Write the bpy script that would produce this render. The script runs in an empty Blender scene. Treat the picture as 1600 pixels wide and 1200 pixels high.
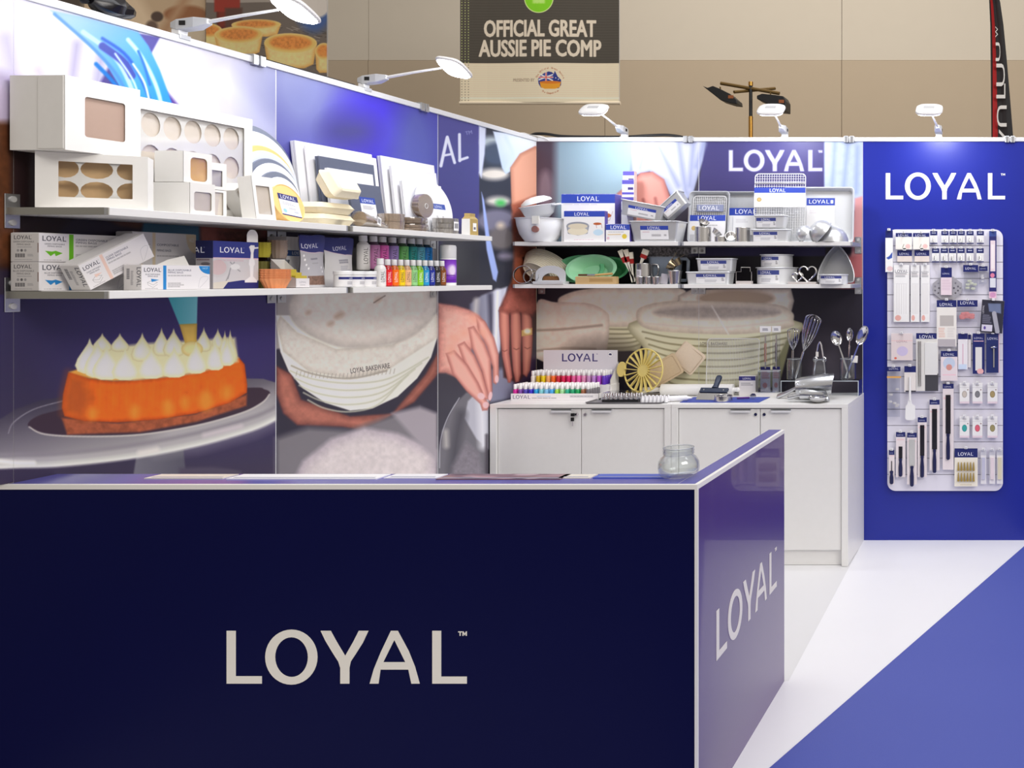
import bpy, math, random
import numpy as np
from mathutils import Matrix, Vector
random.seed(7); RNG = np.random.RandomState(7)
S = bpy.context.scene
COL = S.collection
# ---------------------------------------------------------------- camera, world, light, exposure
F, PX0, PY0, EYE = 1460.0, 1602.0, 433.0, 1.612
cd = bpy.data.cameras.new('camera'); cam = bpy.data.objects.new('camera', cd); COL.objects.link(cam)
cam.location = (0, 0, EYE); cam.rotation_euler = (math.pi/2, 0, 0)
cd.sensor_width = 36.0; cd.lens = F/1600*36; cd.shift_x = (800-PX0)/1600; cd.shift_y = -(600-PY0)/1600
cd.clip_start = 0.05; cd.clip_end = 100
S.camera = cam
S.view_settings.view_transform = 'Standard'; S.view_settings.look = 'None'
S.view_settings.gamma = 1.0; S.view_settings.use_curve_mapping = False
S.view_settings.exposure = 0.1
S.cycles.use_denoising = True
S.cycles.max_bounces = 8; S.cycles.transparent_max_bounces = 24
S.cycles.caustics_reflective = False; S.cycles.caustics_refractive = False
S.cycles.sample_clamp_indirect = 4.0
w = bpy.data.worlds.new('world'); S.world = w; w.use_nodes = True
WB = w.node_tree.nodes['Background']; WB.inputs[0].default_value = (1.0, 0.93, 0.86, 1); WB.inputs[1].default_value = 0.45

def area(name, loc, target, size, size_y, power, color, spread=None):
    l = bpy.data.lights.new(name, 'AREA'); l.shape = 'RECTANGLE'; l.size = size; l.size_y = size_y
    l.energy = power; l.color = color
    if spread: l.spread = math.radians(spread)
    o = bpy.data.objects.new(name, l); COL.objects.link(o); o.location = loc
    d = Vector(target)-Vector(loc); o.rotation_euler = d.to_track_quat('-Z', 'Y').to_euler()
    return o
area('hall_light', (-0.4, 3.6, 5.6), (-1.5, 5.4, 0), 4.0, 3.0, 120, (0.95, 0.96, 1.0))
area('hall_light', (5.5, -1.0, 6.0), (-2.0, 4.6, 0.8), 5.0, 3.0, 420, (1.0, 0.95, 0.89))
area('hall_light', (-3.0, 9.5, 7.5), (-3.0, 13.5, 3.5), 8.0, 2.0, 190, (1.0, 0.94, 0.86))

# ---------------------------------------------------------------- projection helpers: a pixel of the photograph onto a plane of the room
def PX(px, py, X):
    Y = F*X/(px-PX0); return Vector((X, Y, EYE-(py-PY0)*Y/F))
def PY(px, py, Y):
    return Vector(((px-PX0)*Y/F, Y, EYE-(py-PY0)*Y/F))
def PZ(px, py, Z):
    Y = F*(EYE-Z)/(py-PY0); return Vector(((px-PX0)*Y/F, Y, Z))

# ---------------------------------------------------------------- materials
MATS = {}
def lin(c):
    c = np.asarray(c, float)/255.0
    return np.where(c <= 0.04045, c/12.92, ((c+0.055)/1.055)**2.4)
def srgb(l):
    l = np.clip(l, 0, 1); return np.where(l <= 0.0031308, l*12.92, 1.055*l**(1/2.4)-0.055)
def mat(name, c, rough=0.5, metal=0.0, emit=0, grain=0.0, gscale=60.0, bump=0.0, coat=0.0, trans=0.0, ior=1.45, spec=0.5):
    if name in MATS: return MATS[name]
    m = bpy.data.materials.new(name); m.use_nodes = True; nt = m.node_tree
    b = nt.nodes['Principled BSDF']; L = lin(c)
    b.inputs['Base Color'].default_value = (*L, 1); b.inputs['Roughness'].default_value = rough
    b.inputs['Metallic'].default_value = metal; b.inputs['Coat Weight'].default_value = coat
    b.inputs['Transmission Weight'].default_value = trans; b.inputs['IOR'].default_value = ior
    b.inputs['Specular IOR Level'].default_value = spec
    if emit:
        b.inputs['Emission Color'].default_value = (*L, 1); b.inputs['Emission Strength'].default_value = emit
    if grain or bump:
        tc = nt.nodes.new('ShaderNodeTexCoord'); nz = nt.nodes.new('ShaderNodeTexNoise')
        nz.inputs['Scale'].default_value = gscale; nz.inputs['Detail'].default_value = 4
        nt.links.new(tc.outputs['Object'], nz.inputs['Vector'])
        if grain:
            mx = nt.nodes.new('ShaderNodeMix'); mx.data_type = 'RGBA'
            mx.inputs[6].default_value = (*np.clip(L*(1-grain), 0, 1), 1); mx.inputs[7].default_value = (*np.clip(L*(1+grain), 0, 1), 1)
            nt.links.new(nz.outputs['Fac'], mx.inputs[0]); nt.links.new(mx.outputs[2], b.inputs['Base Color'])
        if bump:
            bp = nt.nodes.new('ShaderNodeBump'); bp.inputs['Strength'].default_value = bump; bp.inputs['Distance'].default_value = 0.002
            nt.links.new(nz.outputs['Fac'], bp.inputs['Height']); nt.links.new(bp.outputs['Normal'], b.inputs['Normal'])
    MATS[name] = m; return m
def film(name, tint=(255, 255, 255), gloss=0.12, rough=0.05):
    """thin clear plastic film or thin glass: mostly see-through with a sharp sheen"""
    if name in MATS: return MATS[name]
    m = bpy.data.materials.new(name); m.use_nodes = True; nt = m.node_tree; nt.nodes.clear()
    o = nt.nodes.new('ShaderNodeOutputMaterial'); t = nt.nodes.new('ShaderNodeBsdfTransparent'); g = nt.nodes.new('ShaderNodeBsdfGlossy')
    lw = nt.nodes.new('ShaderNodeLayerWeight'); lw.inputs['Blend'].default_value = 0.35
    ad = nt.nodes.new('ShaderNodeMath'); ad.operation = 'MULTIPLY_ADD'; ad.inputs[1].default_value = 0.5; ad.inputs[2].default_value = gloss
    ad.use_clamp = True
    mx = nt.nodes.new('ShaderNodeMixShader'); t.inputs[0].default_value = (*lin(tint), 1); g.inputs['Roughness'].default_value = rough
    nt.links.new(lw.outputs['Facing'], ad.inputs[0]); nt.links.new(ad.outputs[0], mx.inputs[0])
    nt.links.new(t.outputs[0], mx.inputs[1]); nt.links.new(g.outputs[0], mx.inputs[2]); nt.links.new(mx.outputs[0], o.inputs[0])
    MATS[name] = m; return m
def printed(name, arr, rough=0.5, coat=0.0, spec=0.4):
    """arr: H x W x 3 painted print (0..255 sRGB, row 0 = top), drawn by this script"""
    h, wd = arr.shape[:2]
    im = bpy.data.images.new(name, wd, h, alpha=False)
    px = np.ones((h, wd, 4), np.float32); px[:, :, :3] = np.clip(arr[::-1], 0, 255)/255.0
    im.pixels.foreach_set(px.ravel()); im.update(); im.pack()
    m = bpy.data.materials.new(name); m.use_nodes = True; nt = m.node_tree; b = nt.nodes['Principled BSDF']
    t = nt.nodes.new('ShaderNodeTexImage'); t.image = im; t.extension = 'EXTEND'
    nt.links.new(t.outputs['Color'], b.inputs['Base Color']); b.inputs['Roughness'].default_value = rough
    b.inputs['Coat Weight'].default_value = coat; b.inputs['Specular IOR Level'].default_value = spec
    return m

# ---------------------------------------------------------------- painter for flat prints
def smooth(pts, n=6, closed=True):
    p = np.asarray(pts, float); N = len(p); out = []
    for i in range(N if closed else N-1):
        if closed: a, b, c, d = p[i-1], p[i], p[(i+1) % N], p[(i+2) % N]
        else: a, b, c, d = p[max(i-1, 0)], p[i], p[i+1], p[min(i+2, N-1)]
        for k in range(n):
            t = k/n
            out.append(0.5*((2*b)+(-a+c)*t+(2*a-5*b+4*c-d)*t*t+(-a+3*b-3*c+d)*t**3))
    if not closed: out.append(p[-1])
    return np.array(out)
def segs_of(pts, closed=True):
    p = np.asarray(pts, float)
    q = np.roll(p, -1, 0) if closed else p[1:]
    return np.concatenate([p[:len(q)], q], 1)
def ell(cx, cy, rx, ry, a=0, n=28):
    t = np.linspace(0, 2*np.pi, n, endpoint=False); c, s = math.cos(math.radians(a)), math.sin(math.radians(a))
    x, y = rx*np.cos(t), ry*np.sin(t); return np.stack([cx+x*c-y*s, cy+x*s+y*c], 1)
class Paint:
    def __init__(s, X, Y, base):
        s.X, s.Y = X.astype(np.float32), Y.astype(np.float32); s.h, s.w = X.shape
        s.im = np.empty((s.h, s.w, 3), np.float32); s.im[:] = base
    def region(s, x0, y0, x1, y1):
        m = (s.X >= x0) & (s.X <= x1) & (s.Y >= y0) & (s.Y <= y1)
        r = np.flatnonzero(m.any(1)); c = np.flatnonzero(m.any(0))
        if len(r) == 0: return None
        return slice(r[0], r[-1]+1), slice(c[0], c[-1]+1)
    def sdf(s, sg, pad, fill=True):
        x0, y0 = sg[:, [0, 2]].min()-pad, sg[:, [1, 3]].min()-pad; x1, y1 = sg[:, [0, 2]].max()+pad, sg[:, [1, 3]].max()+pad
        R = s.region(x0, y0, x1, y1)
        if R is None: return None
        x, y = s.X[R], s.Y[R]; d = np.full(x.shape, 1e9, np.float32); ins = np.zeros(x.shape, bool)
        for ax, ay, bx, by in sg:
            ex, ey = bx-ax, by-ay; L = ex*ex+ey*ey+1e-12
            t = np.clip(((x-ax)*ex+(y-ay)*ey)/L, 0, 1)
            np.minimum(d, (x-ax-t*ex)**2+(y-ay-t*ey)**2, out=d)
            if fill and ay != by:
                ins ^= ((ay > y) != (by > y)) & (x < ex*(y-ay)/(by-ay)+ax)
        d = np.sqrt(d)
        return R, (np.where(ins, -d, d) if fill else d)
    def put(s, R, a, c):
        s.im[R] += a[..., None]*(np.asarray(c, np.float32)-s.im[R])
    def poly(s, pts, c, soft=1.2, edge=None, ew=10, sm=False, alpha=1.0, grad=None, sg=None, noise=0, ns=4, grow=0):
        """edge: colour at the outline fading to c over ew; grad: ((x0,y0),(x1,y1),c1) from c to c1"""
        if sg is None:
            cs = pts if isinstance(pts, list) and isinstance(pts[0], (list, np.ndarray)) and np.ndim(pts[0]) == 2 else [pts]
            sg = np.concatenate([segs_of(smooth(p) if sm else p) for p in cs])
        r = s.sdf(sg, soft+grow)
        if r is None: return
        R, d = r; d = d-grow; a = np.clip(0.5-d/soft, 0, 1)*alpha
        col = np.empty(d.shape+(3,), np.float32); col[:] = c
        if grad:
            (x0, y0), (x1, y1), c1 = grad; ex, ey = x1-x0, y1-y0
            t = np.clip(((s.X[R]-x0)*ex+(s.Y[R]-y0)*ey)/(ex*ex+ey*ey), 0, 1)[..., None]
            col += t*(np.asarray(c1, np.float32)-col)
        if edge is not None:
            t = np.clip(1+d/ew, 0, 1)[..., None]**1.5; col += t*(np.asarray(edge, np.float32)-col)
        if noise: col *= 1+noise*vnoise(s.X[R]/ns, s.Y[R]/ns)[..., None]
        s.put(R, a, col)
    def line(s, pts, wd, c, soft=1.0, alpha=1.0, sm=False):
        p = smooth(pts, 6, False) if sm else pts
        r = s.sdf(segs_of(p, False), wd/2+soft, False)
        if r is None: return
        R, d = r; s.put(R, np.clip(0.5-(d-wd/2)/soft, 0, 1)*alpha, c)
    def rect(s, x0, y0, x1, y1, c, soft=0.8, **k): s.poly(np.array([(x0, y0), (x1, y0), (x1, y1), (x0, y1)], float), c, soft, **k)
    def segs(s, sg, c, x, y, h, sx=1.0, ang=0, soft=0.8, alpha=1.0, grow=0):
        q = sg.reshape(-1, 2)*np.array([h*sx, -h]); a = math.radians(ang); cs, sn = math.cos(a), math.sin(a)
        q = np.stack([x+q[:, 0]*cs-q[:, 1]*sn, y+q[:, 0]*sn+q[:, 1]*cs], 1).reshape(-1, 4)
        s.poly(None, c, soft, sg=q, alpha=alpha, grow=grow)
    def logo(s, x, y, h, c, **k):
        """LOYAL with its baseline-left corner at x, y and cap height h"""
        s.segs(LOGO_SEGS, c, x, y, h, **k)
    def text(s, t, x, y, h, c, mid=False, fit=None, **k):
        sg, wd = text_segs(t)
        if fit: k['sx'] = fit/(wd*h)
        if mid: x -= wd*h*k.get('sx', 1.0)/2
        s.segs(sg, c, x, y, h, **k)
    def ghost(s, x, y, wd, n, c, lh, seed=1, gap=0.45):
        """rows of illegibly small print"""
        r = random.Random(seed)
        for i in range(n):
            u = x
            while u < x+wd*(0.65+0.35*r.random()):
                e = min(u+wd*r.uniform(0.06, 0.2), x+wd); s.rect(u, y+i*lh, e, y+i*lh+lh*(1-gap), c, 0.6*lh, alpha=0.75); u = e+wd*0.03
_NG = RNG.rand(64, 64).astype(np.float32)*2-1
def vnoise(x, y):
    tot = 0; amp = 0.6
    for o in range(3):
        xi = np.floor(x).astype(int); yi = np.floor(y).astype(int); fx, fy = x-xi, y-yi
        fx = fx*fx*(3-2*fx); fy = fy*fy*(3-2*fy); g = lambda i, j: _NG[(yi+j) % 64, (xi+i) % 64]
        tot = tot+amp*((g(0, 0)*(1-fx)+g(1, 0)*fx)*(1-fy)+(g(0, 1)*(1-fx)+g(1, 1)*fx)*fy); x, y, amp = x*2.03, y*2.03, amp*0.5
    return tot
def canvas(wmm, hmm, base, res=1.0):
    """a flat print of wmm x hmm millimetres"""
    W, H = max(8, int(wmm*res)), max(8, int(hmm*res))
    X, Y = np.meshgrid((np.arange(W)+0.5)*wmm/W, (np.arange(H)+0.5)*hmm/H); return Paint(X, Y, base)

# the booth's word mark: units = cap height
def _g(p): return [((x-172)/263.0, (378-y)/263.0) for x, y in p]
LOGO = [
 [_g([(172, 115), (217, 115), (217, 341), (347, 341), (347, 378), (172, 378)])],
 [_g([(494+130*math.cos(t), 246+137*math.sin(t)) for t in np.linspace(0, 2*math.pi, 40, endpoint=False)]),
  _g([(495+82*math.cos(t), 246+99*math.sin(t)) for t in np.linspace(0, 2*math.pi, 36, endpoint=False)])],
 [_g([(640, 115), (690, 115), (720, 170), (762, 240), (802, 170), (830, 115), (878, 115), (850, 175), (815, 230), (790, 268), (783, 300), (783, 378), (738, 378), (738, 300), (728, 268), (702, 228), (664, 165)])],
 [_g([(884, 378), (905, 305), (940, 220), (990, 115), (1024, 115), (1078, 215), (1110, 295), (1133, 378), (1092, 378), (1077, 308), (938, 308), (928, 378)]),
  _g([(952, 271), (1062, 271), (1007, 160)])],
 [_g([(1196, 115), (1240, 115), (1240, 343), (1368, 343), (1368, 378), (1196, 378)])]]
TM = [_g([(1325, 118), (1344, 118), (1344, 123), (1337, 123), (1337, 140), (1332, 140), (1332, 123), (1325, 123)]),
      _g([(1346, 140), (1346, 118), (1351, 118), (1357, 130), (1363, 118), (1368, 118), (1368, 140), (1363, 140), (1363, 128), (1358, 137), (1356, 137), (1351, 128), (1351, 140)])]
LOGO_SEGS = np.concatenate([segs_of(c) for L in LOGO for c in L]+[segs_of(c) for c in TM])
LOGO_W = 4.55
_TX = {}
def text_mesh(t):
    cu = bpy.data.curves.new('t', 'FONT'); cu.body = t; cu.resolution_u = 3; o = bpy.data.objects.new('t', cu); COL.objects.link(o)
    dg = bpy.context.evaluated_depsgraph_get(); me = bpy.data.meshes.new_from_object(o.evaluated_get(dg))
    bpy.data.objects.remove(o); bpy.data.curves.remove(cu); return me
def text_segs(t):
    if t in _TX: return _TX[t]
    me = text_mesh(t); v = np.array([q.co[:2] for q in me.vertices]); cnt = {}
    for p in me.polygons:
        for e in p.edge_keys: cnt[e] = cnt.get(e, 0)+1
    sg = np.array([(*v[a], *v[b]) for (a, b), n in cnt.items() if n == 1]); bpy.data.meshes.remove(me)
    k = 1/0.6845; sg = sg*k; x0 = sg[:, [0, 2]].min(); sg[:, [0, 2]] -= x0
    _TX[t] = (sg, sg[:, [0, 2]].max()); return _TX[t]

# ---------------------------------------------------------------- mesh builder and scene objects
class MB:
    def __init__(s): s.v, s.f, s.mi, s.sm, s.uv, s.mats, s.M = [], [], [], [], [], [], Matrix.Identity(4)
    def at(s, M): s.M = M; return s
    def mid(s, m):
        if m not in s.mats: s.mats.append(m)
        return s.mats.index(m)
    def addv(s, p): s.v.append(tuple(s.M @ Vector(p))); return len(s.v)-1
    def face(s, idx, m, uv=None, sm=False):
        s.f.append(tuple(idx)); s.mi.append(s.mid(m)); s.sm.append(sm); s.uv.append(uv or [(0, 0)]*len(idx))
    def quad(s, pts, m, uv=None): s.face([s.addv(p) for p in pts], m, uv or ([(0, 0), (1, 0), (1, 1), (0, 1)] if len(pts) == 4 else None)); return s
    def box(s, x0, y0, z0, x1, y1, z1, m, front=None, back=None, left=None, right=None, top=None, bottom=None, taper=0.0):
        t = taper  # outward lean of the top
        a = [s.addv(p) for p in [(x0, y0, z0), (x1, y0, z0), (x1, y1, z0), (x0, y1, z0), (x0-t, y0-t, z1), (x1+t, y0-t, z1), (x1+t, y1+t, z1), (x0-t, y1+t, z1)]]
        U = [(0, 0), (1, 0), (1, 1), (0, 1)]
        for ids, mm in (((0, 1, 5, 4), front), ((2, 3, 7, 6), back), ((3, 0, 4, 7), left), ((1, 2, 6, 5), right), ((4, 5, 6, 7), top), ((3, 2, 1, 0), bottom)):
            if mm is False: continue
            s.face([a[i] for i in ids], mm or m, U)
        return s
    def rings(s, rings, m, capa=True, capb=True, closed=True, sm=True):
        n = len(rings[0]); ids = [[s.addv(p) for p in r] for r in rings]
        for k in range(len(ids)-1):
            for i in range(n if closed else n-1):
                j = (i+1) % n
                s.face([ids[k][i], ids[k][j], ids[k+1][j], ids[k+1][i]], m, sm=sm)
        if capa: s.face(ids[0][::-1], m)
        if capb: s.face(ids[-1], m)
        return s
    def lathe(s, prof, m, n=20, c=(0, 0, 0), capa=True, capb=True, flute=0, sx=1, sy=1, sm=True):
        R = []
        for q in prof:
            r, z = q[:2]; ring = []
            for i in range(n):
                a = 2*math.pi*i/n; rr = r*(1+(flute if i % 2 else 0)); ring.append((c[0]+rr*sx*math.cos(a), c[1]+rr*sy*math.sin(a), c[2]+z))
            R.append(ring)
        return s.rings(R, m, capa, capb, sm=sm)
    def cyl(s, a, b, r, m, n=14, r2=None, caps=True, sm=True):
        a, b = Vector(a), Vector(b); q = (b-a).to_track_quat('Z', 'Y'); r2 = r if r2 is None else r2
        R = [[p+q @ Vector((rr*math.cos(2*math.pi*i/n), rr*math.sin(2*math.pi*i/n), 0)) for i in range(n)] for p, rr in ((a, r), (b, r2))]
        return s.rings(R, m, caps, caps, sm=sm)
    def tube(s, pts, r, m, n=6, closed=False, caps=True):
        P = [Vector(p) for p in pts]; N = len(P); R = []; up = None
        for i in range(N):
            t = (P[(i+1) % N]-P[i-1]) if closed else (P[min(i+1, N-1)]-P[max(i-1, 0)])
            t.normalize()
            if up is None: up = t.orthogonal().normalized()
            up = (up-t*up.dot(t)); up = up.normalized() if up.length > 1e-6 else t.orthogonal().normalized()
            b = t.cross(up); rr = r[i] if isinstance(r, (list, tuple)) else r
            R.append([P[i]+up*rr*math.cos(2*math.pi*k/n)+b*rr*math.sin(2*math.pi*k/n) for k in range(n)])
        if closed: R.append(R[0]); caps = False
        return s.rings(R, m, caps, caps)
    def prism(s, pts, y0, y1, m, front=None, holes=None):
        """outline pts (x, z) given counter-clockwise seen from -y, from depth y0 (front) to y1"""
        n = len(pts); a = [s.addv((x, y0, z)) for x, z in pts]; b = [s.addv((x, y1, z)) for x, z in pts]
        xs = [p[0] for p in pts]; zs = [p[1] for p in pts]; dx, dz = max(xs)-min(xs) or 1, max(zs)-min(zs) or 1
        s.face(a, front or m, [((x-min(xs))/dx, (z-min(zs))/dz) for x, z in pts]); s.face(b[::-1], m)
        for i in range(n):
            j = (i+1) % n; s.face([a[i], b[i], b[j], a[j]], m)
        return s
    def wrap(s, c, R, z0, z1, a0, a1, m, n=10, R2=None):
        """curved label: part of a cylinder with its own print; angles in degrees, -90 faces -y"""
        P = []
        for i in range(n+1):
            a = math.radians(a0+(a1-a0)*i/n); r2 = R if R2 is None else R2
            P.append((s.addv((c[0]+R*math.cos(a), c[1]+R*math.sin(a), c[2]+z0)), s.addv((c[0]+r2*math.cos(a), c[1]+r2*math.sin(a), c[2]+z1)), i/n))
        for (a, b, u), (c_, d, u2) in zip(P[:-1], P[1:]): s.face([a, c_, d, b], m, [(u, 0), (u2, 0), (u2, 1), (u, 1)], True)
        return s
    def holed(s, outer, holes, y, m, thick=0.0, m2=None):
        """flat sheet in x-z facing -y with holes cut through it"""
        from mathutils.geometry import tessellate_polygon
        cs = [outer if _ccw(outer) else outer[::-1]]+[h if not _ccw(h) else h[::-1] for h in holes]
        tri = tessellate_polygon([[Vector((x, z, 0)) for x, z in c] for c in cs]); pts = [q for c in cs for q in c]
        a = [s.addv((x, y, z)) for x, z in pts]
        for t in tri:
            t = list(t); t = t if _ccw([pts[k] for k in t]) else t[::-1]; s.face([a[k] for k in t], m)
        if thick:
            b = [s.addv((x, y+thick, z)) for x, z in pts]; o = 0
            for c in cs:
                for k in range(len(c)):
                    j = (k+1) % len(c); s.face([a[o+k], b[o+k], b[o+j], a[o+j]], m2 or m)
                o += len(c)
            for t in tri:
                t = list(t); t = t[::-1] if _ccw([pts[k] for k in t]) else t; s.face([b[k] for k in t], m2 or m)
        return s
    def build(s, name, parent=None, bevel=0, seg=2, loc=None, rot=None):
        me = bpy.data.meshes.new(name); me.from_pydata(s.v, [], s.f)
        for m in s.mats: me.materials.append(m)
        me.polygons.foreach_set('material_index', s.mi); me.polygons.foreach_set('use_smooth', s.sm)
        ul = me.uv_layers.new(name='UVMap'); ul.data.foreach_set('uv', [c for f in s.uv for q in f for c in q])
        me.update()
        if any(s.sm): me.set_sharp_from_angle(angle=math.radians(40))
        o = bpy.data.objects.new(name, me); COL.objects.link(o)
        if parent: o.parent = parent
        if loc: o.location = loc
        if rot: o.rotation_euler = rot
        if bevel:
            b = o.modifiers.new('bevel', 'BEVEL'); b.width = bevel; b.segments = seg; b.limit_method = 'ANGLE'; b.angle_limit = math.radians(40)
        return o
def tag(o, label=None, cat=None, group=None, kind=None):
    for k, v in (('label', label), ('category', cat), ('group', group), ('kind', kind)):
        if v: o[k] = v
    return o
def thing(name, label, cat, loc=(0, 0, 0), rz=0, group=None, rot=None):
    o = bpy.data.objects.new(name, None); COL.objects.link(o); o.empty_display_size = 0.05
    o.location = loc; o.rotation_euler = rot or (0, 0, rz); return tag(o, label, cat, group)
def copy_tree(o, loc=None, label=None, parent=None, swap=None):
    c = o.copy(); COL.objects.link(c)
    if parent: c.parent = parent
    if loc is not None: c.location = loc
    if label: c['label'] = label
    for ch in list(o.children): copy_tree(ch, parent=c)
    return c
def logo_mesh(mb, m, h, thick=0.002, tm=True):
    """word mark as cut vinyl letters, facing -y, baseline at z 0, from x 0"""
    sc = lambda c: [(x*h, z*h) for x, z in c]
    for L in LOGO:
        if len(L) == 1:
            c = sc(L[0]); c = c if _ccw(c) else c[::-1]; mb.prism(c, -thick, 0, m)
        else: _holed(mb, sc(L[0]), sc(L[1]), thick, m)
    if tm:
        for c in TM:
            c = sc(c); c = c if _ccw(c) else c[::-1]; mb.prism(c, -thick, 0, m)
def logo_objs(parent, m, h, thick, loc, rz=0, name='letter'):
    """the word mark as separate cut letters, each a part"""
    e = Matrix.Translation(loc) @ Matrix.Rotation(rz, 4, 'Z'); sc = lambda c: [(x*h, z*h) for x, z in c]
    for L in LOGO+[[c] for c in TM]:
        b = MB()
        if len(L) == 1:
            c = sc(L[0]); b.prism(c if _ccw(c) else c[::-1], -thick, 0, m)
        else: _holed(b, sc(L[0]), sc(L[1]), thick, m)
        o = b.build(name, parent); o.matrix_local = e
def _ccw(p): return sum(p[i-1][0]*p[i][1]-p[i][0]*p[i-1][1] for i in range(len(p))) > 0
def _holed(mb, o, i, th, m):
    """one contour with one hole, tessellated"""
    from mathutils.geometry import tessellate_polygon
    pts = [Vector((x, 0, z)) for x, z in o+i]
    tri = tessellate_polygon([[Vector((x, z, 0)) for x, z in o], [Vector((x, z, 0)) for x, z in i]])
    a = [mb.addv((p.x, -th, p.z)) for p in pts]; b = [mb.addv((p.x, 0, p.z)) for p in pts]
    for t in tri:
        t = list(t); p = [(pts[k].x, pts[k].z) for k in t]
        if not _ccw(p): t = t[::-1]
        mb.face([a[k] for k in t], m)
    for base, n in ((0, len(o)), (len(o), len(i))):
        for k in range(n):
            j = (k+1) % n; mb.face([a[base+k], a[base+j], b[base+j], b[base+k]], m)
# common materials
WHITE = mat('white_laminate', (232, 231, 229), 0.35, grain=0.02, gscale=30)
CARD = mat('white_cardboard', (236, 234, 230), 0.55, grain=0.03, gscale=25)
ALU = mat('brushed_aluminium', (200, 202, 206), 0.32, 1.0, grain=0.05, gscale=200)
PALU = mat('satin_aluminium_rail', (226, 227, 230), 0.4, 0.15)
STEEL = mat('polished_steel', (215, 215, 218), 0.12, 1.0)
TIN = mat('anodised_tin', (214, 216, 219), 0.34, 0.6, grain=0.03, gscale=80)
NAVY = mat('navy_print', (34, 40, 110), 0.45)
BLACK = mat('black_plastic', (22, 22, 24), 0.45)
CLEAR = film('clear_film', gloss=0.05)
PLAST = mat('white_plastic', (240, 240, 240), 0.3)
# ================================================================ the murals (flat photographic prints on the wall panels), drawn stroke by stroke
XL, YB, XE = -2.996, 5.7255, -0.996      # plane of the left wall, plane of the back wall, edge of the blue panel
ZT = 2.442
def cv(ox, oy, s, pts): return np.array([(ox+x/s, oy+y/s) for x, y in pts], float)
RES = 400
Y0L = 2.722
yy = Y0L+(np.arange(int((YB-Y0L)*RES))+0.5)/RES; zz = ZT-(np.arange(int(ZT*RES))+0.5)/RES
gy, gz = np.meshgrid(yy, zz)
P = Paint(PX0+F*XL/gy, PY0-F*(gz-EYE)/gy, (46, 40, 66))
V = lambda *p: np.array(p, float)
def box(x0, y0, x1, y1): return V((x0, y0), (x1, y0), (x1, y1), (x0, y1))
# -- cake panel: dark violet ground, white shirts, blue gloves
P.poly(box(-900, 440, 431.5, 1500), (44, 38, 74), 1, grad=((0, 470), (0, 760), (58, 50, 72)))
P.poly(ell(330, 520, 200, 120), (58, 48, 108), 220)
P.poly(box(-900, 330, 431.5, 460), (42, 34, 50), 1)
P.poly(box(-900, -900, 431.5, 330), (192, 190, 206), 1)
P.poly(V((-900, 160), (-10, 150), (22, 180), (40, 330), (30, 420), (-900, 420)), (88, 50, 28), 9, edge=(50, 28, 22), ew=25, noise=.15, ns=8)
P.poly(V((20, 170), (90, 150), (120, 330), (40, 420), (18, 300)), (42, 26, 28), 12)
P.poly(V((-900, 140), (0, 128), (24, 150), (20, 190), (-900, 200)), (176, 164, 188), 12)
for a, b, wd, c in (((10, 60), (40, 200), 18, (164, 158, 182)), ((60, 110), (100, 190), 14, (160, 152, 178)), ((120, 70), (112, 130), 7, (128, 120, 150)), ((158, 90), (150, 140), 7, (132, 126, 156)), ((0, 120), (60, 140), 16, (150, 138, 166)), ((300, 90), (330, 190), 20, (206, 206, 220)), ((350, 120), (420, 200), 26, (204, 204, 220))):
    P.line(V(a, b), wd, c, 22)
P.poly(V((150, 140), (172, 100), (300, 180), (330, 260), (180, 260)), (66, 56, 118), 6)
P.poly(V((215, 52), (250, 58), (236, 84), (226, 74)), (74, 70, 136), 3)
P.poly(V((250, 130), (300, 190), (330, 230), (300, 240), (240, 190)), (74, 46, 126), 5)
P.poly(V((78, 16), (130, 26), (216, 50), (232, 72), (250, 110), (270, 165), (280, 240), (215, 240), (190, 140), (160, 90), (120, 52)), (132, 168, 216), 3, grad=((110, 30), (236, 170), (36, 130, 206)))
for p, wd, c in ((((85, 22), (150, 80), (190, 130), (215, 200)), 5, (66, 122, 190)), (((130, 50), (180, 90), (210, 150), (230, 220)), 7, (160, 192, 226)), (((160, 60), (200, 90), (232, 150), (250, 230)), 5, (30, 80, 176)), (((160, 72), (192, 96), (206, 118), (196, 100)), 12, (54, 66, 150)), (((200, 62), (222, 90), (246, 140), (262, 210)), 6, (172, 204, 232)), (((150, 100), (186, 140), (206, 190), (212, 230)), 6, (10, 96, 172)), (((208, 100), (226, 130), (236, 170)), 3, (214, 228, 244)), (((180, 84), (210, 130), (222, 180)), 2.5, (200, 222, 240)), (((216, 80), (226, 104), (234, 132)), 4, (36, 96, 184))):
    P.line(V(*p), wd, c, 3, sm=True)
# hand and teal sleeve between the shelves
P.poly(V((150, 330), (250, 330), (240, 348), (215, 358), (188, 354), (165, 344)), (112, 72, 58), 6, edge=(70, 44, 44), ew=10)
P.poly(V((225, 340), (312, 340), (312, 400), (300, 440), (240, 440), (222, 360)), (62, 108, 138), 5)
P.poly(V((310, 330), (431, 330), (431, 400), (360, 430), (316, 400)), (146, 84, 72), 6, noise=.12, ns=9)
P.poly(V((340, 362), (400, 352), (431, 380), (431, 420), (350, 420)), (92, 50, 44), 12, noise=.3, ns=4)
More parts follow.
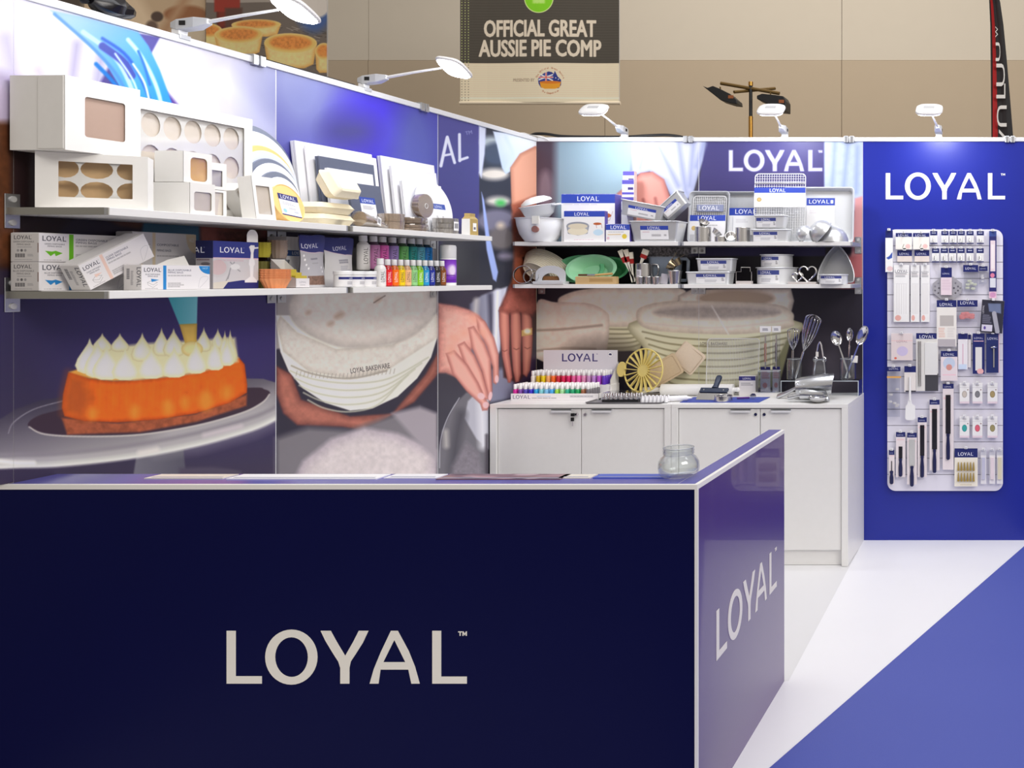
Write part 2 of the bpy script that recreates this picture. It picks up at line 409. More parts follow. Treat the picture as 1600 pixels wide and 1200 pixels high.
# turntable, cake, piped cream, piping bag
K = lambda *p: cv(0, 440, 2.2857, p)
P.poly(K((490, 605), (655, 598), (664, 690), (668, 760), (470, 760), (476, 690)), (112, 110, 122), 3, grad=((210, 0), (290, 0), (84, 82, 96)))
P.poly(ell(340, 745, 42, 13), (72, 64, 84), 4); P.poly(K((640, 665), (760, 660), (860, 675), (870, 760), (640, 760)), (76, 68, 88), 6)
P.poly(K((-900, 640), (-300, 560), (0, 490), (60, 452), (140, 425), (230, 408), (500, 370), (880, 345), (940, 346), (985, 360), (985, 492), (900, 530), (700, 586), (450, 632), (200, 658), (0, 666), (-400, 690), (-900, 700)), (58, 52, 70), 2, grad=((190, 600), (215, 712), (176, 172, 172)))
P.poly(K((560, 500), (900, 420), (985, 400), (985, 492), (900, 530), (700, 586), (560, 600)), (176, 172, 174), 40, alpha=.8)
for y0, c, wd in ((0, (206, 206, 200), 9), (-16, (178, 174, 176), 7), (10, (238, 238, 230), 5), (-34, (140, 134, 142), 6)):
    P.line(K((-900, 690+y0), (-400, 678+y0), (0, 652+y0), (200, 646+y0), (450, 620+y0), (700, 574+y0), (900, 518+y0), (985, 480+y0)), wd, c, 5, sm=True, alpha=.8)
P.line(K((0, 640), (60, 646), (120, 646)), 6, (242, 240, 232), 6); P.line(K((500, 612), (560, 600)), 8, (226, 220, 214), 8); P.line(K((730, 548), (860, 516)), 6, (206, 196, 200), 8)
P.poly(K((100, 515), (128, 482), (222, 455), (500, 400), (880, 378), (945, 384), (964, 400), (930, 432), (860, 466), (700, 510), (500, 542), (300, 548), (160, 540)), (58, 42, 56), 2, sm=True)
P.line(K((30, 540), (50, 500), (120, 455), (225, 425)), 1.2, (150, 146, 156), 2, sm=True)
P.line(K((104, 518), (160, 544), (300, 552), (500, 546), (700, 514), (860, 470), (934, 434), (962, 402)), 2.2, (196, 190, 184), 2, sm=True)
P.poly(K((220, 486), (420, 505), (700, 472), (882, 402), (880, 442), (700, 500), (500, 536), (240, 545)), (160, 84, 54), 4, noise=.2, ns=7)
cake = K((243, 325), (225, 400), (221, 450), (230, 480), (300, 497), (420, 502), (560, 492), (700, 470), (820, 432), (882, 396), (883, 370), (874, 295), (855, 272), (760, 308), (640, 335), (480, 352), (400, 355), (320, 346), (262, 322))
P.poly(cake, (232, 104, 22), 2, edge=(186, 70, 16), ew=8, noise=.07, ns=9)
for k in range(26):
    x = 262+k*24; P.line(K((x, 355+4*math.sin(k)), (x-4, 480-k*3)), 2.2, (206, 84, 18) if k % 2 else (240, 124, 36), 5, alpha=.35)
P.poly(K((243, 325), (225, 400), (224, 470), (300, 490), (330, 420), (300, 345)), (166, 78, 34), 22, alpha=.7)
for x, y, r in ((735, 425, 26), (600, 450, 20), (810, 395, 18), (330, 470, 16), (480, 465, 18), (660, 430, 14)): P.poly(ell(x/2.2857, 440+y/2.2857, r/2.2857, r*1.4/2.2857), (238, 146, 52), 12, alpha=.75)
P.poly(K((246, 322), (320, 345), (400, 354), (480, 351), (640, 334), (760, 307), (855, 272), (840, 262), (600, 300), (300, 305)), (226, 160, 70), 3)
def drop(cx, ty, by, wd, base=(255, 250, 218), edge=(222, 218, 172)):
    h = by-ty; p = [(cx, ty), (cx+wd*.07, ty+h*.16), (cx+wd*.22, ty+h*.34), (cx+wd*.42, ty+h*.58), (cx+wd*.5, ty+h*.76), (cx+wd*.42, ty+h*.93), (cx+wd*.2, by), (cx-wd*.2, by), (cx-wd*.42, ty+h*.93), (cx-wd*.5, ty+h*.76), (cx-wd*.42, ty+h*.58), (cx-wd*.22, ty+h*.34), (cx-wd*.07, ty+h*.16)]
    P.poly(K(*p), base, 1.4, edge=edge, ew=8)
    P.poly(ell((cx-wd*.12)/2.2857, 440+(ty+h*.62)/2.2857, wd*.17/2.2857, h*.2/2.2857), (250, 247, 226), 9, alpha=.8)
P.poly(K((270, 300), (330, 240), (520, 220), (840, 200), (850, 285), (700, 326), (480, 350), (320, 336)), (226, 220, 176), 6)
for q in ((365, 183, 250, 72), (428, 183, 250, 68), (508, 181, 285, 82), (577, 164, 265, 64), (728, 162, 250, 54), (778, 166, 240, 44), (620, 165, 268, 78), (803, 174, 270, 40), (822, 172, 292, 52)): drop(*q, base=(246, 242, 204), edge=(204, 198, 150))
P.poly(K((598, 50), (706, 50), (703, 150), (640, 153)), (70, 172, 186), 1.6, grad=((262, 0), (308, 0), (128, 204, 216)))
P.poly(K((640, 152), (704, 149), (702, 222), (662, 224)), (222, 186, 92), 1.6, edge=(196, 160, 70), ew=7)
P.poly(ell(686/2.2857, 440+240/2.2857, 17, 12), (236, 222, 160), 2, edge=(206, 186, 116), ew=8)
for q in ((320, 200, 328, 104), (348, 208, 342, 96), (380, 224, 350, 102), (447, 234, 351, 96), (540, 232, 346, 96), (622, 230, 342, 88), (700, 214, 328, 78), (768, 204, 316, 66), (812, 196, 300, 52)): drop(*q)
# -- dough panel
P.poly(box(431.5, -200, 684.5, 1500), (48, 44, 60), 1)
P.poly(box(431.5, -200, 684.5, 340), (72, 70, 150), 1, grad=((431, 0), (640, 0), (58, 52, 150)))
P.poly(ell(470, 130, 70, 90), (118, 124, 178), 90); P.poly(ell(585, 195, 60, 60), (64, 52, 186), 60); P.poly(ell(650, 240, 40, 80), (78, 84, 158), 50)  # pale ellipse at the left is lamp glare drawn into the print
P.poly(ell(545, 205, 40, 26), (64, 62, 120), 46); P.poly(box(431.5, 320, 684.5, 420), (58, 52, 70), 30)
Q = lambda *p: cv(0, 440, 2.2857, p)
P.poly(Q((985, -120), (1562, -120), (1562, 200), (985, 240)), (166, 160, 158), 4)
P.poly(Q((985, 300), (1040, 330), (1075, 420), (1250, 480), (1400, 470), (1520, 330), (1565, 250), (1565, 330), (1480, 430), (1360, 500), (1290, 530), (1220, 518), (1060, 512), (1010, 470), (985, 400)), (176, 108, 92), 4, edge=(112, 62, 58), ew=12, noise=.1, ns=8)
P.poly(Q((985, 560), (1100, 520), (1250, 530), (1420, 470), (1500, 448), (1562, 480), (1562, 760), (985, 760)), (120, 116, 122), 12)
P.poly(Q((1020, 760), (1080, 640), (1180, 560), (1300, 520), (1420, 540), (1562, 600), (1562, 760)), (212, 202, 202), 8, edge=(176, 164, 174), ew=26, noise=.06, ns=6)
P.poly(Q((1400, 470), (1500, 448), (1562, 470), (1562, 640), (1480, 560)), (160, 152, 160), 8)
bowl = Q((990, 180), (1000, 250), (1030, 320), (1080, 380), (1160, 432), (1250, 460), (1330, 452), (1420, 410), (1490, 345), (1540, 270), (1565, 190), (1565, 120), (985, 120))
P.poly(bowl, (246, 245, 232), 2, grad=((470, 560), (640, 640), (220, 218, 210)))
for k in range(5):
    o = 26*k; P.line(Q((1035+k*16, 318+o), (1120+k*10, 348+o*1.0), (1250, 362+o*.98), (1390-k*10, 345+o*.9), (1530-k*24, 270+o*.8)), 2.0, (190, 190, 170), 2.5, sm=True)
P.poly(Q((985, 150), (1010, 250), (1100, 320), (1250, 345), (1380, 318), (1562, 200), (1562, 110), (1400, 225), (1200, 240), (1060, 180), (1000, 120)), (224, 217, 207), 3, edge=(198, 190, 178), ew=8, noise=.06, ns=5)
P.line(Q((1040, 300), (1120, 330), (1250, 345), (1380, 318)), 2, (150, 140, 128), 3, sm=True)
for k in range(26):
    x = 1060+k*14; P.line(Q((x, 318+10*math.sin(k*.16)), (x-4, 335+10*math.sin(k*.16))), .9, (164, 156, 146), 1)
P.poly(Q((1030, 90), (1060, 30), (1150, -40), (1400, -60), (1540, 20), (1555, 110), (1480, 190), (1380, 226), (1230, 236), (1120, 200), (1050, 150)), (226, 217, 208), 5, edge=(188, 180, 172), ew=20, noise=.05, ns=7, sm=True)
for x, y, r in ((1210, 120, 16), (1180, 150, 10), (1350, 65, 10), (1100, 110, 8)): P.poly(ell(x/2.2857, 440+y/2.2857, r/2, r/4, -25), (176, 140, 112), 8, alpha=.6)
P.line(Q((1335, 75), (1355, 62), (1375, 50)), 1.4, (120, 104, 96), 2)
P.text('LOYAL BAKEWARE', 548, 583, 7.5, (58, 52, 52), fit=62, ang=-8)
# -- pastry chef panel (goes round the corner)
P.poly(box(684.5, -200, 850, 1500), (52, 50, 62), 1)
P.poly(box(684.5, -200, 749, 390), (70, 68, 132), 3, grad=((0, 190), (0, 400), (58, 56, 112)))
P.poly(box(684.5, 360, 770, 450), (48, 48, 56), 24); P.poly(ell(705, 405, 24, 30), (62, 62, 68), 24)
P.poly(box(749, 180, 850, 470), (44, 46, 58), 2)
for x, y, rx, ry, c in ((766, 222, 16, 9, (160, 170, 176)), (772, 272, 22, 9, (206, 200, 190)), (778, 314, 18, 7, (196, 192, 184)), (782, 317, 7, 5, (60, 170, 80)), (776, 345, 30, 18, (112, 110, 130)), (784, 372, 22, 18, (104, 98, 100)), (776, 240, 22, 18, (60, 70, 90)), (790, 400, 12, 6, (120, 114, 132)), (782, 352, 6, 5, (190, 176, 160))): P.poly(ell(x, y, rx, ry), c, 9)
P.poly(V((748, 196), (759, 200), (757, 240), (752, 278), (748, 270)), (198, 204, 234), 3)
P.poly(V((752, 300), (756, 312), (764, 365), (778, 425), (775, 440), (770, 436), (760, 390)), (150, 168, 226), 2.5)
P.poly(V((770, 205), (850, 214), (850, 260), (812, 246), (798, 262), (797, 268), (790, 272), (784, 262), (776, 226)), (214, 220, 238), 2.5, grad=((830, 225), (785, 268), (170, 186, 206)))
P.line(V((790, 215), (800, 240), (792, 265)), 5, (186, 200, 216), 6, sm=True)
P.poly(V((797, 262), (812, 240), (836, 228), (852, 232), (852, 330), (828, 345), (806, 350), (799, 320)), (206, 150, 126), 2.5, edge=(170, 112, 90), ew=8)
P.poly(V((799, 320), (850, 300), (850, 480), (798, 480), (803, 400)), (150, 82, 62), 6, noise=.15, ns=5); P.poly(V((796, 450), (850, 450), (850, 420), (815, 400)), (168, 92, 62), 8)
P.poly(V((816, 402), (834, 398), (838, 408), (818, 410)), (40, 24, 26), 3)
AL = (204, 208, 232)
P.line(V((688.5, 259), (698, 216)), 5, AL, 1.6); P.line(V((698.5, 214), (710, 254)), 4.6, AL, 1.6); P.line(V((692, 243), (706, 240.5)), 3.6, AL, 1.6)
P.line(V((717.5, 210), (718, 251)), 4.6, AL, 1.6); P.line(V((718, 250), (730, 246)), 4.2, AL, 1.6); P.text('TM', 727.5, 211, 5.5, (150, 154, 200), ang=-12)
# metal work and hands in the lower half
H = lambda *p: cv(680, 440, 3.75, p)
P.poly(box(684.5, 452, 850, 1200), (52, 48, 62), 3)
P.poly(H((200, 130), (270, 80), (350, 50), (420, 30), (380, 400), (330, 520), (200, 560)), (92, 92, 112), 4, grad=((733, 0), (790, 0), (196, 198, 216)))
P.line(H((240, 110), (225, 300)), 7, (184, 178, 178), 9); P.line(H((320, 80), (330, 300)), 6, (48, 46, 66), 9); P.line(H((365, 60), (352, 400)), 8, (226, 228, 242), 8)
P.poly(H((15, 520), (200, 560), (420, 420), (430, 700), (15, 900)), (58, 56, 68), 5)
P.poly(H((330, 520), (430, 500), (600, 460), (600, 640), (430, 690), (320, 710)), (122, 124, 146), 8); P.poly(H((440, 480), (600, 420), (600, 640), (470, 690)), (60, 44, 70), 10)
P.poly(H((15, 1130), (20, 1000), (50, 850), (110, 720), (180, 650), (310, 640), (312, 1200), (15, 1200)), (106, 104, 112), 3)
P.poly(H((170, 800), (190, 700), (240, 650), (312, 640), (312, 980), (240, 920)), (176, 176, 188), 3); P.line(H((270, 700), (280, 960)), 12, (214, 214, 222), 12)
P.line(H((150, 780), (120, 950), (100, 1120)), 14, (72, 70, 80), 16, sm=True); P.line(H((60, 880), (64, 960)), 7, (176, 172, 170), 9); P.line(H((300, 900), (300, 1200)), 4, (84, 78, 88), 5)
P.poly(H((80, 1200), (100, 1080), (180, 940), (250, 1000), (300, 1200)), (124, 118, 128), 10, noise=.1, ns=4); P.line(H((24, 1090), (30, 930), (70, 800), (140, 680)), 1.2, (180, 180, 190), 1.5, sm=True)
SK, SE = (228, 168, 154), (166, 98, 92)
P.poly(H((372, 170), (380, 150), (440, 30), (600, 10), (600, 240), (580, 300), (560, 420), (540, 520), (500, 580), (470, 590), (400, 560)), (60, 34, 36), 4)
for pts in (((376, 150), (400, 140), (432, 170), (436, 300), (434, 420), (452, 560), (440, 592), (425, 590), (392, 440), (374, 260)), ((442, 150), (480, 130), (500, 200), (505, 320), (500, 420), (502, 540), (490, 585), (470, 590), (455, 520), (446, 400), (440, 260)), ((505, 170), (540, 150), (566, 220), (570, 330), (566, 420), (555, 520), (535, 560), (512, 540), (510, 400), (506, 280))): P.poly(H(*pts), (204, 134, 118), 2.5, edge=(140, 74, 70), ew=7)
P.poly(H((376, 170), (400, 100), (440, 20), (600, 5), (600, 160), (570, 200), (540, 190), (480, 180), (430, 190)), (164, 92, 80), 6, edge=(120, 60, 54), ew=10, noise=.1, ns=4)
P.poly(H((505, 285), (568, 270), (568, 310), (506, 320)), (196, 160, 96), 1.5); P.poly(ell(680+540/3.75, 440+290/3.75, 5, 4), (250, 240, 214), 4)
for x, y in ((405, 400), (475, 390), (540, 385)): P.line(H((x-16, y), (x, y+8), (x+16, y)), 1, (120, 64, 58), 2)
P.poly(H((15, 125), (120, 140), (200, 165), (260, 200), (300, 250), (200, 420), (120, 560), (60, 535), (15, 535)), SK, 4, edge=(176, 112, 104), ew=14, noise=.07, ns=5)
fin = (((235, 195), (290, 230), (345, 330), (372, 430), (372, 560), (355, 602), (338, 590), (335, 500), (300, 380), (250, 280)), ((190, 270), (225, 260), (290, 360), (325, 450), (334, 640), (320, 700), (300, 640), (270, 520), (215, 390)), ((130, 370), (170, 350), (230, 430), (275, 530), (305, 640), (312, 690), (280, 690), (240, 600), (170, 480)), ((60, 420), (110, 400), (190, 490), (250, 590), (290, 680), (318, 720), (305, 752), (275, 755), (262, 715), (180, 640), (100, 540)))
for pts in fin: P.poly(H(*pts), SK, 2.5, edge=SE, ew=7)
for x, y, rx, ry, a in ((268, 670, 6, 5, 30), (360, 570, 3, 6, 0), (322, 670, 3, 7, 10), (296, 722, 5, 5, 40)): P.poly(ell(680+x/3.75, 440+y/3.75, rx, ry, a), (228, 184, 186), 2)
for x, y in ((225, 215), (165, 300), (110, 330), (280, 300), (90, 400)): P.poly(ell(680+x/3.75, 440+y/3.75, 7, 7), (224, 160, 140), 9, alpha=.7)
LEFT_IM = P.im
# ---------------------------------------------------------------- back wall mural
xx = XL+(np.arange(int((XE-XL)*RES))+0.5)/RES; gx, gz = np.meshgrid(xx, zz)
P = Paint(PX0+255*gx, PY0-255*(gz-EYE), (40, 36, 46))
P.poly(box(830, 200, 1360, 460), (58, 54, 64), 1); P.poly(box(800, 215, 885, 390), (66, 54, 66), 14); P.poly(ell(852, 300, 12, 34), (110, 96, 108), 12)
P.poly(V((868, 180), (1000, 180), (985, 300), (960, 390), (866, 390)), (120, 142, 156), 14, grad=((870, 0), (990, 0), (142, 166, 176)))
P.poly(box(800, 385, 1360, 470), (40, 37, 44), 12)
P.poly(V((1104, 200), (1290, 200), (1290, 400), (1076, 400), (1090, 300)), (66, 62, 112), 3, grad=((0, 220), (0, 320), (56, 50, 94)))
P.poly(V((988, 200), (1106, 200), (1098, 250), (1084, 300), (1060, 330), (1052, 315), (1038, 285), (1015, 268), (988, 275), (985, 240)), (190, 194, 216), 3, edge=(142, 150, 184), ew=12)
for a, b in (((1060, 220), (1072, 300)), ((1084, 225), (1078, 290)), ((1030, 230), (1060, 290)), ((1010, 225), (1000, 262)), ((1100, 225), (1088, 260))): P.line(V(a, b), 5, (140, 148, 184), 9)
P.poly(V((1288, 200), (1349, 200), (1349, 320), (1336, 330), (1320, 310), (1300, 330), (1288, 330)), (166, 178, 204), 3, noise=.05, ns=9)
for a, b in (((1305, 220), (1300, 300)), ((1325, 225), (1318, 300)), ((1340, 230), (1338, 300))): P.line(V(a, b), 5, (134, 148, 180), 8)
P.poly(V((1336, 310), (1349, 306), (1349, 470), (1338, 440), (1330, 400)), (196, 140, 140), 4); P.poly(V((1326, 400), (1349, 395), (1349, 480), (1320, 480), (1312, 440)), (170, 96, 98), 8); P.poly(box(1306, 440, 1349, 500), (116, 66, 72), 22)
P.poly(V((1001, 270), (1020, 268), (1038, 280), (1048, 310), (1052, 335), (1020, 350), (990, 352), (968, 348), (962, 320), (964, 302), (985, 285)), (204, 144, 134), 3, edge=(160, 98, 92), ew=10)
for a, b in (((986, 300), (990, 350)), ((1005, 312), (1012, 345)), ((1024, 310), (1030, 345))): P.line(V(a, b), 3.5, (148, 86, 82), 5)
P.logo(1139, 267, 32, (238, 240, 252), soft=3.0); P.poly(box(800, 380, 1360, 470), (40, 37, 44), 1, alpha=0)
P.poly(ell(1045, 392, 40, 14), (150, 146, 152), 14, noise=.6, ns=2)
# proofing baskets
P.poly(box(800, 452, 1352, 900), (38, 34, 44), 1)
P.poly(ell(1290, 590, 40, 60), (96, 90, 100), 50, alpha=.7); P.poly(ell(1240, 640, 40, 40), (110, 106, 112), 40, alpha=.5)
LN, LE = (236, 226, 211), (198, 186, 168)  # basket tones lightened to make up for the shade under the shelves
def basket(outline, lin_, coils, cc=(216, 213, 182)):
    P.poly(V(*outline), cc, 2, edge=(160, 156, 124), ew=14, sm=True)
    for c in coils: P.line(V(*c), 2.2, (140, 136, 106), 2.5, sm=True)
    P.poly(V(*lin_), LN, 2.5, edge=LE, ew=12, noise=.06, ns=8, sm=True)
basket(((870, 480), (1000, 500), (1000, 545), (985, 548), (945, 548), (870, 540)), ((872, 478), (878, 462), (930, 450), (1060, 450), (1060, 470), (1000, 505), (952, 510), (880, 500)), [((950, 514+k*7.5), (985, 514+k*7), (1004, 508+k*7)) for k in range(5)])
P.poly(V((838, 474), (868, 472), (920, 474), (946, 486), (952, 500), (948, 545), (930, 560), (838, 560)), (232, 220, 206), 2, edge=(202, 190, 174), ew=8, noise=.06, ns=8, sm=True); P.line(V((838, 516), (880, 514), (940, 508)), 3, (154, 140, 126), 4, sm=True); P.line(V((838, 548), (880, 544), (930, 545)), 3, (166, 152, 138), 4, sm=True)
P.poly(V((1060, 462), (1080, 452), (1236, 450), (1241, 470), (1236, 490), (1210, 500), (1060, 480)), LN, 2.5, edge=(166, 154, 140), ew=10, noise=.08, ns=8)
P.poly(ell(1150, 466, 60, 14), (180, 160, 138), 8)
basket(((996, 500), (1240, 500), (1232, 540), (1215, 590), (1190, 605), (1060, 610), (1020, 580), (1006, 545)), ((994, 492), (1006, 478), (1060, 470), (1200, 474), (1236, 486), (1240, 500), (1232, 512), (1150, 522), (1040, 518), (1004, 510)), [((1004+k*5, 518+k*10), (1060, 528+k*10.5), (1150, 530+k*10.5), (1234-k*5, 518+k*10)) for k in range(8)], (226, 224, 196))
P.poly(ell(1120, 488, 100, 10), (176, 166, 158), 8, noise=.08, ns=6); P.line(V((1010, 505), (1120, 512), (1232, 500)), 2.5, (214, 206, 196), 4, sm=True)
P.line(V((1112, 478), (1138, 522)), 1.6, (236, 232, 226), 3); P.text('LOYAL BAKEWARE', 1094, 539, 4.5, (80, 74, 66), fit=42)
P.poly(V((1195, 600), (1230, 530), (1236, 530), (1215, 610)), (140, 140, 108), 3); P.poly(ell(940, 560, 60, 30), (70, 62, 60), 30, alpha=.6)
BACK_IM = P.im
GAIN = 1.22
def lift(im, g=GAIN): return srgb(np.clip(lin(im)*g, 0, 0.9))*255
M_LEFT = printed('mural_print_left', lift(LEFT_IM), 0.42, spec=0.3)
M_BACK = printed('mural_print_back', lift(BACK_IM), 0.42, spec=0.3)
M_BLUE = mat('blue_print', (27, 40, 146), 0.36, grain=0.04, gscale=6)
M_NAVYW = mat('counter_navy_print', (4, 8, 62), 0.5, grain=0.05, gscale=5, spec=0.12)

# ================================================================ the setting
def struct(o): o['kind'] = 'structure'; return o
wl = struct(thing('wall_left', None, None, (XL, 4.2, 0)))
edges = [Y0L, 2.767, 3.735, 4.765, YB]
g = 0.0016
for a, b in zip(edges[:-1], edges[1:]):
    m = MB(); u0, u1 = (a-Y0L)/(YB-Y0L), (b-Y0L)/(YB-Y0L)
    zb = 0.0 if a > Y0L else 1.0045; vb = zb/ZT
    g = 0.0016 if a > 2.77 else 0.0003
    m.quad([(0, a-4.2+g, zb), (0, b-4.2-(g if b < YB else 0), zb), (0, b-4.2-(g if b < YB else 0), ZT), (0, a-4.2+g, ZT)], M_LEFT, [(u0, vb), (u1, vb), (u1, 1), (u0, 1)])
    m.box(-0.018, a-4.2+g, zb, -0.0005, b-4.2-g, ZT, WHITE); m.build('panel', wl)
m = MB(); m.box(-0.035, Y0L-4.2, ZT, 0.008, YB-4.2, ZT+0.026, PALU); m.build('top_rail', wl, bevel=0.003)
for b in edges[2:-1]:
    m = MB(); m.box(-0.02, b-4.2-0.0016, 0, 0.0006, b-4.2+0.0016, ZT, PALU); m.build('joint_strip', wl)
wb = struct(thing('wall_back', None, None, (-1.0, YB, 0)))
for a, b, mm in ((XL, -2.0, M_BACK), (-2.0, XE, M_BACK), (XE, -0.003, M_BLUE), (-0.003, 0.99, M_BLUE)):
    m = MB(); u0, u1 = (a-XL)/(XE-XL), (b-XL)/(XE-XL); h = 0.0012
    m.quad([(a+1+h, 0, 0), (b+1-h, 0, 0), (b+1-h, 0, ZT), (a+1+h, 0, ZT)], mm, [(u0, 0), (u1, 0), (u1, 1), (u0, 1)])
    m.box(a+1+h, 0.0005, 0, b+1-h, 0.018, ZT, WHITE); m.build('panel', wb)
m = MB(); m.box(XL+1+0.009, -0.008, ZT, 1.99, 0.060, ZT+0.026, PALU); m.build('top_rail', wb, bevel=0.003)
for b in (-2.0, XE, -0.003):
    m = MB(); m.box(b+1-0.0012, -0.001, 0, b+1+0.0012, 0.018, ZT, PALU); m.build('joint_strip', wb)
logo_objs(wb, mat('white_vinyl', (240, 240, 242), 0.4), 41/255, 0.0015, ((1384-PX0)/255+1, -0.0005, EYE-(311.5-PY0)/255))
# rail clips (one thing each)
def clip(p, rz, lab):
    t = thing('rail_clip', lab, 'clip', p, rz, 'metal clips on the top rails')
    m = MB(); m.box(-0.03, -0.016, -0.03, -0.004, 0.04, 0.012, ALU); m.build('jaw', t, bevel=0.003)
    m = MB(); m.box(0.004, -0.016, -0.03, 0.03, 0.04, 0.012, ALU); m.build('jaw', t, bevel=0.003)
    m = MB(); m.cyl((-0.034, 0.005, 0.004), (0.034, 0.005, 0.004), 0.005, STEEL, 8); m.build('pin', t)
for px, lab in ((400, 'shiny metal clip on the slanting left wall rail below the hanging pie picture'), (660, 'small metal clip on the left wall rail beyond the second lamp')):
    p = PX(px, 100, XL); clip((XL, p.y, ZT+0.022), math.pi/2, lab)
for px, lab in ((1076, 'metal clip on the back wall rail left of the brass light pole'), (1327, 'metal clip on the back wall rail above the blue panel edge'), (1578, 'metal clip on the back wall rail under the feather flag')):
    clip(((px-PX0)/255, YB, ZT+0.022), 0, lab)
# floor: inner vinyl, outer vinyl, blue carpet
fl = struct(thing('floor', None, None, (0, 4, 0)))
VIN = mat('white_vinyl_floor', (226, 226, 228), 0.38, grain=0.02, gscale=3); VIN2 = mat('white_floor_mat', (242, 242, 246), 0.42, grain=0.015, gscale=3)
def slab(pts, z0, z1, m, name, parent=None, base=(0, 0, 0)):
    b = MB(); a = [b.addv((x-base[0], y-base[1], z0-base[2])) for x, y in pts]; c = [b.addv((x-base[0], y-base[1], z1-base[2])) for x, y in pts]
    b.face(c, m); b.face(a[::-1], m)
    for i in range(len(pts)): j = (i+1) % len(pts); b.face([a[i], a[j], c[j], c[i]], m)
    return b.build(name, parent)
q0, q1 = PZ(1231, 1066, 0), PZ(1330, 880, 0); d = (q1-q0); e0 = q0-d*((q0.y-1.2)/d.y); e1 = q0+d*((5.74-q0.y)/d.y)
slab([(-3.1, 1.2), (-0.975, 1.2), (-0.975, 3.72), (q0.x, 3.73), (e1.x, 5.74), (-3.1, 5.74)], -0.02, -0.002, VIN, 'vinyl_sheet', fl, (0, 4, 0))
slab([(-0.975, 1.2), (3.5, 1.2), (3.5, 5.74), (e1.x, 5.74), (q0.x, 3.73), (-0.975, 3.72)], -0.02, 0.0, VIN2, 'vinyl_sheet', fl, (0, 4, 0))
slab([(-20, -4), (20, -4), (20, 14.2), (-20, 14.2)], -0.06, -0.021, mat('hall_floor_grey', (120, 112, 104), 0.5, grain=0.1), 'hall_floor', fl, (0, 4, 0))
c0, c1 = PZ(1205, 1200, 0), PZ(1600, 855, 0); d = c1-c0; k0 = c0-d*((c0.y-1.2)/d.y); k1 = c0+d*((5.70-c0.y)/d.y)
CARP = mat('blue_carpet_pile', (80, 92, 174), 0.55, grain=0.08, gscale=350, bump=0.25, spec=0.5)
cp = slab([(k0.x, 1.2), (3.4, 1.2), (3.4, 5.70), (k1.x, 5.70)], 0.0002, 0.006, CARP, 'carpet')
tag(cp, 'blue carpet cut on a diagonal beside the white floor', 'carpet')
# hall wall behind
YH = 14.0
wh = struct(thing('wall_rear', None, None, (0, YH, 0)))
ZS = PY(0, 94, YH).z
UP = mat('hall_wall_pale', (208, 199, 184), 0.8, grain=0.02, gscale=4); LO = mat('hall_wall_tan', (188, 172, 150), 0.8, grain=0.02, gscale=4)
sx = [-17.0]+[PY(px, 0, YH).x for px in (205, 575, 945, 1315, 1685)]+[6.0]
for a, b in zip(sx[:-1], sx[1:]):
    m = MB(); m.box(a+0.004, 0, -0.02, b-0.004, 0.1, ZS-0.003, LO); m.build('panel', wh)
    m = MB(); m.box(a+0.004, 0.012, ZS+0.003, b-0.004, 0.1, 8.0, UP); m.build('panel', wh)
m = MB(); m.box(-17, 0.1, -0.02, 6, 0.2, 8.0, mat('hall_wall_joint', (120, 104, 86), 0.9)); m.build('backing', wh)
# ================================================================ front counter
CT, CX, CY0, CY1 = 1.003, -0.962, 2.7414, 3.730
t = thing('counter', 'low L-shaped navy counter with white word marks in front of the booth', 'counter', (-1.9, CY0, 0))
ox, oy = -1.9, CY0
NG = mat('counter_navy_reflection_tint', (74, 44, 112), 0.32, grain=0.04, gscale=5, spec=1.0, coat=0.35)  # navy side panel, with the purple of its reflections mixed into the base colour
TOPM = mat('counter_top_blue', (98, 96, 170), 0.22)
TRIM = mat('white_edge_trim', (238, 236, 232), 0.4)
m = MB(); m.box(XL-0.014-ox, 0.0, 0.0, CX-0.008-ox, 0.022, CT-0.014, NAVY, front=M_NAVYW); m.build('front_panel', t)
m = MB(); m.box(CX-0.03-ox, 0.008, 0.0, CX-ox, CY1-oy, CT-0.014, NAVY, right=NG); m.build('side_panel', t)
m = MB(); m.box(CX-0.055-ox, 0.03, 0.0, CX-0.03-ox, CY1-oy, CT-0.014, WHITE); m.build('inner_panel', t)
m = MB(); m.box(XL+0.001-ox, 0.012, CT-0.014, CX-0.062-ox, 0.150, CT, WHITE, top=TOPM); m.build('front_ledge', t)
m = MB(); m.box(CX-0.061-ox, 0.012, CT-0.014, CX-0.011-ox, CY1-oy, CT, WHITE, top=TOPM); m.build('side_ledge', t)
m = MB(); m.box(XL-0.014-ox, -0.001, CT-0.014, CX-ox, 0.011, CT, TRIM); m.build('edge_trim', t)
m = MB(); m.box(CX-0.0105-ox, 0.011, CT-0.014, CX+0.001-ox, CY1-oy, CT, TRIM); m.build('edge_trim', t)
m = MB(); m.box(CX-0.008-ox, -0.001, 0.0, CX+0.001-ox, 0.008, CT-0.014, TRIM); m.build('corner_trim', t)
VINYL = mat('cream_vinyl_letters', (240, 236, 228), 0.5)
p = PY(354.5, 1068, CY0); h = 82.5*CY0/F
logo_objs(t, VINYL, h, 0.0012, (p.x-ox, 0, p.z))
p = PX(1119, 1033, CX)
logo_objs(t, VINYL, h, 0.0012, (CX-ox, p.y-oy, p.z), math.pi/2)
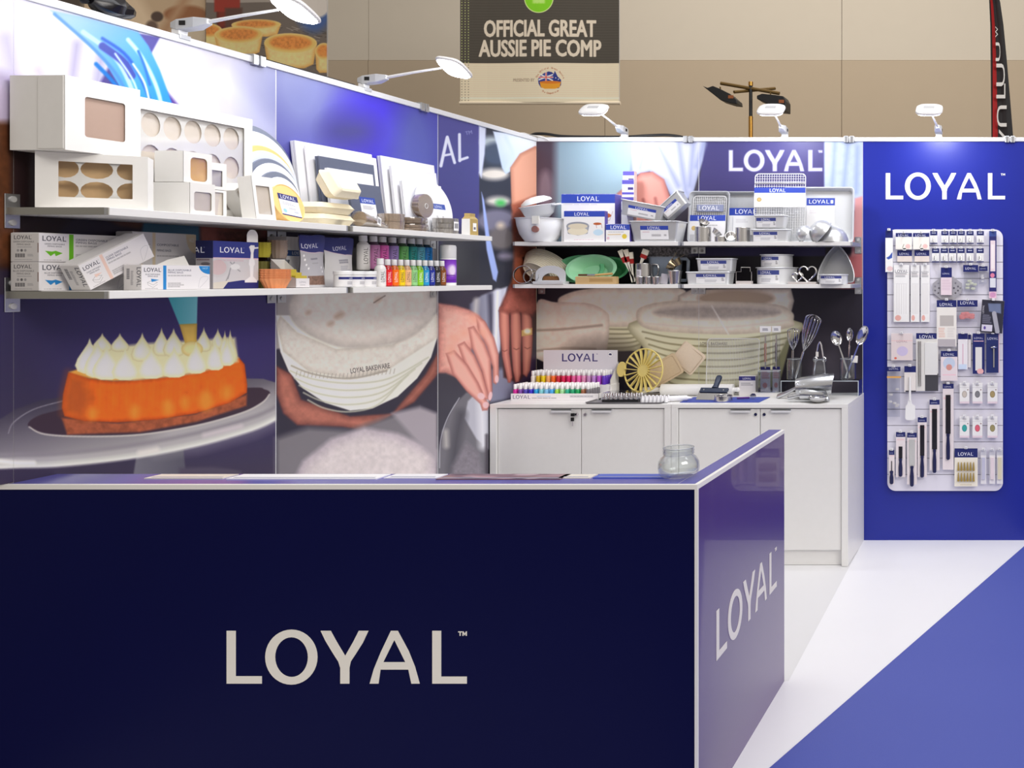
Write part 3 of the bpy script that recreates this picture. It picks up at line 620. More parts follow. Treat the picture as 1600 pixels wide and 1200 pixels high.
# flyers along the ledge, and the empty glass jar
def flyer(x0, x1, y0, y1, c, lab, shift=0, print_=None, lift_=0.0):
    a, b = PZ(x0, 746, CT).x, PZ(x1, 746, CT).x
    o = thing('flyer', lab, 'flyer', ((a+b)/2, (y0+y1)/2, CT+lift_), 0, 'flyers lying on the counter ledge')
    w2, h2 = (b-a)/2, (y1-y0)/2; mm = mat('flyer_'+str(c), c, 0.35, grain=0.03)
    m = MB(); m.box(-w2, -h2, 0, w2, h2, 0.003, mm, top=print_); m.build('sheet', o)
    m = MB(); m.box(-w2+0.012, -h2+0.01, 0.003, w2-0.012, -h2+0.018, 0.0034, mat('flyer_ink', (150, 150, 170), 0.5)); m.build('text_line', o)
flyer(236, 358, 2.818, 2.876, (226, 220, 208), 'cream flyer at the left end of the row on the counter ledge')
flyer(366, 598, 2.812, 2.876, (244, 244, 246), 'long white flyer lying on the counter ledge under the cake picture')
flyer(606, 688, 2.822, 2.878, (236, 236, 242), 'white flyer with grey lettering on the ledge below the dough picture')
c = canvas(200, 64, (126, 100, 112)); r = random.Random(3)
for i in range(22): c.poly(ell(r.uniform(0, 200), r.uniform(0, 64), r.uniform(8, 26), r.uniform(4, 14)), r.choice([(176, 140, 150), (92, 84, 104), (150, 122, 120), (70, 62, 82), (196, 176, 186)]), 8, alpha=.8)
flyer(692, 884, 2.806, 2.878, (126, 100, 112), 'photo flyer in pink and brown tones on the counter ledge', print_=printed('flyer_photo', c.im, 0.3))
flyer(876, 926, 2.822, 2.876, (226, 220, 208), 'small cream flyer between the photo flyer and the blue one')
flyer(930, 1048, 2.824, 2.878, (70, 92, 190), 'blue flyer lying under the glass jar on the counter ledge')
jp = PZ(1050.5, 750, CT+0.003); t = thing('glass_jar', 'empty clear glass jar with a wide threaded neck on the counter ledge', 'jar', (jp.x, 2.842, CT+0.0035))
GLS = film('thin_glass', (252, 254, 254), 0.04, 0.02)
m = MB(); R = 0.0595
m.lathe([(R*.55, 0.0), (R*.82, 0.002), (R*.95, 0.012), (R, 0.028), (R*.98, 0.044), (R*.86, 0.058), (R*.72, 0.064), (R*.70, 0.067), (R*.76, 0.070), (R*.74, 0.074), (R*.76, 0.078), (R*.74, 0.083), (R*.75, 0.088), (R*.71, 0.088), (R*.69, 0.066), (R*.82, 0.056), (R*.93, 0.044), (R*.95, 0.028), (R*.9, 0.014), (R*.5, 0.006)], GLS, 28, flute=0.018)
m.build('jar_body', t)
m = MB(); m.lathe([(R*.735, 0.0865), (R*.77, 0.088), (R*.735, 0.0895), (R*.70, 0.088), (R*.735, 0.0865)], mat('glass_rim', (225, 230, 235), 0.1, trans=0.6), 28, capa=False, capb=False); m.build('rim', t)
# ================================================================ storage cabinets
CBT, CBY = 0.904, 5.207
def cabinet(x0, x1, lab, key):
    t = thing('cabinet', lab, 'cabinet', ((x0+x1)/2, CBY, 0), 0, 'white storage cabinets along the back wall')
    w2 = (x1-x0)/2; dep = YB-0.004-CBY; T = 0.036
    m = MB(); m.box(-w2, 0, 0, -w2+T, dep, CBT-0.022, WHITE); m.build('side', t, bevel=0.001)
    m = MB(); m.box(w2-T, 0, 0, w2, dep, CBT-0.022, WHITE); m.build('side', t, bevel=0.001)
    m = MB(); m.box(-w2, 0, CBT-0.022, w2, dep, CBT, WHITE); m.build('worktop', t, bevel=0.0015)
    m = MB(); m.box(-w2+T, 0.03, 0, w2-T, 0.045, 0.082, WHITE); m.build('plinth', t)
    m = MB(); m.box(-w2+T, 0.02, 0.082, w2-T, dep, 0.10, WHITE); m.box(-w2+T, dep-0.01, 0.1, w2-T, dep, CBT-0.022, WHITE); m.build('carcass', t)
    for s in (-1, 1):
        a, b = (-w2+T+0.003, -0.002) if s < 0 else (0.002, w2-T-0.003)
        d = MB().box(a, 0.012, 0.088, b, 0.030, CBT-0.028, WHITE).build('door', t, bevel=0.001)
        hx = -0.16 if s < 0 else 0.02+0.045
        m = MB(); m.box(hx+(-0.0 if s < 0 else 0.0), -0.006, CBT-0.034, hx+0.11, 0.012, CBT-0.029, PALU); m.box(hx, -0.006, CBT-0.046, hx+0.11, -0.003, CBT-0.029, PALU); m.build('handle', d)
        lx = s*0.024
        m = MB(); m.cyl((lx, 0.004, CBT-0.058), (lx, 0.012, CBT-0.058), 0.0085, STEEL, 14); m.box(lx-0.001, 0.003, CBT-0.063, lx+0.001, 0.005, CBT-0.053, BLACK); m.build('lock', d)
    if key:
        k = MB(); lx = -0.04; k.box(lx-0.008, -0.012, CBT-0.066, lx+0.008, 0.003, CBT-0.05, BLACK); k.cyl((lx, 0.003, CBT-0.058), (lx, 0.012, CBT-0.058), 0.003, STEEL, 8)
        k.box(lx-0.01, -0.008, CBT-0.094, lx+0.006, 0.0, CBT-0.074, BLACK); k.box(lx-0.003, -0.006, CBT-0.122, lx+0.0, -0.002, CBT-0.094, STEEL); k.build('key', t)
    return t
xa, xb = (766-PX0)*CBY/F, (1325-PX0)*CBY/F
xm = (1048.5-PX0)*CBY/F
cabinet(-2.984, xm-0.001, 'white two-door cabinet with a key in its lock, in the corner', True)
cabinet(xm+0.001, xb, 'white two-door cabinet beside the blue panel without a key', False)
# ================================================================ wall shelves
ZU, ZL, SD, ST = 1.818, 1.571, 0.296, 0.023
ARM = mat('grey_bracket_arm', (176, 178, 186), 0.4, 0.4); ARMD = mat('zinc_bracket', (150, 148, 140), 0.45, 0.6)
def shelf(loc, rz, w, lab, z):
    """local: x along the wall from 0 to w, front at y = -SD, wall at y = 0"""
    t = thing('wall_shelf', lab, 'shelf', (*loc, z), rz, 'white display shelves on the walls')
    m = MB(); m.box(0.018, -SD, -ST, w-0.018, -0.004, 0, WHITE); m.build('board', t, bevel=0.0012)
    for s, x in ((0, 0.006), (1, w-0.018)):
        b = MB().box(x, -SD+0.004, -ST+0.001, x+0.012, -0.002, -0.001, ARMD if (s == 0 and rz) else ARM).build('bracket_arm', t)
        px = 0.003 if s == 0 else w-0.045
        m = MB(); m.box(px, -0.004, -0.062, px+0.042, -0.0012, 0.040, ALU); p = m.build('wall_plate', t, bevel=0.001)
        for zz_ in (-0.045, 0.024): MB().cyl((px+0.021, -0.008, zz_), (px+0.021, -0.004, zz_), 0.009, mat('zinc_screw', (196, 196, 196), .45, .3), 12, 0.010).build('screw', p)
    return t
SH = {}
for z, nm in ((ZU, 'upper'), (ZL, 'lower')):
    shelf((XL, 2.737), math.pi/2, 0.998, f'{nm} white shelf of the left wall above the cake picture' if nm == 'lower' else 'upper white shelf of the left wall carrying the window boxes', z)
    shelf((XL, 3.738), math.pi/2, 1.010, 'lower white shelf of the left wall under the colour bottles' if nm == 'lower' else 'upper white shelf of the left wall carrying the square cake boards', z)
    shelf((XL+0.010, YB), 0, 0.985, 'lower white shelf of the back wall under the green baskets' if nm == 'lower' else 'upper white shelf of the back wall under the white mixing bowl', z)
    shelf((-2.004, YB), 0, 1.005, 'lower white shelf of the back wall under the round cake tins' if nm == 'lower' else 'upper white shelf of the back wall under the wire cooling rack', z)
# ================================================================ arm lamps on top of the walls
LENS = mat('lamp_lens', (255, 255, 255), 0.3, emit=14.0)
GREYP = mat('lamp_grey_plastic', (206, 208, 212), 0.35, 0.2)
def lamp(loc, rz, lab, power=2.0, yaw=0.0, tilt=10, roll=0):
    """local: wall at y = 0, arm reaching out to -y"""
    t = thing('arm_lamp', lab, 'lamp', loc, rz, 'arm lamps clipped on the wall tops')
    m = MB(); m.box(-0.022, -0.012, -0.012, 0.022, 0.03, 0.004, GREYP); m.box(-0.018, -0.004, 0.004, 0.018, 0.024, 0.022, PLAST); m.build('clamp', t, bevel=0.002)
    m = MB(); m.rings([[(x*k, y0-0.006*k+0.0, z) for x, z in ((-0.022, zc-hh), (0.022, zc-hh), (0.022, zc+hh), (-0.022, zc+hh))] for y0, zc, hh, k in ((0.035, 0.036, 0.010, .7), (0.01, 0.037, 0.019, 1), (-0.05, 0.045, 0.019, 1), (-0.095, 0.052, 0.010, .5))], GREYP, sm=False); b = m.build('joint_housing', t, bevel=0.003)
    MB().box(0.0215, -0.03, 0.034, 0.0235, -0.008, 0.05, BLACK).build('switch', b); MB().box(-0.0235, -0.03, 0.034, -0.0215, -0.008, 0.05, BLACK).build('switch', b)
    yx = yaw
    m = MB(); m.tube([(0, -0.09, 0.051), (yx*.5, -0.22, 0.075), (yx*.9, -0.34, 0.094)], [0.0075, 0.006, 0.005], PLAST, 8); m.build('arm', t)
    R = Matrix.Translation((yx, -0.40, 0.096)) @ Matrix.Rotation(math.radians(tilt), 4, 'X') @ Matrix.Rotation(math.radians(roll), 4, 'Y')
    m = MB().at(R); o = []
    for k, z in ((0.93, -0.006), (1.0, 0.0), (0.97, 0.008), (0.8, 0.016), (0.4, 0.019)):
        o.append([(0.078*k*math.copysign(abs(math.cos(a))**.55, math.cos(a)), 0.062*k*math.copysign(abs(math.sin(a))**.55, math.sin(a)), z) for a in [2*math.pi*i/28 for i in range(28)]])
    m.rings(o, PLAST); hd = m.build('lamp_head', t)
    m = MB().at(R); m.box(-0.03, -0.012, 0.019, 0.03, 0.012, 0.021, GREYP); m.build('heat_sink', hd)
    m = MB().at(R); m.rings([[(0.072*k*math.copysign(abs(math.cos(a))**.6, math.cos(a)), 0.055*k*math.copysign(abs(math.sin(a))**.6, math.sin(a)), z) for a in [2*math.pi*i/24 for i in range(24)]] for k, z in ((1.0, -0.0065), (0.95, -0.012), (0.6, -0.0145))], LENS); m.build('lens', hd)
    L = bpy.data.lights.new('lamp_light', 'AREA'); L.shape = 'RECTANGLE'; L.size = 0.13; L.size_y = 0.1; L.energy = power; L.color = (0.90, 0.93, 1.0)
    lo = bpy.data.objects.new('lamp_light', L); COL.objects.link(lo); lo.parent = t
    lo.matrix_local = R @ Matrix.Translation((0, 0, -0.017))
for px, py, lab in ((285, 50, 'arm lamp with a bright oval head in front of the hanging pie picture'), (572, 142, 'arm lamp on the left wall nearest the hanging banner')):
    p = PX(px, py, XL); lamp((XL+0.0, p.y, ZT+0.026), math.pi/2, lab, roll=20)
lamp((XL, 2.80, ZT+0.026), math.pi/2, 'arm lamp at the near end of the left wall', 1.0, roll=20)
for px, hx, lab in ((975, 928, 'arm lamp on the back wall left of the brass pole, under the banner'), (1226, 1205, 'arm lamp on the back wall in front of the black floodlights'), (1467, 1452, 'arm lamp standing above the blue panel')):
    x = (px-PX0)/255; lamp((x, YB, ZT+0.026), 0, lab, 3.4, yaw=(hx-PX0)*5.3255/F-x, tilt=36)
# ================================================================ things behind the booth
def plane_paint(x0, y0, x1, y1, k, base):
    W, H = int((x1-x0)*k), int((y1-y0)*k); X, Y = np.meshgrid(x0+(np.arange(W)+.5)/k, y0+(np.arange(H)+.5)/k); return Paint(X, Y, base)
def hung(name, lab, cat, x0, y0, x1, y1, Y, pr, tube=True, rods=True):
    a, b = PY(x0, y1, Y), PY(x1, y0, Y); wd, ht = b.x-a.x, b.z-a.z
    t = thing(name, lab, cat, ((a.x+b.x)/2, Y, a.z))
    N = 12; m = MB()
    for i in range(N):
        u0, u1 = i/N, (i+1)/N; f = lambda u: 0.012*math.sin(u*9)
        m.face([m.addv((-wd/2+wd*u0, f(u0), 0)), m.addv((-wd/2+wd*u1, f(u1), 0)), m.addv((-wd/2+wd*u1, f(u1), ht)), m.addv((-wd/2+wd*u0, f(u0), ht))], pr, [(u0, 0), (u1, 0), (u1, 1), (u0, 1)], True)
        m.face([m.addv((-wd/2+wd*u0, 0.022, 0)), m.addv((-wd/2+wd*u0, 0.022, ht)), m.addv((-wd/2+wd*u1, 0.022, ht)), m.addv((-wd/2+wd*u1, 0.022, 0))], CARD)
    m.build('cloth', t)
    if tube: MB().cyl((-wd/2-0.01, 0.012, -0.005), (wd/2+0.01, 0.012, -0.005), 0.018, mat('banner_tube', (236, 222, 198), 0.5), 10).build('bottom_tube', t)
    MB().cyl((-wd/2-0.02, 0.012, ht), (wd/2+0.02, 0.012, ht), 0.02, ALU, 10).build('top_tube', t)
    for s in (-1, 1): MB().cyl((s*wd*.4, 0.012, ht), (s*wd*.4, 0.012, ht+2.5), 0.004, BLACK, 6).build('cable', t)
    return t
P = plane_paint(719, -90, 967, 160, 4, (70, 65, 58))
for k in range(60):
    y = -90+k*4.2; P.line(V((719, y), (967, y+.5)), .8, (92, 86, 78), 1.2, alpha=.5)
P.rect(719, 98.5, 967, 160, (226, 210, 184))
for k in range(16): P.line(V((719, 100+k*3.4), (967, 100.5+k*3.4)), .7, (206, 190, 164), 1.2, alpha=.6)
P.line(V((719, 153), (967, 153)), 2, (240, 228, 206), 1.5)
for i in range(3):
    for k in range(52):
        y = -60+k*4.25; P.poly(ell(721.5+i*5, y, .9, .9, n=8), (176, 186, 120) if y < 98 else (140, 134, 118), .8)
P.poly(ell(842.5, -3, 23.2, 23.6, n=40), (206, 226, 150), 1.2); P.poly(ell(842.5, -3, 21.8, 22.2, n=40), (122, 196, 28), 1)
P.ghost(833.5, 0.2, 18, 1, (214, 236, 170), 8, 3)
P.text('OFFICIAL GREAT', 843, 56.5, 24.5, (214, 202, 184), mid=True, fit=174, grow=1.0); P.text('AUSSIE PIE COMP', 843, 87.5, 24.5, (214, 202, 184), mid=True, fit=190, grow=1.0)
P.text('PRESENTED BY', 801.8, 127.5, 4.6, (128, 112, 96), fit=34)
# pie emblem: a map outline filled with a flag above a pie
P.poly(V((842.5, 131), (841.5, 124), (845, 119), (852, 114), (858, 112), (863, 113), (866, 116), (867.5, 111), (869.5, 115), (872, 120), (877, 125), (877, 133), (873, 138), (846, 137)), (38, 52, 128), .9)
P.poly(V((842, 127), (849, 116), (864, 116), (864, 126), (843, 128)), (46, 60, 140), .7); P.line(V((843, 125), (864, 117)), 2, (232, 226, 220), .8); P.line(V((846, 117), (864, 126)), 2, (232, 226, 220), .8); P.line(V((843, 121), (864, 121)), 2.6, (240, 234, 226), .7); P.line(V((854, 114), (854, 127)), 2.6, (240, 234, 226), .7); P.line(V((843, 121), (864, 121)), 1.3, (206, 52, 48), .6); P.line(V((854, 114), (854, 127)), 1.3, (206, 52, 48), .6)
for x, y in ((869, 122), (873, 124), (871, 128), (868, 130)): P.poly(ell(x, y, .9, .9, n=8), (240, 236, 230), .7)
P.poly(V((844, 128), (877, 128), (875, 136.5), (868, 139), (852, 139), (846, 136.5)), (224, 150, 40), .9); P.poly(ell(860.5, 128.8, 16.6, 2.2), (206, 116, 34), .9)
for i, ch in enumerate('The Official Great Aussie'):
    a = math.radians(-68+i*5.6); P.text(ch, 860+21.5*math.sin(a), 129-23.5*math.cos(a)+2, 2.5, (150, 84, 52), ang=math.degrees(a)) if ch != ' ' else None
for i, ch in enumerate('Pie Competition'):
    a = math.radians(36-i*5.2); P.text(ch, 860-21*math.sin(a), 127+20*math.cos(a), 2.5, (150, 84, 52), ang=math.degrees(a)) if ch != ' ' else None
hung('banner', 'grey and cream banner for a pie competition hanging above the back wall', 'banner', 719, -90, 967, 160, 10.0, printed('pie_banner', lift(P.im, 1.25), 0.6))
P = plane_paint(322, -120, 510, 150, 3, (110, 100, 92)); r = random.Random(5)
for i in range(240):
    x, y = r.uniform(322, 510), r.uniform(40, 150); P.line(V((x, y), (x+9, y+r.uniform(-2, 4))), .9, r.choice([(80, 70, 62), (160, 150, 140), (64, 58, 54)]), 1)
P.rect(322, -120, 510, 4, (160, 150, 140)); P.poly(ell(490, 10, 30, 40), (70, 96, 150), 14); P.poly(ell(492, 2, 26, 26), (214, 206, 196), 5)
P.poly(V((336, -30), (372, -30), (372, 44), (338, 44)), (120, 46, 30), 3, edge=(84, 28, 20), ew=6); P.rect(334, -10, 374, 18, (150, 50, 36), 3); P.rect(350, 12, 378, 46, (90, 60, 50), 4)
for cx, cy, rx, ry in ((400, 44, 40, 14), (326, 56, 20, 20), (373, 64, 39, 24), (454, 79, 40, 28), (505, 90, 14, 24)):
    P.poly(V((cx-rx, cy-ry*.4), (cx+rx, cy-ry*.4), (cx+rx*.86, cy+ry*.75), (cx+rx*.5, cy+ry*.98), (cx-rx*.5, cy+ry*.98), (cx-rx*.86, cy+ry*.75)), (240, 206, 140), 1.5, edge=(214, 162, 84), ew=8, noise=.06)
    P.poly(ell(cx, cy-ry*.42, rx, ry*.55), (238, 188, 104), 1.5, edge=(236, 200, 130), ew=4); P.poly(ell(cx, cy-ry*.45, rx*.78, ry*.38), (216, 136, 66), 5, noise=.16, ns=3)
hung('poster', 'hanging poster picturing golden pies on a wire tray, above the left wall', 'poster', 322, -120, 510, 150, 9.0, printed('pie_poster', lift(P.im, 1.2), 0.5), tube=False)
P = plane_paint(60, -120, 321, 120, 2, (196, 170, 138))
P.rect(60, -120, 131, 120, (82, 72, 62)); P.ghost(116, 14, 12, 1, (220, 210, 200), 8, 4)
P.poly(V((131, -60), (200, -40), (240, 30), (250, 80), (131, 80)), (222, 198, 166), 18); P.poly(ell(290, 22, 34, 14), (150, 100, 66), 6); P.poly(ell(246, 26, 9, 8), (84, 68, 58), 3); P.poly(ell(238, 42, 9, 10), (110, 90, 76), 5); P.line(V((300, -20), (250, 60)), 14, (180, 142, 108), 12); P.line(V((170, -60), (190, 60)), 20, (206, 178, 146), 16); P.poly(ell(300, 50, 30, 20), (206, 190, 164), 12)
hung('poster', 'hanging poster with a blurred person in beige beside the pie poster', 'poster', 60, -120, 320, 120, 9.06, printed('person_poster', lift(P.im, 1.2), 0.6), tube=False)
# floodlight stand
BRASS = mat('brass_pole', (176, 130, 62), 0.3, 0.9); RUST = mat('weathered_brass', (116, 92, 52), 0.5, 0.6)
YS = 9.0; p0 = PY(1173, 128, YS)
t = thing('floodlight_stand', 'brass pole with a crossbar holding two black floodlights behind the back wall', 'stand', (p0.x, YS, 0.0))
L = lambda px, py, dy=0.0: (lambda q: (q.x-p0.x, dy, q.z))(PY(px, py, YS))
MB().cyl((0, 0, 0.0), L(1173, 182), 0.021, BRASS, 12).build('pole', t)
MB().cyl(L(1173, 182), L(1173, 132), 0.017, BLACK, 12).cyl(L(1173, 134), L(1173, 128), 0.022, BRASS, 12).build('pole_top', t)
MB().tube([(0.35*math.cos(a), 0.35*math.sin(a), 0.02) for a in (0.3, 2.4, 4.5)], 0.02, BLACK, closed=True).build('base', t)
MB().cyl(L(1126, 130), L(1218, 146), 0.017, RUST, 10).cyl(L(1152, 147, -.1), L(1200, 130, .25), 0.015, RUST, 10).build('crossbar', t)
for pts, yk in ((((1104, 138), (1112, 141), (1120, 138), (1130, 142), (1146, 150), (1157, 160), (1158, 166), (1148, 165), (1132, 160), (1122, 152)), (1136, 143)), (((1188, 153), (1196, 150), (1216, 152), (1229, 154), (1233, 162), (1233, 177), (1222, 176), (1210, 168), (1188, 158)), (1214, 150))):
    o = [(lambda q: (q[0], q[2]))(L(*q)) for q in pts]; o = o if _ccw(o) else o[::-1]
    f = MB().prism(o, -0.12, 0.06, BLACK).build('floodlight', t, bevel=0.006)
    q = L(*yk); MB().tube([(q[0]-0.06, -0.02, q[2]+0.04), (q[0]-0.05, -0.02, q[2]-0.04), (q[0]+0.05, -0.02, q[2]-0.06)], 0.008, RUST).box(q[0]+0.05, -0.125, q[2]-0.09, q[0]+0.10, -0.12, q[2]-0.06, mat('orange_tag', (150, 84, 44), 0.6)).build('yoke', f)
# feather flag
YF = 9.5; b = PY(1566, 215, YF); t = thing('feather_flag', 'tall black and red feather flag with white lettering at the far right', 'flag', (b.x, YF, 0.0))
L = lambda px, py: (lambda q: (q.x-b.x, q.z))(PY(px, py, YF))
edge_r = [(1586, 240), (1583, 212), (1578, 150), (1573, 92), (1568, 40), (1563, 5), (1557, -20), (1550, -30)]; edge_l = [(1551, 240), (1551, 212), (1551, 150), (1551, 92), (1550, 40), (1548, 6), (1546, -10), (1546, -28)]
BL = mat('flag_black', (46, 44, 46), 0.7); RD = mat('flag_red', (176, 34, 36), 0.7); m = MB(); m2 = MB()
for i in range(len(edge_r)-1):
    for k in range(4):
        u0, u1 = k/4, (k+1)/4; f = lambda u: 0.03*math.sin(u*5)
        def q(i, u): a, c = L(*edge_l[i]), L(*edge_r[i]); x = a[0]+(c[0]-a[0])*u; return (x, f(u), a[1]+(c[1]-a[1])*u)
        (m if k else m2).face([(m if k else m2).addv(v) for v in (q(i, u0), q(i, u1), q(i+1, u1), q(i+1, u0))], BL if k else RD, sm=True)
m.build('cloth', t); m2.build('red_hem', t)
MB().tube([(L(1552, 600)[0], 0.02, 0.0), (L(1551, 240)[0], 0.02, L(1551, 240)[1]), (L(1549, 40)[0], 0.02, L(1549, 40)[1]), (L(1546, -28)[0], 0.02, L(1546, -28)[1])], 0.012, BLACK, 8).build('pole', t)
wt = mat('flag_white', (226, 222, 218), 0.6)
for ch, ya, yb_, xl, xr, flip in (('V', 236, 203, 1561, 1575, 0), ('U', 199, 166, 1558, 1573, 1), ('L', 155, 132, 1557, 1571, 0), ('U', 136, 101, 1557, 1570, 0), ('U', 97, 68, 1556, 1563, 0), ('W', 60, 43, 1555.5, 1559.5, 0)):
    me = text_mesh(ch); mv = MB(); X0 = min(v.co.x for v in me.vertices); X1 = max(v.co.x for v in me.vertices); H1 = max(v.co.y for v in me.vertices)
    for pl in me.polygons:
        vs = []
        for i in pl.vertices:
            x, y = me.vertices[i].co[:2]; u, v = (x-X0)/(X1-X0), y/H1; v = 1-v if flip else v
            q = L(xr+(xl-xr)*v, ya+(yb_-ya)*u); vs.append((q[0], -0.045, q[1]))
        mv.face([mv.addv(v) for v in vs], wt)
    mv.build('letter', t)
# black sack and cables lying on the wall tops
a, b_ = PX(141, 40, XL), PX(208, 44, XL)
t = thing('plastic_sack', 'crumpled black plastic sack lying on the left wall top', 'sack', (XL-0.0, (a.y+b_.y)/2, ZT+0.026)); m = MB(); rr = random.Random(2); ring = []
for i in range(9):
    u = i/8; rad = 0.041*math.sin(math.pi*min(max(u, .04), .97))**.6; ring.append([(rad*1.1*math.cos(q)*(1+.25*rr.uniform(-1, 1)), (u-.5)*(b_.y-a.y)*1.02, max(0, 0.03+rad*.95*math.sin(q)*(1+.25*rr.uniform(-1, 1)))) for q in [2*math.pi*k/10 for k in range(10)]])
m.rings(ring, mat('black_bin_liner', (24, 22, 26), 0.22)); m.build('sack_body', t); MB().tube([(0.0, -0.075, 0.03), (-.01, -.09, 0.045), (0.01, -0.10, 0.02)], [.012, .006, .012], mat('black_bin_liner', (24, 22, 26), 0.22)).build('knot', t)
def cable(name, lab, pts, r, m): tag(MB().tube([tuple(v) for v in smooth(pts, 5, False)], r, m, 6).build(name), lab, 'cable')
zr = ZT+0.026
B = lambda px, py, y=YB+0.046: ((px-PX0)*y/F, y, max(zr+0.006, EYE-(py-PY0)*y/F))
cable('power_cable', 'thick black power cable lying along the back wall rail', [B(829, 212), B(838, 209), B(855, 209.5), B(880, 213), B(930, 214), B(975, 214), B(1010, 212), B(1040, 211), B(1060, 213), B(1068, 215)], 0.009, BLACK)
cable('power_cable', 'thin white cable looped over the wall corner', [B(806, 209), B(818, 208), B(828, 211), (-2.985, 5.70, zr+0.006), (-2.94, 5.705, zr-0.002), (-2.91, 5.708, zr-0.02)], 0.0035, PLAST)
cable('power_cable', 'thin black cable running along the left wall top', [(XL-0.02, PX(px, 100, XL).y, zr+0.0065) for px in (414, 450, 500, 540, 560)], 0.005, BLACK)
# ================================================================ packs: small flat prints drawn in millimetres
NV = (36, 42, 112); WH = (240, 239, 238); GT = (150, 148, 152); DK = (70, 70, 78)
def pack_print(name, wd, h, base=WH, band=None, bandc=NV, logo=None, logoc=(246, 246, 250), ghost=None, extra=None, res=0.9, rough=0.45, grad=None):
    """band: (y0, y1); logo: (x, baseline y, cap height); ghost: list of (x, y, width, rows, line height, colour)"""
    c = canvas(wd, h, base, res)
    if band: c.rect(-1, band[0], wd+1, band[1], bandc)
    if extra: extra(c)
    for i, q in enumerate(ghost or []): c.ghost(q[0], q[1], q[2], q[3], q[5] if len(q) > 5 else GT, q[4], i+int(wd))
    if logo: c.logo(*logo, logoc, soft=0.8/res)
    return printed(name, c.im, rough)
def carton(name, label, cat, loc, rz, wd, h, d, m=CARD, front=None, left=None, right=None, top=None, group=None, rot=None, parts=True, lid=None, x0=None):
    """closed carton; origin at the middle of its front bottom edge (or at x0); front faces local -y"""
    t = thing(name, label, cat, loc, rz, group, rot); a = -wd/2 if x0 is None else x0
    MB().box(a, 0, 0, a+wd, d, h, m, front=front, left=left, right=right, top=top).build('carton_body', t, bevel=0.0008, seg=1)
    if parts: MB().box(a+0.003, 0.004, h, a+wd-0.003, d-0.002, h+0.0012, lid or m).build('lid_flap', t)
    return t
R90 = math.pi/2
def rrect(x0, z0, x1, z1, r, n=4):
    o = []
    for cx, cz, a0 in ((x1-r, z0+r, -90), (x1-r, z1-r, 0), (x0+r, z1-r, 90), (x0+r, z0+r, 180)):
        for k in range(n+1): a = math.radians(a0+90*k/n); o.append((cx+r*math.cos(a), cz+r*math.sin(a)))
    return o
def window_box(label, loc, rz, wd, h, d, win, inner, group='white window boxes', rot=None, rad=0.006, holes=None, x0=None, flap=False, outer=CARD):
    """white cardboard box with a clear film window in its front"""
    t = thing('window_box', label, 'box', loc, rz, group, rot); a = -wd/2 if x0 is None else x0
    hole = rrect(a+win[0]*wd, win[2]*h, a+win[1]*wd, win[3]*h, rad)
    m = MB(); m.box(a, 0, 0, a+wd, d, h, outer, front=False); m.holed([(a, 0), (a+wd, 0), (a+wd, h), (a, h)], [hole], 0.0, outer, 0.0012); m.build('box_body', t)
    xs, zs = [p[0] for p in hole], [p[1] for p in hole]; e = 0.004
    MB().quad([(min(xs)-e, 0.0022, min(zs)-e), (max(xs)+e, 0.0022, min(zs)-e), (max(xs)+e, 0.0022, max(zs)+e), (min(xs)-e, 0.0022, max(zs)+e)], CLEAR).build('window_film', t)
    if holes:
        MB().holed([(a+.004, .004), (a+wd-.004, .004), (a+wd-.004, h-.004), (a+.004, h-.004)], [[(x, z) for x, z in ell(a+u*wd, v*h, rx, rz_, n=16)] for u, v, rx, rz_ in holes], 0.010, CARD, 0.001).build('cup_insert', t)
        MB().box(a+.003, d*.5, .003, a+wd-.003, d*.5+.002, h-.003, inner).build('inner_lining', t)
    else: MB().box(a+.003, .006, .003, a+wd-.003, .008, h-.003, inner).build('inner_lining', t)
    if flap: MB().box(a-0.0018, 0.004, 0.004, a-0.0002, d*.48, h-0.002, outer).build('side_flap', t)
    return t
KRAFT = mat('kraft_inside', (232, 196, 146), 0.7, grain=0.06); TANIN = mat('tan_inside', (204, 172, 154), 0.7, grain=0.03); PALEIN = mat('pale_inside', (234, 222, 208), 0.7, grain=0.05); GOLDIN = mat('gold_inside', (240, 190, 110), 0.55)
Z1 = ZU+0.0005
window_box('large white box with a square rounded window, topmost of the left wall boxes', (-2.808, 2.848, 1.9855), R90-0.045, 0.222, 0.219, 0.17, (.25, .79, .21, .76), TANIN, flap=True, rad=0.008)
window_box('white cupcake box with six holes behind its window, under the largest box', (-2.82, 2.8255, Z1), 0.614, 0.245, 0.166, 0.095, (.20, .86, .20, .84), KRAFT, rad=0.002, holes=[(u, v, .036 if u == .53 else .03, .028) for u in (.25, .53, .83) for v in (.33, .72)])
window_box('tall wide white cupcake box standing against the left wall behind the small boxes', (-2.857, 3.219, Z1), R90, 0.470, 0.376, 0.033, (.07, .925, .09, .90), PALEIN, rad=0.004, holes=[(u, v, .034, .04) for u in (.17, .335, .5, .665, .83) for v in (.2, .5, .78)])
window_box('small white box with an arched clear window, under the orange-windowed box', (-2.72, 3.09, Z1), R90, 0.094, 0.103, 0.133, (.16, .86, .12, .72), PALEIN, rad=0.008)
window_box('small white cube box with a rounded orange-brown window', (-2.742, 3.097, Z1+0.1045), R90, 0.107, 0.101, 0.094, (.24, .83, .06, .83), GOLDIN, rad=0.014)
window_box('small white box with a full clear front, lower of the pair behind the cube box', (-2.79, 3.218, Z1), R90, 0.092, 0.094, 0.085, (.06, .86, .08, .92), PALEIN, rad=0.002)
window_box('small white box with a grey clear window, upper of the pair behind the cube box', (-2.79, 3.218, Z1+0.0955), R90, 0.092, 0.092, 0.085, (.06, .82, .12, .72), mat('grey_inside', (200, 192, 190), 0.7), rad=0.002)
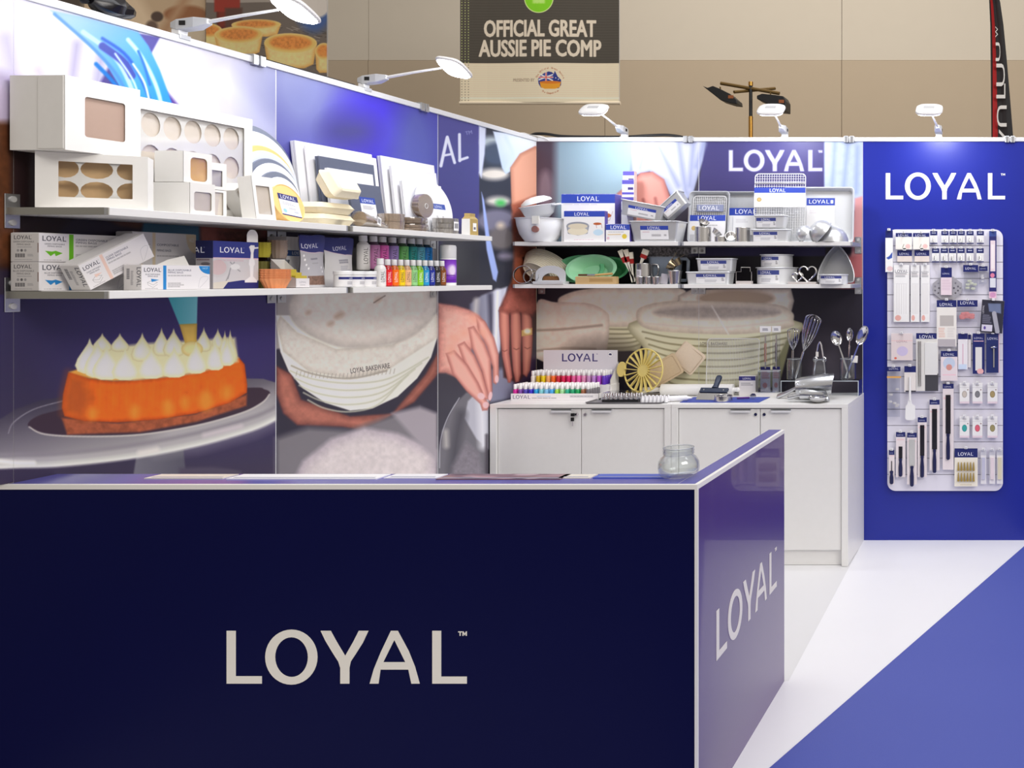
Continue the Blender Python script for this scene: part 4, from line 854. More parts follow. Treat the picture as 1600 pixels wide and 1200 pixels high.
window_box('clear-sided white box tipped over to the left against the small boxes', (-2.80, 3.385, Z1), 0, 0.05, 0.125, 0.06, (.1, .9, .06, .94), PALEIN, rot=(0, math.radians(-36), R90), rad=0.002, x0=0.0)
window_box('white box with a slim clear window leaning back in front of the round boards', (-2.722, 3.352, Z1), 0, 0.088, 0.155, 0.05, (.16, .84, .12, .78), PALEIN, rot=(math.radians(-7), 0, R90), rad=0.002)
# round cake boards leaning on the wall, biggest at the back
th = math.radians(8)
GRB = mat('grey_foil_board', (122, 130, 150), 0.4, 0.1); WHB = mat('white_foil_board', (240, 240, 244), 0.35); PAB = mat('pale_foil_board', (214, 220, 234), 0.35); GOB = mat('gold_foil_board', (250, 206, 134), 0.35)
def disc_board(R, m, X, Yc, label, thick=0.007, ang=th, grp='round cake boards leaning on the left wall', extra=None, z=Z1):
    t = thing('cake_board', label, 'board', (X, Yc, z+0.0004), 0, grp, (-ang, 0, R90))
    M_ = MB(); M_.cyl((0, 0, R), (0, thick, R), R, m, 56); M_.build('disc', t)
    MB().tube([(R*math.cos(a), thick/2, R+R*math.sin(a)) for a in [2*math.pi*k/48 for k in range(48)]], thick*.5, m, 5, closed=True).build('rolled_edge', t)
    return t
for i, (R, m_, lab) in enumerate(((.19, GRB, 'largest round cake board, dark grey, at the back against the left wall'), (.178, WHB, 'white round cake board just inside the largest grey one'), (.166, PAB, 'pale silver round cake board behind the gold one'), (.15, GOB, 'gold round cake board in the middle of the leaning boards'), (.14, PAB, 'pale silver round cake board in front of the gold one'), (.125, GRB, 'grey round cake board, second in size of the grey ones'), (.116, WHB, 'white round cake board between the two smaller grey ones'), (.10, GRB, 'smallest grey round cake board'), (.089, WHB, 'smallest white round cake board, behind the wrapped gold boards'))):
    disc_board(R, m_, -2.932+i*0.0098, 3.600+i*.001, lab)
def gold_label(c):
    c.rect(0, 0, 96, 26, NV); c.poly(ell(18, 76, 9, 9), (150, 200, 236)); c.rect(62, 70, 84, 80, (170, 176, 190), alpha=.6); c.rect(0, 92, 96, 96, NV)
gl = pack_print('gold_board_label', 96, 96, (240, 242, 248), extra=gold_label, logo=(12, 21, 16), ghost=[(14, 36, 60, 3, 5), (40, 58, 40, 2, 5)])
t = thing('cake_board_pack', 'wrapped pack of small gold cake boards with a white and navy label', 'board', (-2.742, 3.50, Z1+0.001), 0, None, (math.radians(-19), math.radians(6), R90))
R = 0.074; MB().cyl((0, 0, R), (0, 0.034, R), R, GOB, 44).build('board_stack', t)
MB().tube([(R*math.cos(a), 0.0, R+R*math.sin(a)) for a in [2*math.pi*k/40 for k in range(40)]], 0.002, GOB, 5, closed=True).build('rim', t)
MB().quad([(-.044, -.0012, .022), (.050, -.0012, .022), (.050, -.0012, .108), (-.044, -.0012, .108)], gl).build('label', t)
# moulded cream takeaway boxes
CRM = mat('cream_pulp', (242, 232, 204), 0.75, grain=0.04, gscale=120)
def clam(label, loc, rot, wd, d, h, lbl=False):
    t = thing('takeaway_box', label, 'box', loc, 0, 'cream moulded takeaway boxes', rot); e = 0.016
    def lay(z0, z1, g0, g1): return [[(x, y, z0) for x, y in rrect(-wd/2+g0, g0, wd/2-g0, d-g0, 0.018)], [(x, y, z1) for x, y in rrect(-wd/2+g1, g1, wd/2-g1, d-g1, 0.018)]]
    MB().rings(lay(0, h*.5, e, 0.003)+[[(x, y, h*.52) for x, y in rrect(-wd/2, 0, wd/2, d, 0.02)]], CRM).build('base_tray', t)
    MB().rings([[(x, y, h*.53) for x, y in rrect(-wd/2, 0, wd/2, d, 0.02)]]+lay(h*.56, h*.94, 0.003, e*.8)+[[(x, y, h) for x, y in rrect(-wd/2+e*1.3, e*1.3, wd/2-e*1.3, d-e*1.3, 0.014)]], CRM).build('lid', t)
    if lbl:
        c = pack_print('pulp_label', 100, 80, (250, 246, 234), ghost=[(12, 10, 70, 6, 7, (206, 200, 190)), (50, 62, 40, 1, 9, (176, 186, 200))]); s_ = 0.05
        MB().quad([(-s_, 0.022, h+.0006), (s_, 0.022, h+.0006), (s_, d-.022, h+.0006), (-s_, d-.022, h+.0006)], c).build('label', t)
clam('cream takeaway box at the bottom of its stack on the left wall shelf', (-2.735, 3.735, Z1), (0, 0, R90+.05), 0.20, 0.118, 0.044)
clam('cream takeaway box in the middle of its stack on the left wall shelf', (-2.737, 3.730, Z1+0.045), (0, 0, R90-.04), 0.19, 0.115, 0.044)
clam('cream takeaway box tipped up on its edge with a pale label', (-2.752, 3.748, Z1+0.0925), (math.radians(60), 0, R90), 0.152, 0.125, 0.068, True)
# square cake boards
def sq_board(label, X, Y0, Y1, h, m, thick=0.012, ang=6, lbl=None, grp='square cake boards leaning on the left wall', n=1):
    t = thing('cake_board', label, 'board', (X, (Y0+Y1)/2, Z1+0.0005), 0, grp, (-math.radians(ang), 0, R90)); w2 = (Y1-Y0)/2; ts = thick/n
    for i in range(n): MB().box(-w2, i*ts, 0, w2, (i+1)*ts-0.0007, h, m).build('board', t, bevel=0.002)
    if lbl: MB().quad([(lbl[0], -.0008, lbl[2]), (lbl[1], -.0008, lbl[2]), (lbl[1], -.0008, lbl[3]), (lbl[0], -.0008, lbl[3])], lbl[4]).build('label', t)
DGB = mat('dark_grey_board', (92, 98, 118), 0.45, grain=0.06)
sq_board('largest white square cake boards, at the back of the middle stack', -2.934, 3.80, 4.248, .352, WHB, .022, n=2)
sq_board('second white square cake board, in front of the largest stack', -2.918, 3.835, 4.252, .335, WHB, .010)
sq_board('dark grey square cake boards behind a white one', -2.890, 3.862, 4.19, .297, DGB, .018, n=2)
sq_board('white square cake boards in front of the dark grey pair', -2.868, 3.874, 4.145, .249, WHB, .014, n=2)
wl_ = lambda nm, q=(50, 76, 168): pack_print(nm, 100, 130, (240, 241, 246), (0, 34), q, (13, 27, 17), ghost=[(14, 46, 70, 3, 7), (14, 100, 30, 2, 7), (60, 100, 26, 2, 8)])
sq_board('small dark grey square cake board with a white and blue label', -2.792, 3.895, 4.092, .193, DGB, .012, 10, (-.045, .048, .03, .135, wl_('dark_board_label')))
sq_board('big white square cake boards at the back of the right-hand stack', -2.928, 4.298, 4.687, .355, WHB, .020, n=2)
sq_board('middle white square cake board of the right-hand stack', -2.902, 4.325, 4.655, .312, WHB, .014)
sq_board('front white square cake boards of the right-hand stack', -2.872, 4.345, 4.635, .245, WHB, .016, n=2)
t = disc_board(.13, WHB, -2.815, 4.50, 'white round cake board with a small label, rightmost on the left wall shelf', .010, math.radians(12), 'round cake boards leaning on the left wall')
MB().quad([(-.02, -.001, .02), (.078, -.001, .02), (.078, -.001, .15), (-.02, -.001, .15)], pack_print('round_board_label', 98, 130, (248, 248, 250), (0, 26), (60, 84, 170), (16, 20, 13), ghost=[(16, 60, 16, 2, 7), (60, 60, 16, 2, 7)], extra=lambda c: c.rect(16, 100, 74, 106, (110, 118, 150)))).build('label', t)
# paper cups in cellophane and other small packs
BRP = mat('brown_glassine', (184, 162, 140), 0.6, grain=0.22, gscale=150); CEL = film('cellophane', (250, 248, 246), 0.16, 0.12); FOIL = mat('silver_foil_cups', (188, 184, 178), 0.4, 0.5, grain=0.2, gscale=200)
def bar_label(nm): return pack_print(nm, 30, 24, (248, 248, 248), extra=lambda c: [c.rect(4+i*2.4, 5, 4+i*2.4+(1.2 if i % 3 else 1.8), 18, DK) for i in range(9)], res=3)
BARC = bar_label('barcode_label')
t = thing('cone_bag', 'clear cone bag of brown paper cups lying with its tip to the right', 'bag', (-2.745, 3.868, Z1+0.034), R90)
MB().cyl((-.012, 0, 0), (.135, 0, -.022), .031, BRP, 12, 0.004).build('paper_cups', t)
MB().cyl((-.022, 0, 0.0), (.15, 0, -.022), .0335, CEL, 12, 0.008).build('cellophane', t)
MB().quad([(.045, -.031, -.018), (.072, -.028, -.026), (.078, -.026, .006), (.052, -.029, .014)], BARC).build('label', t)
def cup_pack(label, loc, R, h, n, m, axis='z', lbl=False, ang=0):
    t = thing('paper_cup_pack', label, 'pack', loc, 0, 'cellophane packs of paper cups', (math.radians(90) if axis == 'y' else 0, 0, R90+ang))
    for i in range(n): MB().lathe([(R*.86, h*i/n+.0012), (R, h*(i+1)/n-.0008)], m, 40, flute=0.05, sm=False).build('cup_stack', t)
    MB().lathe([(R*1.03, 0), (R*1.06, h*.5), (R*1.03, h+.0012)], CEL, 24).build('cellophane', t)
    if lbl: MB().wrap((0, 0, 0), R*1.07, h*.2, h*.8, -110, -70, BARC, 4).build('label', t)
    return t
cup_pack('brown paper cups in crinkled cellophane, left of the flat packs', (-2.765, 4.075, Z1), .047, .068, 2, BRP)
cup_pack('flat round pack of brown cups, lower of two', (-2.79, 4.225, Z1), .074, .030, 2, BRP)
cup_pack('flat round pack of brown cups, upper of two', (-2.79, 4.225, Z1+.032), .071, .028, 2, BRP, ang=.2)
t = cup_pack('round grey-brown pack of cups standing on edge above the flat packs', (-2.745, 4.225, Z1+.115), .052, .035, 1, BRP, 'y')
MB().tube([(.011*math.cos(a), .011*math.sin(a), .0375) for a in [2*math.pi*k/16 for k in range(16)]], .0012, PLAST, 5, closed=True).build('ring_mark', t)
cup_pack('pack of ribbed silver foil cups with a barcode label', (-2.765, 4.455, Z1), .052, .072, 3, FOIL, lbl=True)
GOLDC = mat('gold_card', (200, 172, 104), 0.4, 0.3)
t = thing('gold_carton', 'little gold and white carton with a narrow neck at the far end of the shelf', 'carton', (-2.742, 4.649, Z1), R90)
MB().box(-.035, 0, 0, .035, .042, .082, CARD, front=GOLDC, taper=-.001).build('carton_body', t)
MB().rings([[(-.034, .001, .082), (.034, .001, .082), (.034, .041, .082), (-.034, .041, .082)], [(-.022, .008, .094), (.022, .008, .094), (.022, .036, .094), (-.022, .036, .094)], [(-.022, .008, .110), (.022, .008, .110), (.022, .036, .110), (-.022, .036, .110)]], GOLDC, sm=False).build('neck', t)
MB().quad([(-.012, -.0008, .022), (.018, -.0008, .022), (.018, -.0008, .062), (-.012, -.0008, .062)], pack_print('gold_label', 30, 40, (250, 250, 248), extra=lambda c: c.rect(7, 20, 24, 32, (110, 110, 120)), res=3)).build('label', t)
# ================================================================ lower shelf of the left wall
Z0 = ZL+0.0005
def bag_print(nm, l1, l2, col, wd, h, pale=None, dart=True, tall=False):
    c = canvas(wd, h, (232, 229, 232), 1.6); x = wd*.30
    c.rect(x, -1, x+wd*.045, h+1, col); c.logo(wd*.035, h*.27, wd*.235/4.55, (64, 64, 76), soft=.6)
    c.text(l1, wd*.155, h*.40, 4.2 if not tall else 5, (96, 96, 106), mid=True, fit=wd*.2); c.text(l2, wd*.155, h*.48, 4.2, (96, 96, 106), mid=True, fit=wd*.14)
    k = h/85.0
    if dart: c.poly(V((wd*.06, h*.62), (wd*.13, h*.64), (wd*.165, h*.61), (wd*.235, h*.69), (wd*.165, h*.80), (wd*.155, h*.70), (wd*.115, h*.80)), col, .8)
    else:
        c.line(V((wd*.08, h*.7), (wd*.14, h*.62), (wd*.22, h*.7), (wd*.16, h*.8), (wd*.08, h*.7), (wd*.09, h*.8), (wd*.16, h*.9), (wd*.22, h*.78)), .8, (140, 138, 140), .6)
        if col[2] > 150: c.poly(V((wd*.13, h*.55), (wd*.24, h*.6), (wd*.14, h*.68)), col, .8)
    c.ghost(wd*.05, h*.93, wd*.22, 1, GT, 3, 4)
    c.text(l1, wd*.37, h*.23, 6*k if not tall else 7, (84, 84, 104), fit=wd*.34); c.text(l2, wd*.37, h*.33, 6*k if not tall else 7, (84, 84, 104), fit=wd*.22)
    c.ghost(wd*.37, h*.40, wd*.36, 1, GT, 6, 7); c.ghost(wd*.37, h*.72, wd*.24, 3, GT, 5.5, 9)
    if pale: c.poly(ell(wd, 0, wd*.17, h*.36), pale, 1); c.text('HACCP', wd*.885, h*.14, 6*k, (244, 244, 246), fit=wd*.08)
    c.line(V((wd*.82, h*.95), (wd*.85, h*.55), (wd*.93, h*.45), (wd*.97, h*.55), (wd*.84, h*.94)), .7, (170, 170, 178), .6, sm=True)
    return printed(nm, c.im, 0.5)
def end_print(nm, l1, wd, h):
    c = canvas(wd, h, (204, 200, 198), 2.2); c.logo(wd*.12, h*.22, wd*.62/4.55, (66, 64, 70), soft=.5); c.text(l1, wd*.46, h*.335, 5, (100, 98, 100), mid=True, fit=wd*.74); c.text('PIPING BAGS', wd*.46, h*.43, 5, (100, 98, 100), mid=True, fit=wd*.48)
    c.ghost(wd*.24, h*.48, wd*.5, 1, GT, 4, 3)
    for i in range(3): c.poly(ell(wd*(.26+i*.13), h*.61, 3.6, 4), (92, 90, 92) if i == 1 else (150, 148, 150), .8)
    for i in range(11): c.rect(wd*.17+i*2.6, h*.72, wd*.17+i*2.6+(1.3 if i % 3 else 2.1), h*.85, (70, 68, 72))
    c.ghost(wd*.6, h*.74, wd*.2, 2, GT, 4, 6); c.ghost(wd*.14, h*.92, wd*.66, 1, GT, 3, 5); c.rect(wd*.955, h*.35, wd*.985, h*.68, (110, 80, 74))
    return printed(nm, c.im, 0.55)
BOXM = mat('pale_carton', (222, 219, 220), 0.5)
GRN, BLU, PEA, BEI = (104, 186, 30), (38, 132, 202), (236, 204, 192), (232, 214, 184)
carton('piping_bag_box', 'piping bag box with a blue dart print, under the green one', 'box', (-2.900, 2.892, Z0), R90, .29, .0845, .083, BOXM, bag_print('blue_box_front', 'BLUE DISPOSABLE', 'PIPING BAGS', BLU, 290, 85), end_print('blue_box_end', 'BLUE DISPOSABLE', 83, 85), group='piping bag boxes')
carton('piping_bag_box', 'piping bag box with a green stripe and green dart, on the blue one', 'box', (-2.900, 2.892, Z0+0.0862), R90, .29, .0845, .083, BOXM, bag_print('green_box_front', 'GREEN DISPOSABLE', 'PIPING BAGS', GRN, 290, 85, GRN), end_print('green_box_end', 'GREEN DISPOSABLE', 83, 85), group='piping bag boxes')
c = canvas(60, 83, (214, 211, 210), 2)
c.segs(LOGO_SEGS, (74, 74, 82), 44, 8, 14, ang=90); [c.rect(10, 12+i*3, 20, 13.6+i*3, DK) for i in range(12)]; c.ghost(24, 20, 8, 8, GT, 6, 3)
eprint = printed('turned_end', c.im, 0.5)
carton('piping_bag_box', 'clear piping bag box with a peach stripe lying tilted across the others', 'box', (-2.822, 2.822, Z0+0.001), 0, .232, .083, .058, BOXM, bag_print('clear_box_front', 'CLEAR DISPOSABLE', 'PIPING BAGS', PEA, 232, 83, None, False), eprint, rot=(0, math.radians(-27.2), R90), x0=0.0, group='piping bag boxes')
carton('piping_bag_box', 'tall piping bag box with a beige stripe standing behind the blue one', 'box', (-2.928, 3.182, Z0), R90, .236, .19, .055, BOXM, bag_print('beige_box_front', 'COMPOSTABLE', 'PIPING BAGS', BEI, 236, 190, BEI, False, True), group='piping bag boxes')
t = carton('piping_bag_box', 'small piping bag box with a blue stripe and blue corner, at the shelf front', 'box', (-2.760, 3.0405, Z0), R90, .245, .0785, .056, BOXM, bag_print('blue_small_front', 'BLUE DISPOSABLE', 'PIPING BAGS', BLU, 245, 79, BLU, False), eprint, group='piping bag boxes')
MB().quad([(-.02, .05, .0795), (.10, .05, .0795), (.095, .062, .112), (.03, .058, .098)], CARD).build('open_flap', t)
def mixer(c):
    c.rect(0, 66, 190, 71, (226, 190, 200)); c.poly(ell(20, 105, 34, 30), (216, 178, 180), 3); c.poly(ell(20, 105, 42, 40), (196, 192, 192), 2, alpha=.4)
    for p in (((60, 150), (70, 110), (86, 84)), ((70, 84), (96, 110), (110, 120)), ((52, 160), (66, 130))): c.line(V(*p), 4, (150, 148, 152), 3)
    c.poly(ell(90, 102, 20, 12), (226, 224, 224), 4); c.poly(V((0, 166), (60, 158), (190, 166), (190, 190), (0, 190)), (216, 208, 196), 2); c.poly(V((60, 164), (120, 156), (190, 158), (190, 190), (40, 190)), NV, 1)
    c.poly(V((148, 20), (156, 12), (172, 12), (174, 20), (192, 18), (192, 25), (172, 28), (168, 44), (168, 66), (174, 72), (176, 90), (170, 100), (168, 140), (184, 156), (184, 166), (130, 166), (130, 156), (152, 140), (150, 100), (146, 90), (148, 72), (154, 66), (156, 44), (152, 30)), (238, 236, 238), 1, edge=(200, 198, 204), ew=4)
t = carton('mixer_box', 'navy-topped box picturing a white kitchen tool on the lower left shelf', 'box', (-2.780, 3.293, Z0), R90, .19, .166, .06, mat('box_navy_side', (28, 32, 84), .5), pack_print('mixer_front', 190, 190, (206, 202, 204), (0, 66), (46, 54, 132), (28, 46, 22), extra=mixer, ghost=[(20, 76, 110, 1, 5, (206, 160, 176))], res=1.3), pack_print('mixer_side', 60, 166, (176, 172, 176), (0, 60), (26, 30, 80), (-60, 42, 20), ghost=[(4, 64, 50, 1, 6, (70, 40, 52))], extra=lambda c: c.poly(ell(34, 80, 16, 6), (110, 104, 108), 3)), parts=False)
m = MB(); m.prism([(.045, .166), (.092, .166), (.092, .190)]+[(.0685+.0235*math.cos(a), .188+.0235*math.sin(a)) for a in [math.pi*k/10 for k in range(1, 10)]]+[(.045, .190)], 0.0, .001, CARD); m.build('hang_tab', t)
# baking cups, tubs
def cups(label, loc, R0, R1, h, n, m, gap=.010, fl=.05, grp='stacks of baking cups'):
    t = thing('baking_cup_stack', label, 'cups', loc, 0, grp)
    for i in range(n): MB().lathe([(R0*1.0, i*gap), (R1, i*gap+h), (R1*.97, i*gap+h), (R0*.96, i*gap+.002)], m, 36, flute=fl, sm=False, capb=True).build('cup', t)
    return t
ORG = mat('orange_baking_cup', (236, 156, 104), 0.65); YEL = mat('lime_baking_cup', (196, 188, 62), 0.6); OLV = mat('olive_cup', (120, 116, 60), 0.5); RIB = film('ribbed_clear_cup', (236, 240, 244), 0.14, 0.15); BRC = mat('taupe_cups', (168, 150, 138), 0.6)
cups('orange pleated baking cups nested in a stack at the shelf front', (-2.752, 3.428, Z0), .030, .046, .036, 5, ORG, .0085)
t = cups('lime yellow cups stacked on olive ones beside the mixer box', (-2.875, 3.515, Z0), .022, .027, .03, 6, OLV, .014)
for i in range(5): MB().lathe([(.024, .115+i*.009), (.029, .135+i*.009), (.027, .135+i*.009), (.023, .118+i*.009)], YEL, 30, flute=.05, sm=False).build('yellow_cup', t)
t = cups('stack of clear ribbed plastic cups with taupe ones on top', (-2.875, 3.592, Z0), .026, .036, .06, 4, RIB, .016, .06)
for i in range(5): MB().lathe([(.025, .112+i*.011), (.031, .138+i*.011), (.029, .138+i*.011)], BRC, 30, flute=.05, sm=False).build('taupe_cup', t)
t = thing('display_tray', 'white card display tray with a sloping grey side and yellow packs', 'box', (-2.738, 3.541, Z0), R90)
m = MB(); GS = mat('grey_card', (196, 188, 186), 0.6)
for x, mm in ((-.033, GS), (.0315, CARD)): m.face([m.addv(p) for p in ((x, 0, 0), (x, 0, .036), (x, .03, .044), (x, .095, .108), (x, .095, 0))], mm); m.face([m.addv(p) for p in ((x+.0012, .095, 0), (x+.0012, .095, .108), (x+.0012, .03, .044), (x+.0012, 0, .036), (x+.0012, 0, 0))], mm)
m.box(-.033, 0, 0, .033, .0012, .036, CARD, front=pack_print('tray_lip', 66, 36, (226, 222, 224), logo=(18, 18, 7), logoc=(150, 150, 160), ghost=[(20, 24, 30, 1, 4)], res=2)); m.box(-.033, .094, 0, .033, .0952, .108, CARD); m.box(-.033, 0, 0, .033, .095, .0012, CARD); m.build('tray', t)
for k in range(3): MB().box(-.028, .006+k*.02, .002, .028, .02+k*.02, .046+k*.012, mat('yellow_pack', (206, 186, 66), .5)).build('yellow_pack', t)
carton('tub_box', 'white clear-topped box with a navy strip, left of the navy-topped pouches', 'box', (-2.880, 3.690, Z0), R90, .094, .198, .075, mat('tub_white', (226, 224, 226), .4), pack_print('tub_front', 94, 198, (220, 218, 220), (52, 74), (34, 70, 130), (28, 69, 12), extra=lambda c: [c.rect(x, 0, x+3, 50, (206, 202, 204)) for x in (20, 40, 60)]+[c.rect(76, 8, 84, 52, (40, 46, 60))]))
def pouch(label, loc, wd, h, frontp, body):
    t = thing('pouch', label, 'pouch', loc, R90, 'navy-topped stand-up pouches')
    nx, nz = 8, 10
    def pt(u, v, s): e = math.sin(math.pi*min(max(u, 0), 1))**.6; d = .030*(1-v)**.8*e+.002; return ((u-.5)*wd*(1-.05*math.sin(math.pi*v)), .03-s*d+.004*math.sin(9*v+3*u)*v, h*v*(1-.02*math.sin(math.pi*u*2)))
    m = MB()
    for s, mm in ((1, frontp), (-1, body)):
        ids = [[m.addv(pt(i/nx, j/nz, s)) for i in range(nx+1)] for j in range(nz+1)]
        for j in range(nz):
            for i in range(nx):
                q = [ids[j][i], ids[j][i+1], ids[j+1][i+1], ids[j+1][i]]; uv = [(i/nx, j/nz), ((i+1)/nx, j/nz), ((i+1)/nx, (j+1)/nz), (i/nx, (j+1)/nz)]
                m.face(q if s > 0 else q[::-1], mm, uv if s > 0 else uv[::-1], True)
    m.build('pouch_body', t)
    MB().box(-wd/2, .026, h*.985, wd/2, .034, h*1.0, NAVY).build('top_seal', t)
def pp1(c):
    c.poly(V((0, 0), (134, 0), (134, 66), (70, 68), (0, 60)), (46, 50, 118), 1); c.line(V((0, 61), (70, 69), (134, 67)), 2, (226, 196, 206), 1); c.rect(22, 160, 112, 196, (132, 104, 92), 2, noise=.2, ns=5); c.rect(0, 196, 134, 206, (206, 204, 208))
    for x, y in ((92, 128), (96, 144), (112, 130), (12, 80), (14, 96), (18, 116), (26, 130)): c.poly(ell(x, y, 3, 5, 20), (250, 248, 250), 2)
def pp2(c):
    c.poly(V((0, 0), (172, 0), (172, 70), (110, 72), (60, 62), (0, 52)), (46, 50, 118), 1); c.line(V((0, 53), (60, 63), (110, 73), (172, 71)), 2, (226, 196, 206), 1)
    c.poly(ell(100, 166, 10, 8), (60, 60, 70), 1); c.poly(ell(140, 168, 5, 6), (80, 80, 90), 1)
pouch('navy-topped pouch with a clear belly showing brown powder', (-2.790, 3.692, Z0), .128, .205, pack_print('pouch_one', 134, 206, (186, 184, 190), extra=pp1, logo=(8, 50, 18), ghost=[(40, 90, 50, 1, 8, (90, 90, 104)), (44, 108, 40, 1, 6)]), mat('pouch_grey', (190, 188, 194), .3))
pouch('navy-topped white pouch behind the three small white jars', (-2.822, 3.878, Z0), .166, .203, pack_print('pouch_two', 172, 206, (222, 220, 222), extra=pp2, logo=(46, 52, 17), ghost=[(66, 92, 70, 2, 9, (100, 100, 116)), (70, 118, 60, 3, 8, (180, 180, 190))]), mat('pouch_white', (226, 224, 226), .35))
JL = pack_print('jar_label', 110, 60, (236, 234, 234), (8, 22), NV, (62, 20, 9), ghost=[(50, 34, 50, 3, 6)], res=1.2)
for i, y in enumerate((3.748, 3.818, 3.888)):
    t = thing('jar', ('left', 'middle', 'right')[i]+' of the three small white jars with navy bands at the shelf front', 'jar', (-2.737, y, Z0), 0, 'small white jars with navy bands')
    MB().lathe([(.029, 0), (.031, .002), (.031, .048), (.029, .050)], PLAST, 24).build('jar_body', t); MB().lathe([(.032, .0505), (.032, .063), (.030, .065)], PLAST, 28, flute=.012).build('lid', t); MB().wrap((0, 0, 0), .0314, .004, .047, -80, 40, JL, 10).build('label', t)
# colour bottles
def bottle(name, label, loc, R, h, body, lc, grp, txt=(40, 40, 50), caph=.17, lab=(.05, .74), front=0, white=False):
    t = thing(name, label, 'bottle', loc, 0, grp); sh = h*(1-caph)
    MB().lathe([(R*.92, 0), (R, .002), (R, sh*.80), (R*.88, sh*.90), (R*.56, sh*.985), (R*.5, sh)], mat('bottle_'+str(body), body, .18, coat=.3), 20).build('bottle_body', t)
    MB().lathe([(R*.60, sh+.0005), (R*.62, sh+.001), (R*.60, h-.001), (R*.55, h)], PLAST, 24, flute=.02).build('cap', t)
    W, H = 100, 150; c = canvas(W, H, lc, 1.1)
    c.segs(LOGO_SEGS, txt, 58, 120, 22, ang=-90); c.ghost(66, 30, 10, 10, tuple(int(v*.7+txt[0]*.3) for v in lc), 9, 3)
    MB().wrap((0, 0, 0), R*1.012, h*lab[0], h*lab[1], -110, 60, printed('bottle_label', c.im, .35), 10).build('label', t)
MB().box(-.06, 0, 0, .06, .53, .069, BLACK).build('riser_block')
o = bpy.data.objects['riser_block']; o.location = (-2.848, 3.982, Z0); tag(o, 'low black riser under the back row of colour bottles', 'riser')
for y, c_, nm in ((4.014, (236, 234, 232), 'white'), (4.077, (196, 128, 178), 'dusky pink'), (4.134, (216, 92, 176), 'bright magenta'), (4.199, (156, 130, 196), 'lilac'), (4.266, (104, 180, 96), 'leaf green'), (4.328, (20, 140, 136), 'teal'), (4.383, (84, 164, 186), 'pale turquoise'), (4.439, (20, 122, 198), 'sky blue')):
    wt_ = nm == 'white'; bottle('colour_bottle', f'tall {nm} bottle with a white cap in the back row of colour bottles', (-2.845, y, Z0+.0695), .0252, .150, (232, 230, 228) if wt_ else tuple(int(v*.35+20) for v in c_), c_, 'tall colour bottles on the riser', txt=tuple(int(v*.45) for v in c_))
for i, (c_, nm) in enumerate((((232, 230, 228), 'white'), ((224, 26, 38), 'red'), ((248, 112, 14), 'orange'), ((244, 208, 14), 'yellow'), ((244, 190, 138), 'peach'), ((150, 212, 140), 'mint green'), ((140, 208, 36), 'lime green'), ((32, 150, 214), 'light blue'), ((28, 44, 150), 'dark blue'), ((40, 38, 40), 'black'), ((136, 74, 24), 'brown'))):
    wt_ = i == 0; R = .021 if wt_ else .0185
    bottle('colour_bottle', f'small {nm} bottle with a white cap in the front row of colour bottles', (-2.742, 3.972+i*.0415+(0 if wt_ else .003), Z0), R, .120 if wt_ else .117, tuple(int(v*.75) for v in c_) if not wt_ else c_, c_, 'small colour bottles at the shelf front', txt=(70, 70, 76) if nm in ('white', 'yellow', 'peach', 'mint green') else (246, 244, 244), caph=.22, lab=(.05, .62))
t = thing('spray_can', 'purple spray can with a white cap right of the small bottles', 'can', (-2.752, 4.455, Z0))
c = canvas(110, 120, (112, 40, 176), 1.5); c.poly(ell(60, 50, 44, 40), (150, 84, 214), 40); c.poly(ell(62, 56, 18, 28), (236, 220, 246), 16); c.ghost(36, 80, 44, 1, (70, 20, 120), 9, 6); c.ghost(30, 104, 60, 2, (80, 30, 130), 5, 2)
MB().lathe([(.033, 0), (.0345, .002), (.0345, .004), (.0345, .128), (.033, .131)], PLAST, 28).build('can_body', t); MB().wrap((0, 0, 0), .0348, .014, .124, -140, 60, printed('spray_label', c.im, .25), 14).build('label', t); MB().lathe([(.0345, .1312), (.0345, .184), (.031, .192), (.02, .194)], mat('pale_grey_cap', (214, 214, 216), .35), 28).build('cap', t)
# ================================================================ upper shelf of the back wall
def XB(px, Y): return (px-PX0)*Y/F
def ZB(py, Y): return EYE-(py-PY0)*Y/F
MBW = mat('white_bowl_plastic', (238, 240, 244), 0.3, coat=.2)
t = thing('mixing_bowl', 'large white plastic mixing bowl in the corner of the back wall shelf', 'bowl', (-2.853, 5.500, Z1))
R = .133
MB().lathe([(R*.58, 0), (R*.62, .001), (R*.84, .045), (R*.95, .095), (R*.985, .132), (R*1.03, .134), (R*1.04, .138), (R*.97, .138), (R*.93, .095), (R*.82, .047), (R*.6, .006)], MBW, 48).build('bowl_body', t)
MB().cyl((.03, -R*.90-.004, .07), (.03, -R*.90+.012, .07), .0185, mat('brown_sticker', (150, 104, 96), .6), 24).build('sticker', t)
MB().box(.022, -R*1.05, .10, .062, -R*1.0, .145, mat('cream_strap', (232, 230, 222), .5)).build('strap', t)
t = thing('mixing_bowl', 'smaller white bowl with a ring handle tipped inside the large one', 'bowl', (-2.858, 5.500, Z1+.152), 0, None, (math.radians(8), math.radians(-8), 0)); R = .098
MB().lathe([(R*.5, -.012), (R*.8, .012), (R*.97, .06), (R*1.03, .064), (R*.95, .066), (R*.78, .02), (R*.48, -.006)], MBW, 40).build('bowl_body', t)
MB().tube([(R+.018+.022*math.cos(a), -.01+.02*math.sin(a), .055) for a in [2*math.pi*k/16 for k in range(16)]], .006, MBW, 6, closed=True).build('ring_handle', t)
t = thing('mixing_bowl', 'white lid-like shallow bowl lying over the tipped bowl', 'bowl', (-2.880, 5.505, Z1+.232), 0, None, (math.radians(14), math.radians(-14), 0)); R = .085
MB().lathe([(R*1.02, 0), (R*.95, .012), (R*.6, .030), (R*.2, .036)], MBW, 36).build('bowl_body', t)
BN = (54, 76, 176)
